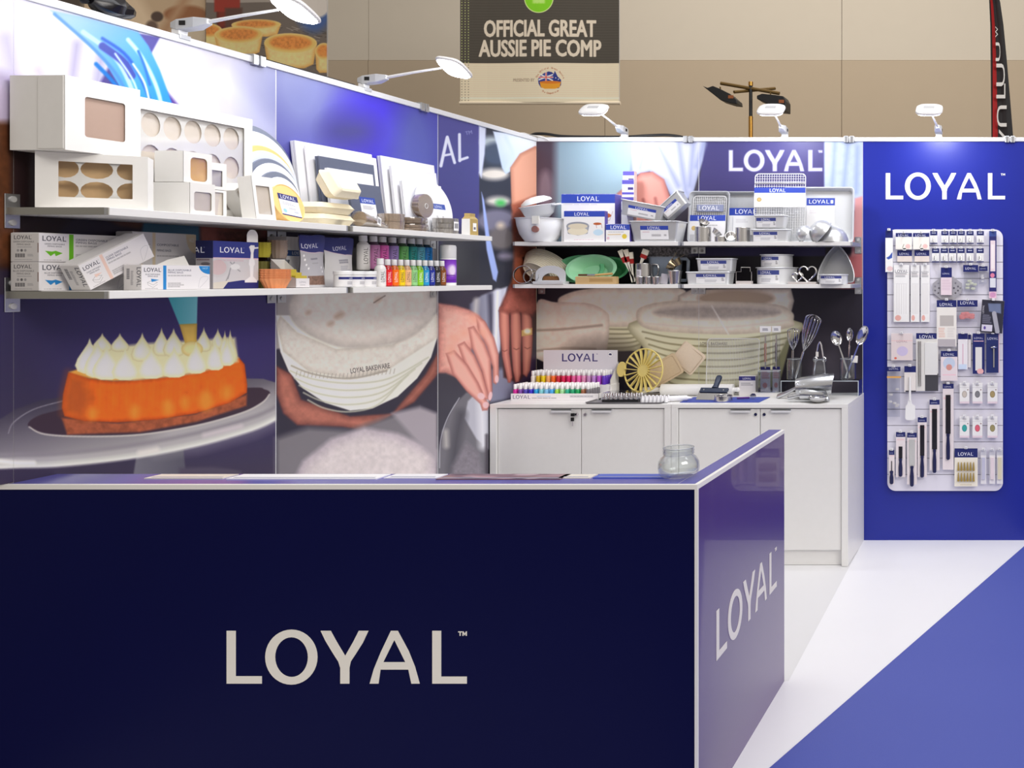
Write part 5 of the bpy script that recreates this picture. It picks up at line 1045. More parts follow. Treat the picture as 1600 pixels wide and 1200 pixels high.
def tinpic(kind):
    def f(c):
        W, H = c.X.max(), c.Y.max()
        if kind == 'ring':
            c.poly(ell(W*.34, H*.48, W*.28, H*.13), (196, 198, 204), 1); c.poly(V((W*.06, H*.48), (W*.62, H*.48), (W*.58, H*.74), (W*.34, H*.80), (W*.10, H*.74)), (168, 170, 178), 1.5, edge=(130, 132, 142), ew=8)
            c.poly(ell(W*.34, H*.66, W*.25, H*.13), (232, 222, 196), 2); c.poly(ell(W*.34, H*.46, W*.26, H*.10), (150, 152, 160), 1); c.poly(ell(W*.34, H*.50, W*.24, H*.09), (222, 210, 184), 2)
            for q in (.82, .95): c.line(V((W*q-8, H*.42), (W*q-4, H*.55)), 2, (170, 90, 80), 1); 
            c.poly(ell(W*.82, H*.42, W*.10, H*.04), (186, 96, 52), 1.5); c.poly(ell(W*.84, H*.70, W*.12, H*.10), (198, 224, 240), 3)
        elif kind == 'big':
            c.poly(ell(W*.4, H*.52, W*.2, H*.08), (180, 200, 206), 2); c.poly(ell(W*.83, H*.45, W*.1, H*.05), (190, 104, 58), 1.5); c.line(V((W*.73, H*.36), (W*.78, H*.55), (W*.9, H*.55), (W*.96, H*.36)), 1.6, (176, 120, 110), 1)
        elif kind == 'pin':
            c.line(V((W*.1, H*.6), (W*.62, H*.58)), 6, (226, 200, 160), 2); c.poly(ell(W*.78, H*.7, W*.1, H*.14), (226, 200, 70), 2); c.poly(ell(W*.1, H*.8, W*.06, H*.08), (232, 196, 206), 2)
    return f
PUR = mat('carton_violet_side', (92, 80, 168), .5)
Yf = 5.50; carton('tin_box', 'largest blue-topped carton, behind the one picturing a cake tin', 'box', ((XB(877, Yf)+XB(961, Yf))/2, Yf, Z1), 0, XB(961, Yf)-XB(877, Yf), .283, .09, CARD, pack_print('tin_box_big', 316, 283, WH, (0, 54), BN, (94, 42, 28), extra=tinpic('big'), ghost=[(10, 60, 290, 1, 6, (200, 196, 206))]), right=PUR, lid=PUR, group='blue-topped cartons')
Yf = 5.452; carton('tin_box', 'blue-topped carton picturing a grey cake tin with raised sides', 'box', ((XB(881, Yf)+XB(945, Yf))/2, Yf, Z1), 0, XB(945, Yf)-XB(881, Yf), .180, .04, CARD, pack_print('tin_box_mid', 240, 180, WH, (0, 34), BN, (62, 28, 19), extra=tinpic('ring'), ghost=[(60, 166, 120, 1, 7, (222, 186, 200))], res=1.2), right=PUR, lid=PUR, group='blue-topped cartons')
Yf = 5.445; carton('tin_box', 'smallest blue-topped carton, beside the silver loaf tin', 'box', ((XB(946.5, Yf)+XB(984, Yf))/2, Yf, Z1), 0, XB(984, Yf)-XB(946.5, Yf), .102, .045, CARD, pack_print('tin_box_small', 140, 102, WH, (0, 34), BN, (28, 28, 20), extra=tinpic('pin'), ghost=[(16, 44, 90, 1, 6)], res=1.3), right=PUR, lid=PUR, group='blue-topped cartons')
for i, (Yf, h, nm) in enumerate(((5.63, .432, 'tallest'), (5.585, .375, 'middle'), (5.540, .268, 'shortest'))):
    a, b = XB(973-i*1.2, Yf), XB(991-i*.5, Yf)
    carton('slim_box', f'{nm} of the slim violet-topped white boxes standing behind the loaf tins', 'box', ((a+b)/2, Yf, Z1), 0, b-a, h, .04, CARD, pack_print('slim_front', 70, h*1000, (244, 243, 246), (0, 26), (92, 84, 176), extra=lambda c: [c.rect(34, 44, 66, 60, (70, 60, 120)), c.rect(0, 74, 70, 88, (92, 84, 176))]), right=mat('slim_side', (226, 206, 200), .5), lid=PUR, group='slim violet-topped boxes')
LBL = pack_print('tin_label', 100, 46, (246, 246, 248), (0, 14), BN, (26, 12.4, 10), ghost=[(8, 20, 30, 1, 4, (214, 170, 180)), (40, 30, 40, 1, 9), (84, 30, 12, 1, 7)], res=2)
LBL2 = pack_print('tin_label_b', 100, 46, (236, 236, 238), (0, 16), (62, 72, 140), (26, 13.4, 10), ghost=[(8, 20, 30, 1, 4), (30, 30, 50, 2, 7, (170, 170, 178)), (88, 20, 8, 2, 9)], res=2)
def loaf(name, label, loc, wd, d, h, m=TIN, taper=.012, lbl=None, rot=None, group='silver cake tins', rz=0, rim=.004, lm=LBL, cat='tin'):
    """open tin with rolled rim; origin middle of the front bottom edge"""
    t = thing(name, label, cat, loc, rz, group, rot); T = taper
    def R(z, k, g=0.0): return [(x, y, z) for x, y in rrect(-wd/2-k+g, -k+g, wd/2+k-g, d+k-g, .012)]
    MB().rings([R(0, 0), R(h*.5, T*.5), R(h, T), R(h, T, .0015), R(h*.5, T*.5, .0015), R(.002, 0, .0015)], m).build('tin_body', t)
    MB().tube(R(h, T+rim*.4), rim, m, 6, closed=True).build('rolled_rim', t)
    if lbl:
        u0, u1, v0, v1 = lbl; s = lambda v: -T*v-.0022
        MB().quad([(wd*(u0-.5), s(v0), h*v0), (wd*(u1-.5), s(v0), h*v0), (wd*(u1-.5), s(v1), h*v1), (wd*(u0-.5), s(v1), h*v1)], lm).build('label', t)
    return t
Yf = 5.452; a, b = XB(990, Yf), XB(1056, Yf); loaf('loaf_tin', 'large silver loaf tin holding two tilted tins, back wall upper shelf', ((a+b)/2, Yf, Z1), b-a, .12, .118, lbl=(.18, .84, .12, .78), taper=.018)
loaf('loaf_tin', 'silver loaf tin lying tilted to the right on the left of the large one', (-2.247, 5.458, Z1+.138), .235, .09, .088, lbl=(.16, .86, .1, .72), taper=.01, rot=(0, math.radians(11), 0))
loaf('loaf_tin', 'silver loaf tin standing steeply tilted on the right of the large one', (-2.040, 5.470, Z1+.178), .150, .085, .085, lbl=(.1, .8, .12, .7), taper=.01, rot=(0, math.radians(-42), 0))
# trays
def tray(label, loc, wd, h, m, ang=8, depth=.022, mesh=None, lbl=None, extra=None, name='baking_tray'):
    """shallow tray standing on its edge, open side to the front"""
    t = thing(name, label, 'tray', loc, 0, 'silver baking trays', (-math.radians(ang), 0, 0))
    o = lambda y, g: [(x, y, z) for x, z in rrect(-wd/2+g, g, wd/2-g, h-g, .022)]
    MB().rings([o(0, 0), o(0.001, .006), o(depth, .018), o(depth, .02), o(depth+.0015, .018), o(.002, .004)], m, capa=False, capb=False).build('tray_wall', t)
    MB().rings([o(depth-.0004, .0185), o(depth+.0004, .0185)], m).build('tray_base', t)
    MB().tube(o(0.0, 0.001), .0042, m, 6, closed=True).build('rolled_rim', t)
    return t
MT = mat('matt_tray', (196, 198, 202), .42, .55, grain=.05, gscale=60); MT2 = mat('bright_tray', (226, 228, 231), .38, .35)
WIRE = mat('chrome_wire', (232, 232, 234), .3, .35)
def wire_grid(t, wd, h, nx, nz, y, r=.0016, m=WIRE, name='wire_mesh', z0=0.0, x0=0.0, rad=.02, frame=True):
    g = MB(); xs = [-wd/2+wd*i/nx for i in range(1, nx)]
    for x in xs: g.cyl((x0+x, y, z0+.002), (x0+x, y, z0+h-.002), r, m, 5, caps=False)
    for i in range(1, nz): g.cyl((x0-wd/2+.002, y+r, z0+h*i/nz), (x0+wd/2-.002, y+r, z0+h*i/nz), r, m, 5, caps=False)
    o = g.build(name, t); o['kind'] = 'stuff'
    if frame: MB().tube([(x0+x, y, z0+z) for x, z in rrect(-wd/2, 0, wd/2, h, rad)], r*2.2, m, 6, closed=True).build('wire_frame', t)
Y = 5.60; t = tray('silver tray with a wire rack and label inside, left of the tall cooling rack', (XB(1107, Y), Y-.02, Z1), .240, .312, MT)
wire_grid(t, .20, .235, 17, 14, .012, z0=.05)
MB().quad([(-.115, .004, .005), (.10, .004, .005), (.10, .004, .168), (-.115, .004, .168)], pack_print('rack_card', 215, 163, (236, 234, 238), (0, 36), BN, (50, 30, 24), extra=lambda c: [c.rect(0, 36, 215, 40, (226, 226, 234)), c.poly(ell(28, 80, 14, 14), (214, 186, 120), 2), c.rect(6, 118, 34, 158, (206, 204, 208))], ghost=[(60, 60, 120, 1, 9)])).build('card', t)
MB().quad([(-.075, .005, .19), (.085, .005, .19), (.085, .005, .232), (-.075, .005, .232)], pack_print('rack_band', 160, 42, (132, 138, 168), logo=(12, 34, 27), logoc=(226, 226, 232))).build('band', t)
Y = 5.67; t = tray('plain silver tray with a blue-topped card, between the wire rack trays', (XB(1186, Y), Y-.02, Z1), .46, .312, MT, ang=4)
MB().quad([(-.190, .012, .05), (-.02, .012, .05), (-.02, .012, .215), (-.190, .012, .215)], pack_print('tray_card', 170, 165, (246, 246, 248), (0, 46), BN, (44, 36, 28), extra=lambda c: c.poly(ell(30, 100, 3, 50), (206, 206, 212), 2), ghost=[(50, 70, 90, 2, 12, (214, 212, 218)), (50, 120, 80, 1, 12, (206, 204, 210))])).build('card', t)
Y = 5.60; t = tray('large bright tray with a blue and white label, rightmost on the upper shelf', (XB(1277, Y), Y, Z1), XB(1334, Y)-XB(1222, Y), .335, MT2, ang=5, depth=.03)
MB().quad([(-.075, .028, .03), (.095, .028, .03), (.095, .028, .275), (-.075, .028, .275)], pack_print('tray_label', 125, 206, (246, 246, 248), (0, 38), BN, (10, 28, 20), extra=lambda c: c.rect(106, 10, 118, 28, (226, 228, 240)), ghost=[(14, 60, 90, 2, 12, (224, 218, 222))])).build('label', t)
Y = 5.535; xa_, xb_ = XB(1178, Y), XB(1257, Y)
t = thing('cooling_rack', 'tall wire cooling rack standing upright with a blue and white card band', 'rack', ((xa_+xb_)/2, Y, Z1+.004), 0, None, (-math.radians(4), 0, 0)); wd = xb_-xa_
wire_grid(t, wd, .405, 21, 27, 0.0, .0014, rad=.022)
MB().cyl((-wd/2, -.004, .35), (wd/2, -.004, .35), .003, WIRE, 6).build('cross_bar', t)
MB().box(-wd/2-.002, -.006, .205, wd/2+.002, .006, .322, CARD, front=pack_print('rack_sleeve', 306, 117, (246, 245, 244), (0, 32), BN, (92, 27, 21), extra=lambda c: c.poly(ell(30, 72, 14, 13), (206, 180, 120), 3, edge=(150, 120, 60), ew=6), ghost=[(90, 60, 130, 1, 9, (222, 220, 224)), (244, 80, 40, 1, 9, (206, 206, 214))])).build('card_sleeve', t)
Yf = 5.445
for z, p0, p1, h, lab in ((0, 1176, 1230, .070, 'wide white-silver tin with a label, lower one in front of the cooling rack'), (.079, 1181, 1225, .073, 'white-silver tin with a label stacked on the wide one, before the cooling rack')):
    a, b = XB(p0, Yf), XB(p1, Yf); loaf('cake_tin', lab, ((a+b)/2, Yf, Z1+z), b-a, .065, h, MT2, .008, lbl=(.03, .72, .06, .82), lm=LBL2)
STL = mat('satin_steel', (210, 208, 206), .24, 1.0)
def ring(label, loc, R, h, name='ring_cutter', grp='steel rings and moulds by the trays', n=28, cat='cutter', rot=None):
    t = thing(name, label, cat, loc, 0, grp, rot); MB().lathe([(R, 0), (R, h), (R*.97, h), (R*.97, 0)], STL, n, capa=False, capb=False).build('band', t); MB().tube([(R*.99*math.cos(a), R*.99*math.sin(a), h) for a in [2*math.pi*k/n for k in range(n)]], .0012, STL, 5, closed=True).build('rim', t)
ring('shiny steel cylinder mould in front of the wire rack tray', (XB(1099, 5.48), 5.475, Z1), .046, .086)
ring('shiny steel cylinder mould in front of the plain tray', (XB(1161, 5.48), 5.475, Z1), .042, .082)
ring('low steel ring between the two cylinder moulds', (XB(1126, 5.47), 5.470, Z1), .034, .03)
for x, z, rx, ry, lab in ((1099, .107, 25, 30, 'small shiny fluted mould tipped on the left steel cylinder'), (1119, .052, -20, 40, 'small shiny fluted mould lying over the low steel ring'), (1142, .028, 60, 20, 'small round mould standing on edge between the steel cylinders')):
    t = thing('tart_mould', lab, 'mould', (XB(x, 5.475), 5.475, Z1+z), 0, None, tuple(math.radians(q) for q in (rx, ry, 0)))
    MB().lathe([(.018, -.012), (.030, .014), (.028, .014), (.017, -.010)], STL, 24, flute=.06, sm=False).build('mould_body', t); MB().cyl((0, 0, -.0125), (0, 0, -.011), .016, STL, 20).build('mould_base', t)
DOME = mat('satin_dome', (214, 216, 219), .3, .75)
def dome(label, loc, R, rot):
    t = thing('dome_mould', label, 'mould', loc, 0, 'half-sphere cake moulds', rot)
    MB().lathe([(R*math.cos(a), R*math.sin(a)) for a in [math.pi/2*k/9 for k in range(9)]]+[(R*.02, R)], DOME, 36, capa=False).build('shell', t); MB().lathe([(R*.98, 0), (R*1.07, -.001), (R*1.07, .002), (R, .003)], DOME, 36, capa=False, capb=False).build('flange', t)
dome('half-sphere mould lying face down, rightmost in front of the bright tray', (XB(1297, 5.49), 5.530, Z1+.001), .100, (0, 0, 0))
dome('half-sphere mould tilted over on the left side of the face-down one', (XB(1284, 5.46), 5.480, Z1+.052), .076, (math.radians(20), math.radians(-48), 0))
dome('small half-sphere mould tipped up at the left of the domes', (XB(1257, 5.46), 5.475, Z1+.044), .052, (math.radians(20), math.radians(-50), 0))
# ================================================================ lower shelf of the back wall
CANE = mat('cream_cane', (222, 214, 194), .7, grain=.05, gscale=100)
for i in range(3):
    t = thing('proofing_basket', ('front', 'middle', 'back')[i]+' one of the nested cream cane proofing baskets leaning in the corner', 'basket', (XB(848+i*1, 5.56), 5.56+i*.012, Z0+.086+i*.006), 0, 'nested cream cane baskets', (math.radians(-62), math.radians(27), 0)); prof = []
    m = MB()
    for k in range(9): u = k/8; m.tube([((.070+.040*u)*1.30*math.cos(a), (.070+.040*u)*.74*math.sin(a), -.045+.085*u) for a in [2*math.pi*q/30 for q in range(30)]], .0062, CANE, 6, closed=True)
    b = m.build('coiled_wall', t); b['kind'] = 'stuff'
    MB().lathe([(.088, -.048), (.088, -.043)], CANE, 30, sx=1, sy=.57).build('basket_base', t)
t = thing('scraper_stand', 'white arched card holder with a half-round cut-out and brown scraper', 'scraper', (XB(861, 5.46), 5.455, Z0))
hw = .088; o = [(-hw, 0), (hw, 0), (hw, .06)]+[(hw*math.cos(a)*1.0, .06+.048*math.sin(a)) for a in [math.pi*k/12 for k in range(1, 12)]]+[(-hw, .06)]
MB().holed(o, [[(-.052, .022), (.052, .022)]+[(.052*math.cos(a), .022+.042*math.sin(a)) for a in [math.pi*k/10 for k in range(1, 10)]]], 0.0, mat('white_steel', (232, 233, 236), .3, .3), .002).build('arch_plate', t)
MB().box(-.05, .012, .018, .05, .02, .046, mat('brown_wood', (140, 96, 58), .5, grain=.2)).build('wood_grip', t)
MB().box(-hw, -.03, 0, hw, .04, .016, mat('white_steel', (232, 233, 236), .3, .3)).build('base', t)
for i, (px, py, R) in enumerate(((819, 430, .052), (830, 432, .042), (836, 434, .032))):
    t = thing('ring_cutter', ('largest', 'middle', 'smallest')[i]+' wire-thin steel ring cutter leaning on the cane baskets', 'cutter', (XB(px, 5.45), 5.442+i*.012, Z0+R+.002), 0, 'thin steel ring cutters', (math.radians(78), 0, .2))
    MB().lathe([(R, -.009), (R, .009), (R*.97, .009), (R*.97, -.009)], STL, 28, capa=False, capb=False).build('band', t); MB().tube([(R*math.cos(a), R*math.sin(a), .009) for a in [2*math.pi*k/28 for k in range(28)]], .0016, STL, 5, closed=True).build('rim', t)
for i, (px, c_, Yq, R, ang, lab) in enumerate(((952, (84, 176, 116), 5.60, .092, -68, 'dark green oval proofing basket at the right back of the green ones'), (908, (112, 196, 142), 5.575, .105, -66, 'mid green oval proofing basket at the left of the green ones'), (926, (160, 222, 178), 5.53, .108, -66, 'pale green oval proofing basket at the front of the green ones'))):
    t = thing('proofing_basket', lab, 'basket', (XB(px, Yq), Yq, Z0+.082), 0, 'green oval baskets leaning on the back wall', (math.radians(66), 0, 0)); m_ = mat('green_basket_%d' % i, c_, .45)
    prof = []
    for k in range(9): u = k/8; r = R*(.62+.38*u); prof += [(r, -.035+.05*u), (r+.003, -.035+.05*u+.003)]
    prof += [(R*1.07, .018), (R*1.07, .022), (R*.97, .022)]
    for k in range(9): u = 1-k/8; r = R*(.62+.38*u)-.006; prof += [(r, -.035+.05*u+.006), (r-.002, -.035+.05*u+.002)]
    MB().lathe(prof, m_, 40, sx=1.28, sy=.78).build('ribbed_basket', t)
    MB().tube([(R*1.07*1.28*math.cos(a), R*1.07*.78*math.sin(a), .021) for a in [2*math.pi*k/40 for k in range(40)]], .003, m_, 6, closed=True).build('rim', t)
KR = mat('kraft_box', (196, 164, 116), .7, grain=.06); WD = mat('beech_wood', (206, 170, 112), .5, grain=.12)
carton('kraft_box', 'low kraft box with a pastry brush lying on it, before the green baskets', 'box', (XB(931, 5.45), 5.442, Z0), 0, XB(962, 5.45)-XB(900, 5.45), .043, .05, KR, pack_print('kraft_front', 230, 43, (198, 166, 118), extra=lambda c: (c.rect(80, 8, 216, 32, (182, 148, 96)), c.line(V((86, 20), (210, 20)), 4, (160, 126, 80), 2))))
t = thing('pastry_brush', 'pastry brush with a pale wooden handle lying on the kraft box', 'brush', (XB(930, 5.45), 5.462, Z0+.0525))
MB().cyl((-.005, 0, 0), (.095, 0, .008), .006, WD, 10, .0075).build('handle', t); MB().cyl((-.05, 0, -.001), (-.005, 0, 0), .0072, STEEL, 10).build('ferrule', t); MB().rings([[(x, y*w_, z*h_) for y, z in ((-1, -1), (1, -1), (1, 1), (-1, 1))] for x, w_, h_ in ((-.10, .011, .006), (-.05, .008, .006))], mat('dark_bristle', (96, 60, 40), .8, grain=.4, gscale=300), sm=False).build('bristles', t)
CRH = mat('cream_handle', (232, 228, 212), .4); REDF = mat('red_ferrule', (168, 34, 30), .4)
def brush(label, p0, p1, wd):
    a, b = PY(*p0, 5.50), PY(*p1, 5.50); d = b-a; t = thing('flat_brush', label, 'brush', tuple(a), 0, 'flat brushes with red collars'); L_ = d.length; u = d.normalized(); ang = math.atan2(u.x, u.z)
    e = (0, ang, 0); t.rotation_euler = e
    MB().rings([[(x*k*wd, y, z*L_) for x, y in ((-1, -.004), (1, -.004), (1, .004), (-1, .004))] for z, k in ((0, .42), (.08, .5), (.35, .30), (.58, .5), (.62, .8))], CRH, sm=False).build('handle', t)
    MB().box(-wd, -.006, .62*L_, wd, .006, .78*L_, REDF).build('ferrule', t); MB().box(-wd*1.05, -.005, .78*L_, wd*1.05, .005, L_, mat('cream_bristle', (238, 232, 210), .8, grain=.15, gscale=300)).build('bristles', t)
brush('cream brush leaning left, first of the red-collared brushes', (992, 440), (969, 391), .014); brush('cream brush leaning left, second of the red-collared brushes', (989, 441), (977, 390), .015); brush('cream brush with a red collar, standing nearest the steel jug', (990, 441), (986, 394), .010); brush('cream brush with a red collar leaning right behind the steel jug', (996, 425), (1010, 390), .018)
def mug(label, loc, R, h, handle=True, name='measuring_jug', taper=1.0, m=STL, cat='jug'):
    t = thing(name, label, cat, loc, 0, None); MB().lathe([(R*taper, 0), (R, h), (R*.96, h), (R*taper*.95, .003)], m, 28).build('vessel', t)
    MB().tube([(R*1.0*math.cos(a), R*1.0*math.sin(a), h) for a in [2*math.pi*k/28 for k in range(28)]], .0018, m, 5, closed=True).build('rim', t)
    if handle: MB().tube([(R*.95, 0, h*.97), (R*1.5, 0, h*.95), (R*1.62, 0, h*.72), (R*1.5, 0, h*.45), (R*.97, 0, h*.3)], .0045, m, 8).build('handle', t)
    return t
mug('shiny steel jug with a loop handle and white label', (XB(1006, 5.52), 5.530, Z0), .052, .120)
t = bpy.data.objects['measuring_jug']; MB().wrap((0, 0, 0), .0528, .04, .085, -125, -88, pack_print('jug_label', 40, 45, (226, 224, 232), ghost=[(6, 10, 26, 3, 8)], res=2), 6).build('label', t)
for px, R, lab in ((999, .024, 'small steel measuring cup, left of the three before the steel jug'), (1012, .022, 'small steel measuring cup, middle of the three before the steel jug'), (1025, .026, 'small steel measuring cup, right of the three before the steel jug')):
    mug(lab, (XB(px, 5.44), 5.448, Z0), R, .042, False, 'measuring_cup', .8, cat='cup')
o = MB().box(-.022, 0, 0, .022, .004, .06, mat('grey_tag', (178, 174, 182), .5)).build('price_card', bevel=.002, loc=(XB(1037, 5.45), 5.447, Z0+.001), rot=(math.radians(-8), math.radians(6), 0)); tag(o, 'small grey card leaning between the steel cups', 'card')
mug('tapered steel measuring cup with bronze scoops lying on top', (XB(1054, 5.455), 5.462, Z0), .042, .078, False, 'measuring_cup', .72, cat='cup')
BRZ = mat('dark_bronze_steel', (150, 134, 108), .25, .95)
for i, (px, z, R, ry, lab) in enumerate(((1050, .110, .034, -58, 'bronze-tinted measuring scoop tipped on the steel cup'), (1057, .125, .030, -30, 'bronze-tinted measuring scoop standing above the other one'))):
    t = thing('measuring_scoop', lab, 'scoop', (XB(px, 5.46), 5.462, Z0+z), 0, 'bronze-tinted measuring scoops', (math.radians(10), math.radians(ry), 0)); MB().lathe([(R*.75, -.02), (R, .02), (R*.95, .02), (R*.7, -.018)], BRZ, 24).build('bowl', t); MB().box(R*.9, -.008, .016, R*2.3, .008, .0185, BRZ).build('handle', t)
JUG = mat('blue_tinted_plastic', (206, 222, 242), .35, trans=.55, ior=1.1)
t = thing('plastic_jug', 'large see-through bluish measuring jug with a square handle', 'jug', (XB(1040, 5.60), 5.600, Z0))
MB().rings([[(x*k, y*k, z) for x, y in rrect(-.088, -.062, .088, .062, .03)] for z, k in ((0, .86), (.002, .88), (.158, 1.0), (.158, .96), (.004, .84))], JUG).build('vessel', t); JH = mat('frosted_plastic', (200, 212, 228), .4, trans=.4)
MB().tube([(.084, 0, .150), (.125, 0, .150), (.136, 0, .138), (.134, 0, .03), (.122, 0, .02), (.080, 0, .02)], .010, JH, 8).build('handle', t); MB().tube([(x, y, .159) for x, y in rrect(-.089, -.063, .089, .063, .03)], .003, JH, 6, closed=True).build('rim', t)
Yf = 5.450; a, b = XB(1074, Yf), XB(1138, Yf); loaf('cake_tin', 'flat rectangular white tin at the bottom of the stack by the plastic jug', ((a+b)/2, Yf, Z0), b-a, .10, .069, MT2, .006, lbl=(.22, .93, .08, .86), lm=LBL2)
a, b = XB(1089, Yf), XB(1142, Yf); loaf('cake_tin', 'flat rectangular white tin on top of the stack by the plastic jug', ((a+b)/2, Yf+.01, Z0+.0745), b-a, .09, .073, MT2, .006, lbl=(.10, .86, .1, .86), lm=LBL2)
t = thing('wire_stand', 'small square wire stand between the rectangular and round tins', 'stand', (XB(1163, 5.47), 5.46, Z0)); g_ = .0022
MB().tube([(-.045, 0, .002), (-.045, 0, .072), (-.022, .02, .072), (-.022, .02, .098), (.032, .02, .098), (.032, .02, .072), (.045, 0, .072), (.045, 0, .002)], g_, STL).build('wire_loop', t); MB().box(-.045, -.004, 0, .045, .03, .018, mat('grey_card', (196, 188, 186), 0.6)).build('base', t)
def round_tin(label, px, Yc, z, R, h, lbl=True):
    t = thing('round_tin', label, 'tin', (XB(px, Yc), Yc, Z0+z), 0, 'round white cake tins'); MB().lathe([(R, 0), (R, h), (R*1.06, h), (R*1.06, h+.003), (R*.98, h+.003), (R*.98, .002)], MT2, 40).build('tin_body', t)
    MB().tube([(R*1.05*math.cos(a), R*1.05*math.sin(a), h+.002) for a in [2*math.pi*k/40 for k in range(40)]], .003, MT2, 6, closed=True).build('rolled_rim', t); MB().wrap((0, 0, 0), R*1.004, h*.06, h*.86, -150, -70, LBL2, 12).build('label', t)
round_tin('larger round white tin at the bottom of its stack', 1214.5, 5.565, 0, .116, .094); round_tin('smaller round white tin on top of the larger one', 1214, 5.565, .0985, .092, .072)
def heart(s): return [(s*.92*math.sin(a)**3, s*(.8125*math.cos(a)-.3125*math.cos(2*a)-.125*math.cos(3*a)-.0625*math.cos(4*a)+.6)) for a in [2*math.pi*k/40 for k in range(40)]]
for i, (px, s, lab) in enumerate(((1262, .054, 'larger steel heart cutter standing right of the round tins'), (1246, .032, 'smaller steel heart cutter standing right of the round tins'))):
    t = thing('heart_cutter', lab, 'cutter', (XB(px, 5.46), 5.455, Z0+.014), 0, 'steel heart cutters'); MB().tube([(x, 0, z+s*.30) for x, z in heart(s)], .0030, STL, 6, closed=True).build('cutting_edge', t); MB().tube([(x, .022, z+s*.30) for x, z in heart(s)], .0020, STL, 6, closed=True).build('rear_edge', t)
o = MB().box(-.082, -.012, 0, .082, .05, .013, mat('grey_card', (196, 188, 186), 0.6)).build('grey_plinth', bevel=.002, loc=(XB(1254, 5.46), 5.455, Z0)); tag(o, 'flat grey plinth under the steel heart cutters', 'plinth')
# rounded triangular tin standing up, small tin in front
t = thing('triangle_tin', 'rounded triangular grey tin standing on its side with the open face forward', 'tin', (XB(1305, 5.56), 5.60, Z0+.004), 0, None, (math.radians(-12), 0, 0))
tri = [(-.098, .0), (-.09, -.0), (0, .0), (.09, 0), (.108, .02), (.100, .08), (.06, .165), (.012, .222), (-.012, .222), (-.06, .165), (-.100, .08), (-.108, .02)]; tri = [tuple(q) for q in smooth(tri, 4)]; cz = .095
o = lambda y, k: [(x*k, y, cz+(z-cz)*k) for x, z in tri]; GT_ = mat('grey_tin', (188, 190, 194), .38, .5)
MB().rings([o(-.03, 1.0), o(.03, .90), o(.032, .88), o(-.028, .97)], GT_, capb=False, capa=False).build('tin_wall', t); MB().rings([o(.028, .9), o(.032, .9)], GT_).build('tin_base', t); MB().tube(o(-.03, 1.0), .004, GT_, 6, closed=True).build('rolled_rim', t)
t = thing('round_tin', 'small shallow round tin with a label in front of the triangular tin', 'tin', (XB(1302, 5.47), 5.475, Z0), 0, None); R = .082
MB().lathe([(R, 0), (R, .052), (R*1.05, .052), (R*1.05, .055), (R*.97, .055), (R*.97, .002)], MT2, 36).build('tin_body', t); MB().tube([(R*1.04*math.cos(a), R*1.04*math.sin(a), .0545) for a in [2*math.pi*k/36 for k in range(36)]], .0028, MT2, 6, closed=True).build('rolled_rim', t); MB().wrap((0, 0, 0), R*1.005, .003, .048, -140, -45, LBL2, 12).build('label', t)
# ================================================================ on top of the cabinets
ZC = CBT+0.0006
# two-step display of tiny colour bottles
DY = 5.362
t = thing('bottle_display', 'white two-step card display with a tall back board, full of tiny colour bottles', 'display', (-2.70, DY, ZC)); bx0, bx1 = -.252, .252
DSP = mat('display_card', (238, 236, 236), .5)
MB().box(bx0, 0, 0, bx1, .004, .039, DSP, front=pack_print('display_lip', 504, 40, (238, 236, 238), logo=(12, 31, 22), logoc=(116, 116, 140), ghost=[(150, 14, 90, 1, 8, (170, 190, 226)), (120, 24, 160, 1, 9), (340, 12, 130, 1, 16, (160, 160, 170))], res=1.2)).build('front_lip', t)
MB().box(bx0, .004, 0, bx1, .155, .010, DSP).build('lower_step', t)
MB().box(bx0+.018, .155, 0, bx1+.004, .262, .072, DSP).build('upper_step', t)
m = MB(); m.face([m.addv(p) for p in ((bx1, 0, 0), (bx1, .262, 0), (bx1, .262, .20), (bx1, .155, .10), (bx1, .150, .045), (bx1, 0, .039))], DSP); m.face([m.addv(p) for p in ((bx1-.003, 0, .039), (bx1-.003, .150, .045), (bx1-.003, .155, .10), (bx1-.003, .262, .20), (bx1-.003, .262, 0), (bx1-.003, 0, 0))], DSP); m.build('side_cheek', t)
def dsp_x(c):
    c.poly(ell(402, 26, 15, 15), (250, 250, 252), 1); c.line(ell(402, 26, 15, 15), 1.2, (180, 180, 190), 1); c.poly(V((393, 26), (397, 20), (402, 19), (405, 22), (407, 18), (411, 26), (407, 33), (402, 29), (394, 31)), (40, 42, 90), 1)
MB().box(-.200, .262, 0, .245, .266, .268, DSP, front=pack_print('display_back', 445, 268, (228, 227, 234), logo=(112, 68, 47), logoc=(58, 52, 120), extra=dsp_x)).build('back_board', t)
LOW = [('magenta', (206, 34, 150)), ('plum', (122, 70, 160)), ('indigo', (76, 66, 168)), ('deep blue', (50, 40, 190)), ('azure', (34, 156, 214)), ('pale aqua', (126, 200, 208)), ('powder blue', (120, 186, 226)), ('cornflower', (66, 162, 226)), ('lime', (150, 206, 66)), ('pale mint', (160, 218, 160)), ('jade', (40, 172, 136)), ('emerald', (30, 160, 110)), ('green', (16, 156, 86)), ('brown', (150, 92, 62)), ('grey', (110, 106, 112))]
UPP = [('cream', (236, 230, 222)), ('mustard', (208, 174, 26)), ('yellow', (236, 208, 20)), ('apricot', (240, 170, 106)), ('orange', (244, 112, 36)), ('scarlet', (206, 34, 56)), ('crimson', (216, 32, 84)), ('ruby', (214, 22, 98)), ('rose', (222, 90, 152)), ('pink', (236, 110, 180)), ('blush', (224, 142, 186)), ('mauve', (196, 140, 190)), ('lavender', (184, 132, 206)), ('orchid', (182, 80, 200)), ('violet', (96, 50, 186))]
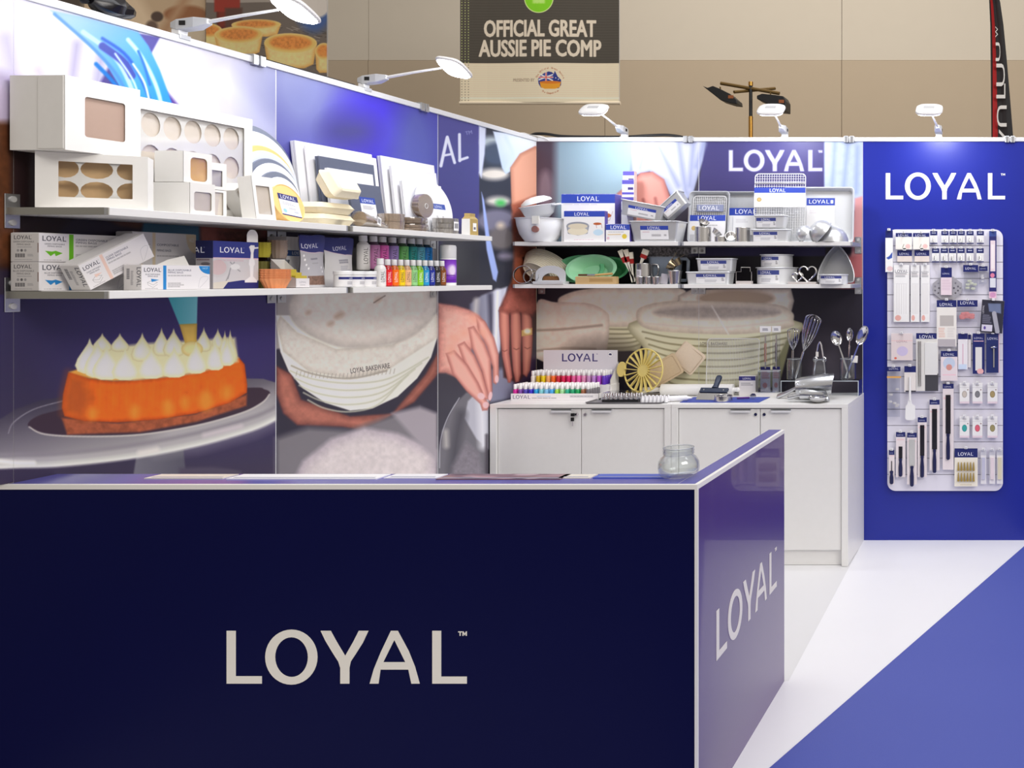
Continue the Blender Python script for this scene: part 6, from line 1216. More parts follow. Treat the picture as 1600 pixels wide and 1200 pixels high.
def tiny(name, c_, group, label):
    t = thing('tiny_bottle', label, 'bottle', (0, 0, 0), 0, group); R = .0118
    MB().lathe([(R, 0), (R, .044), (R*.8, .050), (R*.6, .052)], mat('tiny_'+name, c_, .25, coat=.3), 10).build('bottle_body', t)
    MB().lathe([(R*.72, .0522), (R*.76, .0535), (R*.74, .079), (R*.6, .081)], PLAST, 10).build('cap', t); return t
for rows, y0, z0, pal, x0, nm in ((5, .018, .0106, LOW, -.2365, 'lower'), (4, .166, .0726, UPP, -.212, 'upper')):
    for i, (n_, c_) in enumerate(pal):
        pr = None
        for k in range(rows):
            loc = (-2.70+x0+i*.0300+k*.0022, DY+y0+k*.0262, ZC+z0)
            lab = f'tiny {n_} bottle, {("front", "second", "third", "fourth", "rearmost")[k] if not (nm == "upper" and k == 3) else "rearmost"} of its colour on the {nm} step of the card display'
            if pr is None: pr = tiny(n_, c_, f'tiny bottles on the {nm} step of the card display', lab); pr.location = loc
            else: copy_tree(pr, loc, lab)
# yellow portion marker
YM = mat('yellow_plastic', (228, 210, 128), .45); c_ = PY(1005.5, 579, 5.53)
t = thing('portion_marker', 'pale yellow round marker with thin spokes and a tab handle', 'marker', tuple(c_), 0, None, (math.radians(-8), 0, math.radians(-14))); R = .128
MB().tube([(R*math.cos(a), 0, R*math.sin(a)) for a in [2*math.pi*k/48 for k in range(48)]], .005, YM, 6, closed=True).build('rim', t); MB().cyl((0, -.008, 0), (0, .008, 0), .036, YM, 28).build('hub', t)
for k in range(20):
    a = 2*math.pi*k/20+.06; s_ = MB(); s_.box(-.0022, -.011, .034, .0022, .011, R-.002, YM); o = s_.build('spoke', t); o.rotation_euler = (0, a, 0)
MB().rings([[(x, y, z) for x, z in [(-R-.022+.028*math.cos(a), .004+.045*math.sin(a)) for a in [2*math.pi*k/20 for k in range(20)]]] for y in (-.006, .006)], YM, sm=False).build('tab_handle', t)
# folded cloth liners
CL1 = mat('oat_cloth', (206, 184, 152), .85, grain=.08, gscale=90, bump=.4); CL2 = mat('pale_cloth', (232, 214, 190), .85, grain=.05, gscale=90, bump=.4)
def cloth(label, px, py, Y, wd, h, ang, m_, th_=.014):
    p = PY(px, py, Y); t = thing('basket_liner', label, 'cloth', tuple(p), 0, 'folded cloth liners', (0, math.radians(ang), 0))
    for k in range(2): MB().rings([[(x+.004*math.sin(z*40+k), y+k*th_*.5+.003*math.sin(x*30), z) for x, z in rrect(-wd/2+g, -h/2+g, wd/2-g, h/2-g, .012, 3)] for y, g in ((0, .004), (th_*.12, 0), (th_*.38, 0), (th_*.48, .004))], m_).build('fold', t)
    MB().tube([(x, -.0005, z) for x, z in rrect(-wd/2+.012, -h/2+.012, wd/2-.012, h/2-.012, .01, 2)], .0009, mat('stitch', (186, 160, 130), .9), 4, closed=True).build('stitched_seam', t)
cloth('pale folded cloth liner turned like a diamond above the darker one', 1075, 560, 5.64, .158, .150, 38, CL2); cloth('darker oat-coloured folded cloth liner behind the rolling pin', 1036, 580, 5.60, .215, .135, -30, CL1)
# rolling pin
t = thing('rolling_pin', 'white rolling pin lying behind the bench scraper', 'rolling pin', (XB(1090, 5.585), 5.585, ZC+.0345)); x0, x1 = XB(1034, 5.585)-t.location.x, XB(1146, 5.585)-t.location.x
MB().cyl((x0, 0, 0), (x1, 0, 0), .034, PLAST, 28).build('barrel', t)
MB().rings([[(x, r_*math.cos(a), r_*math.sin(a)) for a in [2*math.pi*k/14 for k in range(14)]] for x, r_ in ((x0-.125, .008), (x0-.12, .014), (x0-.06, .017), (x0-.015, .013), (x0, .014))], PLAST).build('handle', t)
MB().rings([[(x, r_*math.cos(a), r_*math.sin(a)) for a in [2*math.pi*k/14 for k in range(14)]] for x, r_ in ((x1, .014), (x1+.012, .013), (x1+.03, .016), (x1+.04, .008))], PLAST).build('handle', t)
# piping nozzles on a dark tray
t = thing('serving_tray', 'flat dark grey tray with a raised lip at the cabinet front', 'tray', (-2.245, 5.205, ZC)); DT = mat('dark_tray', (128, 126, 130), .4, .3)
MB().rings([[(x*k, y, z) for x, y in rrect(-.215-e, 0-e, .215+e, .20+e, .02)] for z, e, k in ((0, -.006, 1), (.009, 0, 1), (.009, -.005, 1), (.003, -.008, 1))], DT).build('tray_body', t)
BLS = film('clear_blister', (248, 249, 252), .08, .06)
t = thing('nozzle_case', 'black case with rows of shiny steel piping nozzles on the dark tray', 'case', (-2.265, 5.255, ZC+.0045))
MB().box(-.115, 0, 0, .085, .115, .014, mat('black_foam', (30, 30, 32), .7)).build('foam_base', t); MB().box(-.118, -.003, 0, .088, .118, .052, BLS, bottom=False).build('clear_lid', t)
for i in range(7):
    for j in range(3):
        x, y = -.102+i*.029, .016+j*.036; MB().lathe([(.011, .0142), (.0105, .02), (.004, .044), (.003, .044)], STEEL, 10, c=(x, y, 0)).build('nozzle', t)
WN = mat('white_nozzle', (236, 236, 240), .35); k = 0
for i in range(7):
    for j in range(2):
        k += 1; t = thing('piping_tip', f'white fluted piping tip, {("first", "second", "third", "fourth", "fifth", "sixth", "seventh")[i]} from the left in the {"front" if j == 0 else "rear"} row', 'nozzle', (-2.155+i*.022, 5.262+j*.036, ZC+.0035), 0, 'white piping tips on the dark tray'); MB().lathe([(.0105, 0), (.010, .012), (.0045, .036), (.003, .036)], WN, 12, flute=.10, sm=False).build('tip_cone', t); MB().lathe([(.0112, 0), (.0112, .003)], WN, 12).build('tip_ring', t)
t = thing('icing_syringe', 'white plastic icing syringe lying right of the piping tips', 'syringe', (-1.975, 5.315, ZC+.018), .25); MB().cyl((-.05, 0, 0), (.05, 0, 0), .016, WN, 16).build('barrel', t); MB().cyl((.05, 0, 0), (.075, 0, 0), .011, WN, 14, .004).build('tip', t); MB().cyl((-.09, 0, 0), (-.05, 0, 0), .006, WN, 10).cyl((-.094, 0, 0), (-.088, 0, 0), .014, WN, 14).build('plunger', t)
# blue mat and tools
o = slab([(-1.949, 5.27), (-1.502, 5.27), (-1.502, 5.50), (-1.949, 5.50)], ZC, ZC+.002, mat('blue_mat', (62, 80, 168), .6, grain=.04, gscale=40), 'display_mat'); tag(o, 'rectangular blue mat under the bench scraper', 'mat')
ZM = ZC+.0026
t = thing('bench_scraper', 'bench scraper with a steel blade and dark blue upright handle', 'scraper', (XB(1114, 5.40), 5.36, ZM), 0, None, (math.radians(-42), 0, math.radians(-8))); DBL = mat('dark_blue_plastic', (30, 42, 66), .4)
MB().box(-.09, -.0012, 0, .09, .0012, .065, STEEL).build('blade', t); MB().box(-.085, -.008, .048, .085, .008, .082, DBL).build('holder', t, bevel=.004)
MB().rings([[(x*k, y*k, z) for x, y in rrect(-.017, -.012, .017, .012, .008)] for z, k in ((.08, 1.1), (.10, .85), (.15, 1.0), (.165, .9), (.17, .6))], DBL).build('handle', t)
for s_ in (-1, 1): MB().cyl((s_*.06, -.0095, .065), (s_*.06, -.007, .065), .004, STEEL, 8).build('rivet', t)
ring('low shiny ring cutter standing on the blue mat', (XB(1129, 5.31), 5.325, ZM), .050, .030, grp=None)
t = thing('pastry_cutter', 'small pastry wheel with a purple handle on the blue mat', 'tool', (XB(1168, 5.38), 5.385, ZM+.008), .1); MB().cyl((-.06, 0, 0), (.01, 0, .002), .006, mat('purple_handle', (92, 52, 130), .4), 10).build('handle', t); MB().cyl((.03, -.004, .010), (.03, .004, .010), .017, STEEL, 16).build('wheel', t); MB().cyl((.01, 0, .002), (.03, 0, .01), .003, STEEL, 8).build('fork', t)
o = slab([(-1.62, 5.52), (-1.36, 5.52), (-1.36, 5.58), (-1.62, 5.58)], ZC, ZC+.022, CARD, 'card_strip'); tag(o, 'long low white card box behind the blue mat', 'box')
Yq = 5.60; carton('label_card_box', 'small white box with a navy top strip beside the clear stand', 'box', (XB(1169, Yq), Yq-.02, ZC), 0, .100, .116, .05, mat('pale_carton', (222, 219, 220), 0.5), pack_print('small_card', 100, 116, (226, 222, 222), (0, 26), (58, 56, 120), (24, 20, 11), ghost=[(14, 40, 70, 2, 10)], res=1.4))
t = thing('wire_rack', 'fine wire rack standing upright against the basket picture', 'rack', (XB(1145, 5.68), 5.66, ZC+.004), 0, None, (math.radians(-6), 0, 0)); FW = mat('pale_wire', (236, 236, 234), .35, .2)
wire_grid(t, .315, .30, 33, 5, 0, .0015, FW, z0=.03); MB().tube([(-.15, 0, .03), (-.15, -.03, 0), (.15, -.03, 0), (.15, 0, .03)], .0025, FW, 6).build('foot', t)
AC = film('acrylic', (236, 240, 244), .14, .04)
t = thing('acrylic_stand', 'clear acrylic box stand holding two thermometer packs', 'stand', (XB(1202, 5.56), 5.53, ZC)); MB().rings([[(x, y, z) for x, y in rrect(-.062, 0, .062, .06, .006)] for z in (.002, .15)], AC, capb=False).build('box_wall', t); MB().tube([(x, y, .15) for x, y in rrect(-.062, 0, .062, .06, .006)], .0016, mat('acrylic_edge', (210, 220, 228), .2), 5, closed=True).build('rim', t)
for i, (px, wd, lab) in enumerate(((1196, .058, 'left thermometer pack with a white header and orange strip'), (1213, .044, 'right thermometer pack with a white header and dark strip'))):
    Yq = 5.555+i*.012; t = thing('thermometer_pack', lab, 'pack', (XB(px, Yq), Yq, ZC+.004), 0, 'thermometer packs in the clear stand')
    MB().box(-wd/2-.004, 0, .375, wd/2+.004, .003, .412, CARD, front=pack_print('thermo_head', 60, 37, (240, 240, 242), ghost=[(14, 14, 32, 2, 8, (90, 90, 110))], res=1.5)).build('header', t)
    MB().box(-wd/2, .0005, .0, wd/2, .0025, .170, CARD, front=pack_print('thermo_card', 50, 170, (238, 232, 232), (0, 18), (58, 56, 120), ghost=[(6, 26, 38, 4, 12, (226, 150, 140))], extra=lambda c: c.poly(ell(22, 110, 12, 16), (232, 170, 160), 3), res=1.4)).build('card', t)
    MB().box(-wd/2, -.006, .002, wd/2, .0003, .374, BLS).build('blister', t)
    MB().cyl((0, -.002, .16), (0, -.002, .36), .0045, STEEL, 8).build('probe', t); MB().box(-.006, -.0045, .20, .006, -.002, .31, mat('thermo_orange' if i == 0 else 'thermo_dark', (214, 120, 70) if i == 0 else (70, 66, 90), .5)).build('scale_strip', t)
t = thing('acrylic_riser', 'low clear acrylic riser carrying the jars of utensils', 'riser', (XB(1284, 5.61), 5.55, ZC)); a, b = XB(1222, 5.58)-t.location.x, XB(1343, 5.58)-t.location.x
MB().box(a, 0, .088, b, .13, .092, AC).build('top_sheet', t); MB().box(a, 0, 0, a+.004, .13, .088, AC).build('leg', t); MB().box(b-.004, 0, 0, b, .13, .088, AC).build('leg', t)
m = MB(); EDG = mat('acrylic_edge', (210, 220, 228), .2); m.box(a, -.0012, .088, b, 0, .092, EDG); m.build('front_edge', t); MB().box(a, -.0012, 0, a+.004, 0, .088, EDG).build('leg_edge', t); MB().box(b-.004, -.0012, 0, b, 0, .088, EDG).build('leg_edge', t)
ZR = ZC+.0926
def jar(label, x, y, R, h):
    t = thing('utensil_jar', label, 'jar', (x, y, ZR), 0, 'clear glass utensil jars'); MB().lathe([(R*.9, 0), (R, .004), (R, h*.8), (R*.9, h*.9), (R*.93, h), (R*.88, h), (R*.95, h*.78), (R*.95, .006)], GLS, 24).build('jar_body', t); MB().tube([(R*.91*math.cos(a), R*.91*math.sin(a), h) for a in [2*math.pi*k/24 for k in range(24)]], .0022, mat('glass_rim', (225, 230, 235), .1, trans=.6), 5, closed=True).build('rim', t)
def whisk(label, base, tip, R, Lh):
    b_, e_ = Vector(base), Vector(tip); t = thing('whisk', label, 'whisk', tuple(b_), 0, 'steel balloon whisks'); d = e_-b_; t.rotation_mode = 'QUATERNION'; t.rotation_quaternion = d.to_track_quat('Z', 'Y'); L_ = d.length
    MB().cyl((0, 0, 0), (0, 0, L_*Lh), .0065, STEEL, 12, .0075).build('handle', t)
    for k in range(7):
        a = math.pi*k/7; h0 = L_*Lh; pts = [(math.cos(a)*R*math.sin(math.pi*u)**.9*(1.0)*s, math.sin(a)*R*math.sin(math.pi*u)**.9*s, h0+(L_-h0)*v) for u, v, s in ((.0, 0, 1), (.18, .25, 1), (.34, .5, 1), (.5, .75, 1), (.4, .92, 1), (.0, 1, 1), (.4, .92, -1), (.5, .75, -1), (.34, .5, -1), (.18, .25, -1), (0, 0, -1))]
        MB().tube([tuple(q) for q in smooth(pts, 3, False)], .0018, STEEL, 5).build('wire', t)
jx = XB(1241, 5.60); jar('glass jar of whisks at the left of the acrylic riser', jx, 5.605, .046, .125)
whisk('smaller balloon whisk standing upright in the left jar', (jx-.012, 5.60, ZR+.008), tuple(PY(1240, 513, 5.60)), .034, .56); whisk('large balloon whisk leaning right out of the left jar', (jx+.004, 5.612, ZR+.008), tuple(PY(1273, 492, 5.60)), .046, .42)
tx = XB(1281, 5.60); t = thing('steel_tongs', 'steel kitchen tongs standing with their looped handles down in a clear holder', 'tongs', (tx, 5.60, ZR+.003))
for s_ in (-1, 1): MB().tube([(s_*.030, 0, .0), (s_*.033, 0, .05), (s_*.022, 0, .13), (s_*.010, 0, .205), (0, 0, .225)], [.005, .005, .0055, .006, .005], STEEL, 8).build('arm', t); MB().tube([(s_*.026+.012*math.cos(a), -.006, .118+.014*math.sin(a)) for a in [2*math.pi*k/14 for k in range(14)]], .0028, STEEL, 5, closed=True).build('finger_loop', t)
MB().box(-.022, -.010, .135, -.006, -.0088, .165, CARD).build('price_tag', t)
t = thing('clear_holder', 'narrow clear tapered holder around the steel tongs', 'holder', (tx, 5.60, ZR+.001)); MB().rings([[(x*k, y*k, z) for x, y in rrect(-.045, -.028, .045, .028, .008)] for z, k in ((0, 1), (.002, 1), (.12, .72))], AC, capb=False).build('holder_wall', t); MB().tube([(x*.72, y*.72, .12) for x, y in rrect(-.045, -.028, .045, .028, .008)], .0014, EDG, 5, closed=True).build('rim', t)
jx = XB(1325, 5.62); jar('glass jar of spoons at the right of the acrylic riser', jx, 5.612, .050, .125)
def spoon(label, base, tip, hw, hl, tilt, slots=False):
    b_, e_ = Vector(base), Vector(tip); d = e_-b_; t = thing('serving_spoon', label, 'spoon', tuple(b_), 0, 'steel utensils in the right jar'); t.rotation_mode = 'QUATERNION'; zv = d.normalized(); xv = Vector((0, 1, 0)).cross(zv).normalized(); yv = zv.cross(xv); t.rotation_quaternion = Matrix((xv, yv, zv)).transposed().to_quaternion() @ Matrix.Rotation(math.radians(tilt), 3, 'Z').to_quaternion(); L_ = d.length
    MB().rings([[(x*k, y*.4*k, z) for x, y in rrect(-.006, -.004, .006, .004, .002, 2)] for z, k in ((0, 1.2), (.1, .9), (L_-hl*1.7, .6))], STEEL).build('handle', t)
    MB().lathe([(1.0, .0), (.92, -.28), (.6, -.5), (.15, -.6)], STEEL, 20, capa=False).build('bowl', t).matrix_local = Matrix.Translation((0, 0, L_-hl)) @ Matrix.Rotation(math.radians(90), 4, 'X') @ Matrix.Diagonal((hw, hl, hw, 1))
spoon('round steel ladle leaning left out of the right jar', (jx+.012, 5.61, ZR+.01), tuple(PY(1303, 517, 5.60)), .033, .046, 15); spoon('steel spoon standing in the middle of the right jar', (jx, 5.62, ZR+.01), tuple(PY(1328, 512, 5.62)), .028, .042, -35); spoon('long slotted steel spoon leaning right out of the right jar', (jx-.012, 5.60, ZR+.01), tuple(PY(1353, 509, 5.56)), .032, .062, 20)
t = thing('steel_fork', 'thin steel fork in the right jar with a white price tag', 'fork', (jx+.004, 5.59, ZR+.006), 0, None, (0, math.radians(4), 0)); MB().box(-.003, -.001, 0, .003, .001, .20, STEEL).build('handle', t); MB().box(.012, -.004, .10, .052, -.003, .142, CARD).build('price_tag', t)
# scoops
SCP = mat('cast_aluminium', (206, 208, 212), .25, .95)
def scoop(label, loc, rot, R, L_, hl, hz=(.9, .85, .7, .5, .48)):
    t = thing('flour_scoop', label, 'scoop', loc, 0, 'aluminium flour scoops', rot); rr = []; n = 22
    for u in (0, .12, .5, .8, 1.0):
        half = math.pi*(1-.36*u); k = (.82+.18*min(u*4, 1)); rr.append([(u*L_+.03*(abs(j/(n-1)-.5)*-2+1)*u, R*k*math.sin(-half+2*half*j/(n-1)), R-R*k*math.cos(-half+2*half*j/(n-1))) for j in range(n)])
    MB().rings(rr, SCP, True, False, closed=False).build('scoop_trough', t)
    MB().tube(rr[-1], .0022, SCP, 5).build('lip', t); MB().cyl((-.004, 0, R), (0.0, 0, R), R*.82, SCP, 22).build('back_plate', t)
    MB().rings([[(x, r_*math.cos(a), R*z+r_*math.sin(a)) for a in [2*math.pi*k/12 for k in range(12)]] for (x, r_), z in zip(((0, .013), (-.02, .010), (-hl*.5, .013), (-hl, .015), (-hl-.006, .008)), hz)], SCP).build('handle', t)
scoop('large aluminium scoop lying with its handle to the left on the cabinet', (XB(1244, 5.40), 5.385, ZC+.118), (math.radians(-143), math.radians(-5), .06), .066, .19, .125, (1.0, 1.1, 1.45, 1.85, 1.9))
scoop('smaller aluminium scoop lying mouth up in front of the large one', (XB(1252, 5.30), 5.30, ZC+.008), (math.radians(8), math.radians(0), .04), .036, .13, .07)
t = thing('steel_bowl', 'tiny shiny steel bowl standing in front of the large scoop', 'bowl', (XB(1280, 5.30), 5.262, ZC)); MB().lathe([(.018, 0), (.04, .012), (.052, .032), (.05, .032), (.038, .014), (.016, .003)], STEEL, 26).build('bowl_body', t); MB().tube([(.052*math.cos(a), .052*math.sin(a), .032) for a in [2*math.pi*k/26 for k in range(26)]], .0016, STEEL, 5, closed=True).build('rim', t)
# ================================================================ slatted display board with hanging packs on the blue panel
YP = 5.712; bx0, bx1 = XB(1386.5, 5.70), XB(1567, 5.70); bz0, bz1 = ZB(767, 5.70), ZB(358.5, 5.70); bc = (bx0+bx1)/2
t = thing('slat_board', 'white slatted display board with rounded corners on the blue panel', 'board', (bc, YP, bz0)); W2, HH = (bx1-bx0)/2, bz1-bz0
SLT = mat('slat_white', (226, 224, 236), .35); GRV = mat('slat_groove', (150, 146, 160), .5, .3)
MB().prism(rrect(-W2+.001, .001, W2-.001, HH-.001, .05, 8), -.004, .0125, GRV).build('backing', t)
nS = 16; hS = HH/nS
for i in range(nS):
    z0, z1 = i*hS+.0018, (i+1)*hS-.0018
    if i == 0: pts = [(-W2, z1), (-W2, .05)]+[(-W2+.05-.05*math.cos(a), .05-.05*math.sin(a)) for a in [math.pi/2*k/8 for k in range(1, 9)]]+[(W2-.05+.05*math.sin(a), .05-.05*math.cos(a)) for a in [math.pi/2*k/8 for k in range(0, 9)]]+[(W2, z1)]
    elif i == nS-1: pts = [(W2, z0), (W2, HH-.05)]+[(W2-.05+.05*math.cos(a), HH-.05+.05*math.sin(a)) for a in [math.pi/2*k/8 for k in range(1, 9)]]+[(-W2+.05-.05*math.sin(a), HH-.05+.05*math.cos(a)) for a in [math.pi/2*k/8 for k in range(0, 9)]]+[(-W2, z0)]
    else: pts = [(-W2, z0), (W2, z0), (W2, z1), (-W2, z1)]
    MB().prism(pts, -.012, -.0042, SLT).build('slat', t)
BOARD = t; NVY = (30, 38, 104)
def hang(name, label, px0, py0, px1, py1, Y=5.680, th_=.006, group='packs hanging on the slatted board', pr=None, base=WH, tilt=0, cat='pack', hook=True):
    p0, p1 = PY(px0, py1, Y), PY(px1, py0, Y); wd, h = p1.x-p0.x, p1.z-p0.z
    t = thing(name, label, cat, ((p0.x+p1.x)/2, Y, p0.z), 0, group, (0, math.radians(tilt), 0))
    if th_: MB().box(-wd/2, 0, 0, wd/2, th_, h, CARD, front=pr).build('card', t)
    if hook: b = MB(); b.cyl((0, YP-.012-Y, h+.004), (0, -.03, h+.006), .0022, STEEL, 6); o = b.build('hook', BOARD); o.location = (t.location.x-bc, Y-YP, p0.z-bz0)
    MB().box(-.009, -.012, h-.002, .009, th_*.5+.002, h+.012, mat('hang_tab', (232, 232, 236), .3)).build('hang_tab', t)
    return t, wd, h
def cpr(nm, px0, py0, px1, py1, base=WH, head=.2, hc=NVY, lg=True, extra=None, gh=None, res=.8):
    w_, h_ = (px1-px0)*3.89, (py1-py0)*3.89
    lgx = None
    if lg: lh = w_*.66/4.55; lgx = (w_*.15, head*h_*.5+lh*.5+(head*h_*.12), lh)
    return pack_print(nm, w_, h_, base, (0, head*h_) if head else None, hc, lgx, extra=(lambda c: extra(c, w_, h_)) if extra else None, ghost=[(w_*a, h_*b, w_*c2, n, h_*l, *q) for a, b, c2, n, l, *q in (gh or [])], res=res)
def simple(name, label, box_, Y=5.680, th_=.006, tilt=0, group='packs hanging on the slatted board', **k): return hang(name, label, *box_, Y=Y, th_=th_, tilt=tilt, group=group, pr=cpr(name+str(box_[0]), *box_, **k))
B_ = (1383.5, 360, 1395, 425); simple('icing_pack', 'narrow white pack with a blue bird-like shape at the board\'s top left', B_, head=.18, lg=False, extra=lambda c, w_, h_: (c.poly(V((w_*.1, h_*.66), (w_*.5, h_*.62), (w_*.95, h_*.52), (w_*.9, h_*.66), (w_*.4, h_*.7)), (60, 86, 170), 1), c.poly(ell(w_*.6, h_*.92, w_*.4, h_*.06), (232, 200, 200), 3)))
TGH = lambda c, w_, h_: (c.poly(ell(w_*.75, h_*.82, w_*.15, h_*.14), (236, 196, 190), 2), c.line(V((w_*.42, h_*.9), (w_*.5, h_*.7)), 4, (150, 146, 130), 1))
simple('tool_pack', 'navy-topped cream pack, upper left one of four at the board top', (1399.5, 364, 1425, 389.5), 5.672, head=.24, extra=TGH, base=(240, 236, 228)); simple('tool_pack', 'navy-topped cream pack, upper right one of four at the board top', (1426.5, 364, 1452, 389.5), 5.672, head=.24, extra=TGH, base=(240, 236, 228))
simple('tool_pack', 'navy-topped cream pack, lower left one of four at the board top', (1402, 391, 1425, 409), 5.684, head=.5, base=(226, 214, 206)); simple('tool_pack', 'navy-topped cream pack, lower right one of four at the board top', (1429, 391, 1452, 409), 5.684, head=.5, base=(226, 214, 206))
for r_, (y0, y1, xs) in enumerate(((361, 381, (1459, 1476.4, 1489.3, 1502, 1515.8, 1531.8)), (388, 410, (1461.8, 1475.5, 1488.3, 1501.6, 1515.6, 1531.5)))):
    for i, x in enumerate(xs):
        o_ = ('first', 'second', 'third', 'fourth', 'fifth', 'sixth')[i]; ru = 'upper' if r_ == 0 else 'lower'
        b4 = (x-5.6, y0, x+5.6, y1); t, wd, h = simple('nozzle_pack', f'little navy-topped nozzle pack, {o_} from the left in the {ru} row', b4, head=.34, lg=False, group='little nozzle packs', extra=lambda c, w_, h_: (c.rect(0, h_*.92, w_, h_, NVY), c.rect(w_*.2, h_*.1, w_*.8, h_*.2, (200, 204, 230))), th_=.004)
        MB().cyl((0, -.0105, h*.18), (0, -.0105, h*.46), .0085, STEEL, 10, .004).build('nozzle', t)
b4 = (1545.5, 361, 1557, 466); simple('tall_pack', 'long narrow navy-edged pack with pink panels at the board\'s top right', b4, head=.10, lg=False, extra=lambda c, w_, h_: [c.rect(0, 0, w_, h_, (44, 44, 110)), c.rect(0, 0, w_, h_*.08, (60, 80, 150)), c.rect(w_*.16, h_*.14, w_*.84, h_*.6, (232, 214, 220)), c.rect(w_*.3, h_*.2, w_*.7, h_*.56, (240, 230, 232)), c.poly(ell(w_*.45, h_*.66, w_*.3, h_*.035), (222, 130, 160), 2), c.rect(w_*.1, h_*.70, w_*.9, h_*.84, (222, 224, 232)), c.rect(0, h_*.9, w_, h_, (228, 190, 208)), c.poly(ell(w_*.5, h_*.95, w_*.4, h_*.04), (206, 150, 190), 3)])
CND = lambda c, w_, h_: ([c.line(V((w_*q, h_*.34), (w_*q, h_*.86)), 1.5, (196, 190, 190), 1) for q in (.2, .35, .5, .65, .8)], c.line(V((w_*.14, h_*.33), (w_*.86, h_*.33)), 1, (180, 176, 180), 1), c.poly(ell(w_*.28, h_*.93, w_*.2, h_*.05), (232, 176, 166), 2))
for i, b4 in enumerate(((1396.5, 414, 1420.5, 503), (1423, 414, 1436.5, 503), (1439, 414, 1452.5, 503))): simple('dowel_pack', ('wide', 'middle slim', 'right slim')[i]+' one of three tall white dowel boxes on the display board', b4, 5.674, th_=.016 if i else .02, head=0, lg=False, group='tall white dowel boxes', gh=[(.12, .14, .7, 2, .045)], extra=lambda c, w_, h_: (CND(c, w_, h_), c.logo(w_*.08, h_*.135, w_*.84/4.55, (120, 116, 124)), c.line(V((0, h_*.17), (w_, h_*.17)), 1, (230, 190, 190), 1)))
t, wd, h = simple('cutter_card', 'white card with a navy top in front of a grey pierced disc', (1470, 418, 1487.2, 461), 5.672, head=.36, base=(232, 214, 222), gh=[(.1, .45, .8, 4, .1, (214, 190, 204))]); 
d_ = MB(); R = .098; d_.holed([(R*math.cos(a)*.98+.005, R*.76*math.sin(a)) for a in [2*math.pi*k/8+math.pi/8 for k in range(8)]], [[(x+.006*math.cos(a), z+.006*math.sin(a)) for a in [2*math.pi*k/6 for k in range(6)]] for x, z in ((-.07, .01), (-.07, -.015), (-.05, .03), (-.05, -.03), (-.045, 0), (.07, .01), (.07, -.015), (.055, .03), (.055, -.03), (.045, 0), (.085, 0))], .014, mat('grey_perforated_disc', (176, 174, 182), .4, .3), .003); o = d_.build('pierced_disc', t); o.location = (0, 0, h*.25)
def bagged(label, b4, col, base=(226, 220, 222), head=.26, Y=5.680, res=.8, lump=None):
    t, wd, h = hang('bag_pack', label, *b4, Y=Y, th_=0, group='small bags hanging on the board')
    MB().box(-wd/2, 0, h*(1-head), wd/2, .004, h, CARD, front=pack_print('bag_head'+str(b4[0]), wd*1000, h*1000*head, NVY, logo=(wd*150, h*1000*head*.66, wd*1000*.7/4.55), res=.8)).build('header', t)
    MB().box(-wd/2+.003, -.007, 0, wd/2-.003, .004, h*(1-head), BLS).build('clear_bag', t)
    rr = random.Random(int(b4[0])); n = 0
    for k in range(lump or 6):
        u, v = rr.uniform(.22, .78), rr.uniform(.12, .66); s_ = wd*.16; MB().lathe([(s_*.7, -s_*.5), (s_, 0), (s_*.6, s_*.5)], mat('bag_'+str(col), col, .5), 8, c=((u-.5)*wd, 0.0, v*h*(1-head)+s_*.3), sy=.3).build('piece', t)
bagged('navy-topped bag of pale green-white pieces hanging on the board', (1505, 414, 1528.5, 456), (224, 228, 206)); bagged('narrow navy-topped bag of white pieces beside the pale green one', (1529.5, 416, 1543, 444), (238, 236, 236))
bagged('navy-topped bag of coral pink pieces hanging on the board', (1495.7, 469, 1527.5, 503), (240, 150, 150), head=.3, Y=5.672, lump=9)
t, wd, h = simple('grater_pack', 'white hanging pack with a grey window under its navy top', (1463.6, 469, 1494.5, 541.5), 5.668, head=.15, base=(236, 232, 226), extra=lambda c, w_, h_: (c.rect(w_*.16, h_*.33, w_*.86, h_*.56, (190, 184, 180)), c.rect(w_*.05, h_*.84, w_*.95, h_, (186, 180, 184))), gh=[(.1, .6, .36, 4, .055, (226, 186, 170)), (.55, .6, .36, 4, .055, (214, 208, 204))])
simple('scale_box', 'dark box picturing a blue-screened kitchen gadget, tilted at the board edge', (1531, 469, 1566, 520), 5.664, .012, 4, head=0, lg=False, base=(48, 48, 62), extra=lambda c, w_, h_: (c.segs(LOGO_SEGS, (226, 224, 230), w_*.12, h_*.42, w_*.08, ang=-90), c.poly(V((w_*.26, h_*.1), (w_*.86, h_*.08), (w_*.9, h_*.4), (w_*.34, h_*.36)), (112, 124, 156), 1.5, edge=(60, 66, 90), ew=6), c.line(V((w_*.58, h_*.4), (w_*.78, h_*.95)), w_*.2, (170, 170, 182), 2), c.rect(w_*.06, h_*.76, w_*.54, h_*.96, (214, 210, 226)), c.poly(ell(w_*.2, h_*.86, w_*.05, h_*.05), (90, 70, 150), 1)), gh=[(.08, .46, .4, 5, .055, (150, 150, 170))])
simple('mould_pack', 'pale pink hanging pack with a lilac oval at the board\'s left edge', (1392.5, 521, 1426, 563), 5.672, .012, head=0, lg=False, base=(228, 214, 214), extra=lambda c, w_, h_: (c.logo(w_*.26, h_*.34, w_*.5/4.55, (170, 140, 150)), c.poly(ell(w_*.52, h_*.66, w_*.26, h_*.18), (206, 194, 226), 2), c.rect(0, h_*.26, w_, h_*.28, (236, 190, 190)), c.poly(ell(w_*.2, h_*.92, w_*.06, h_*.04), (220, 110, 90), 1)))
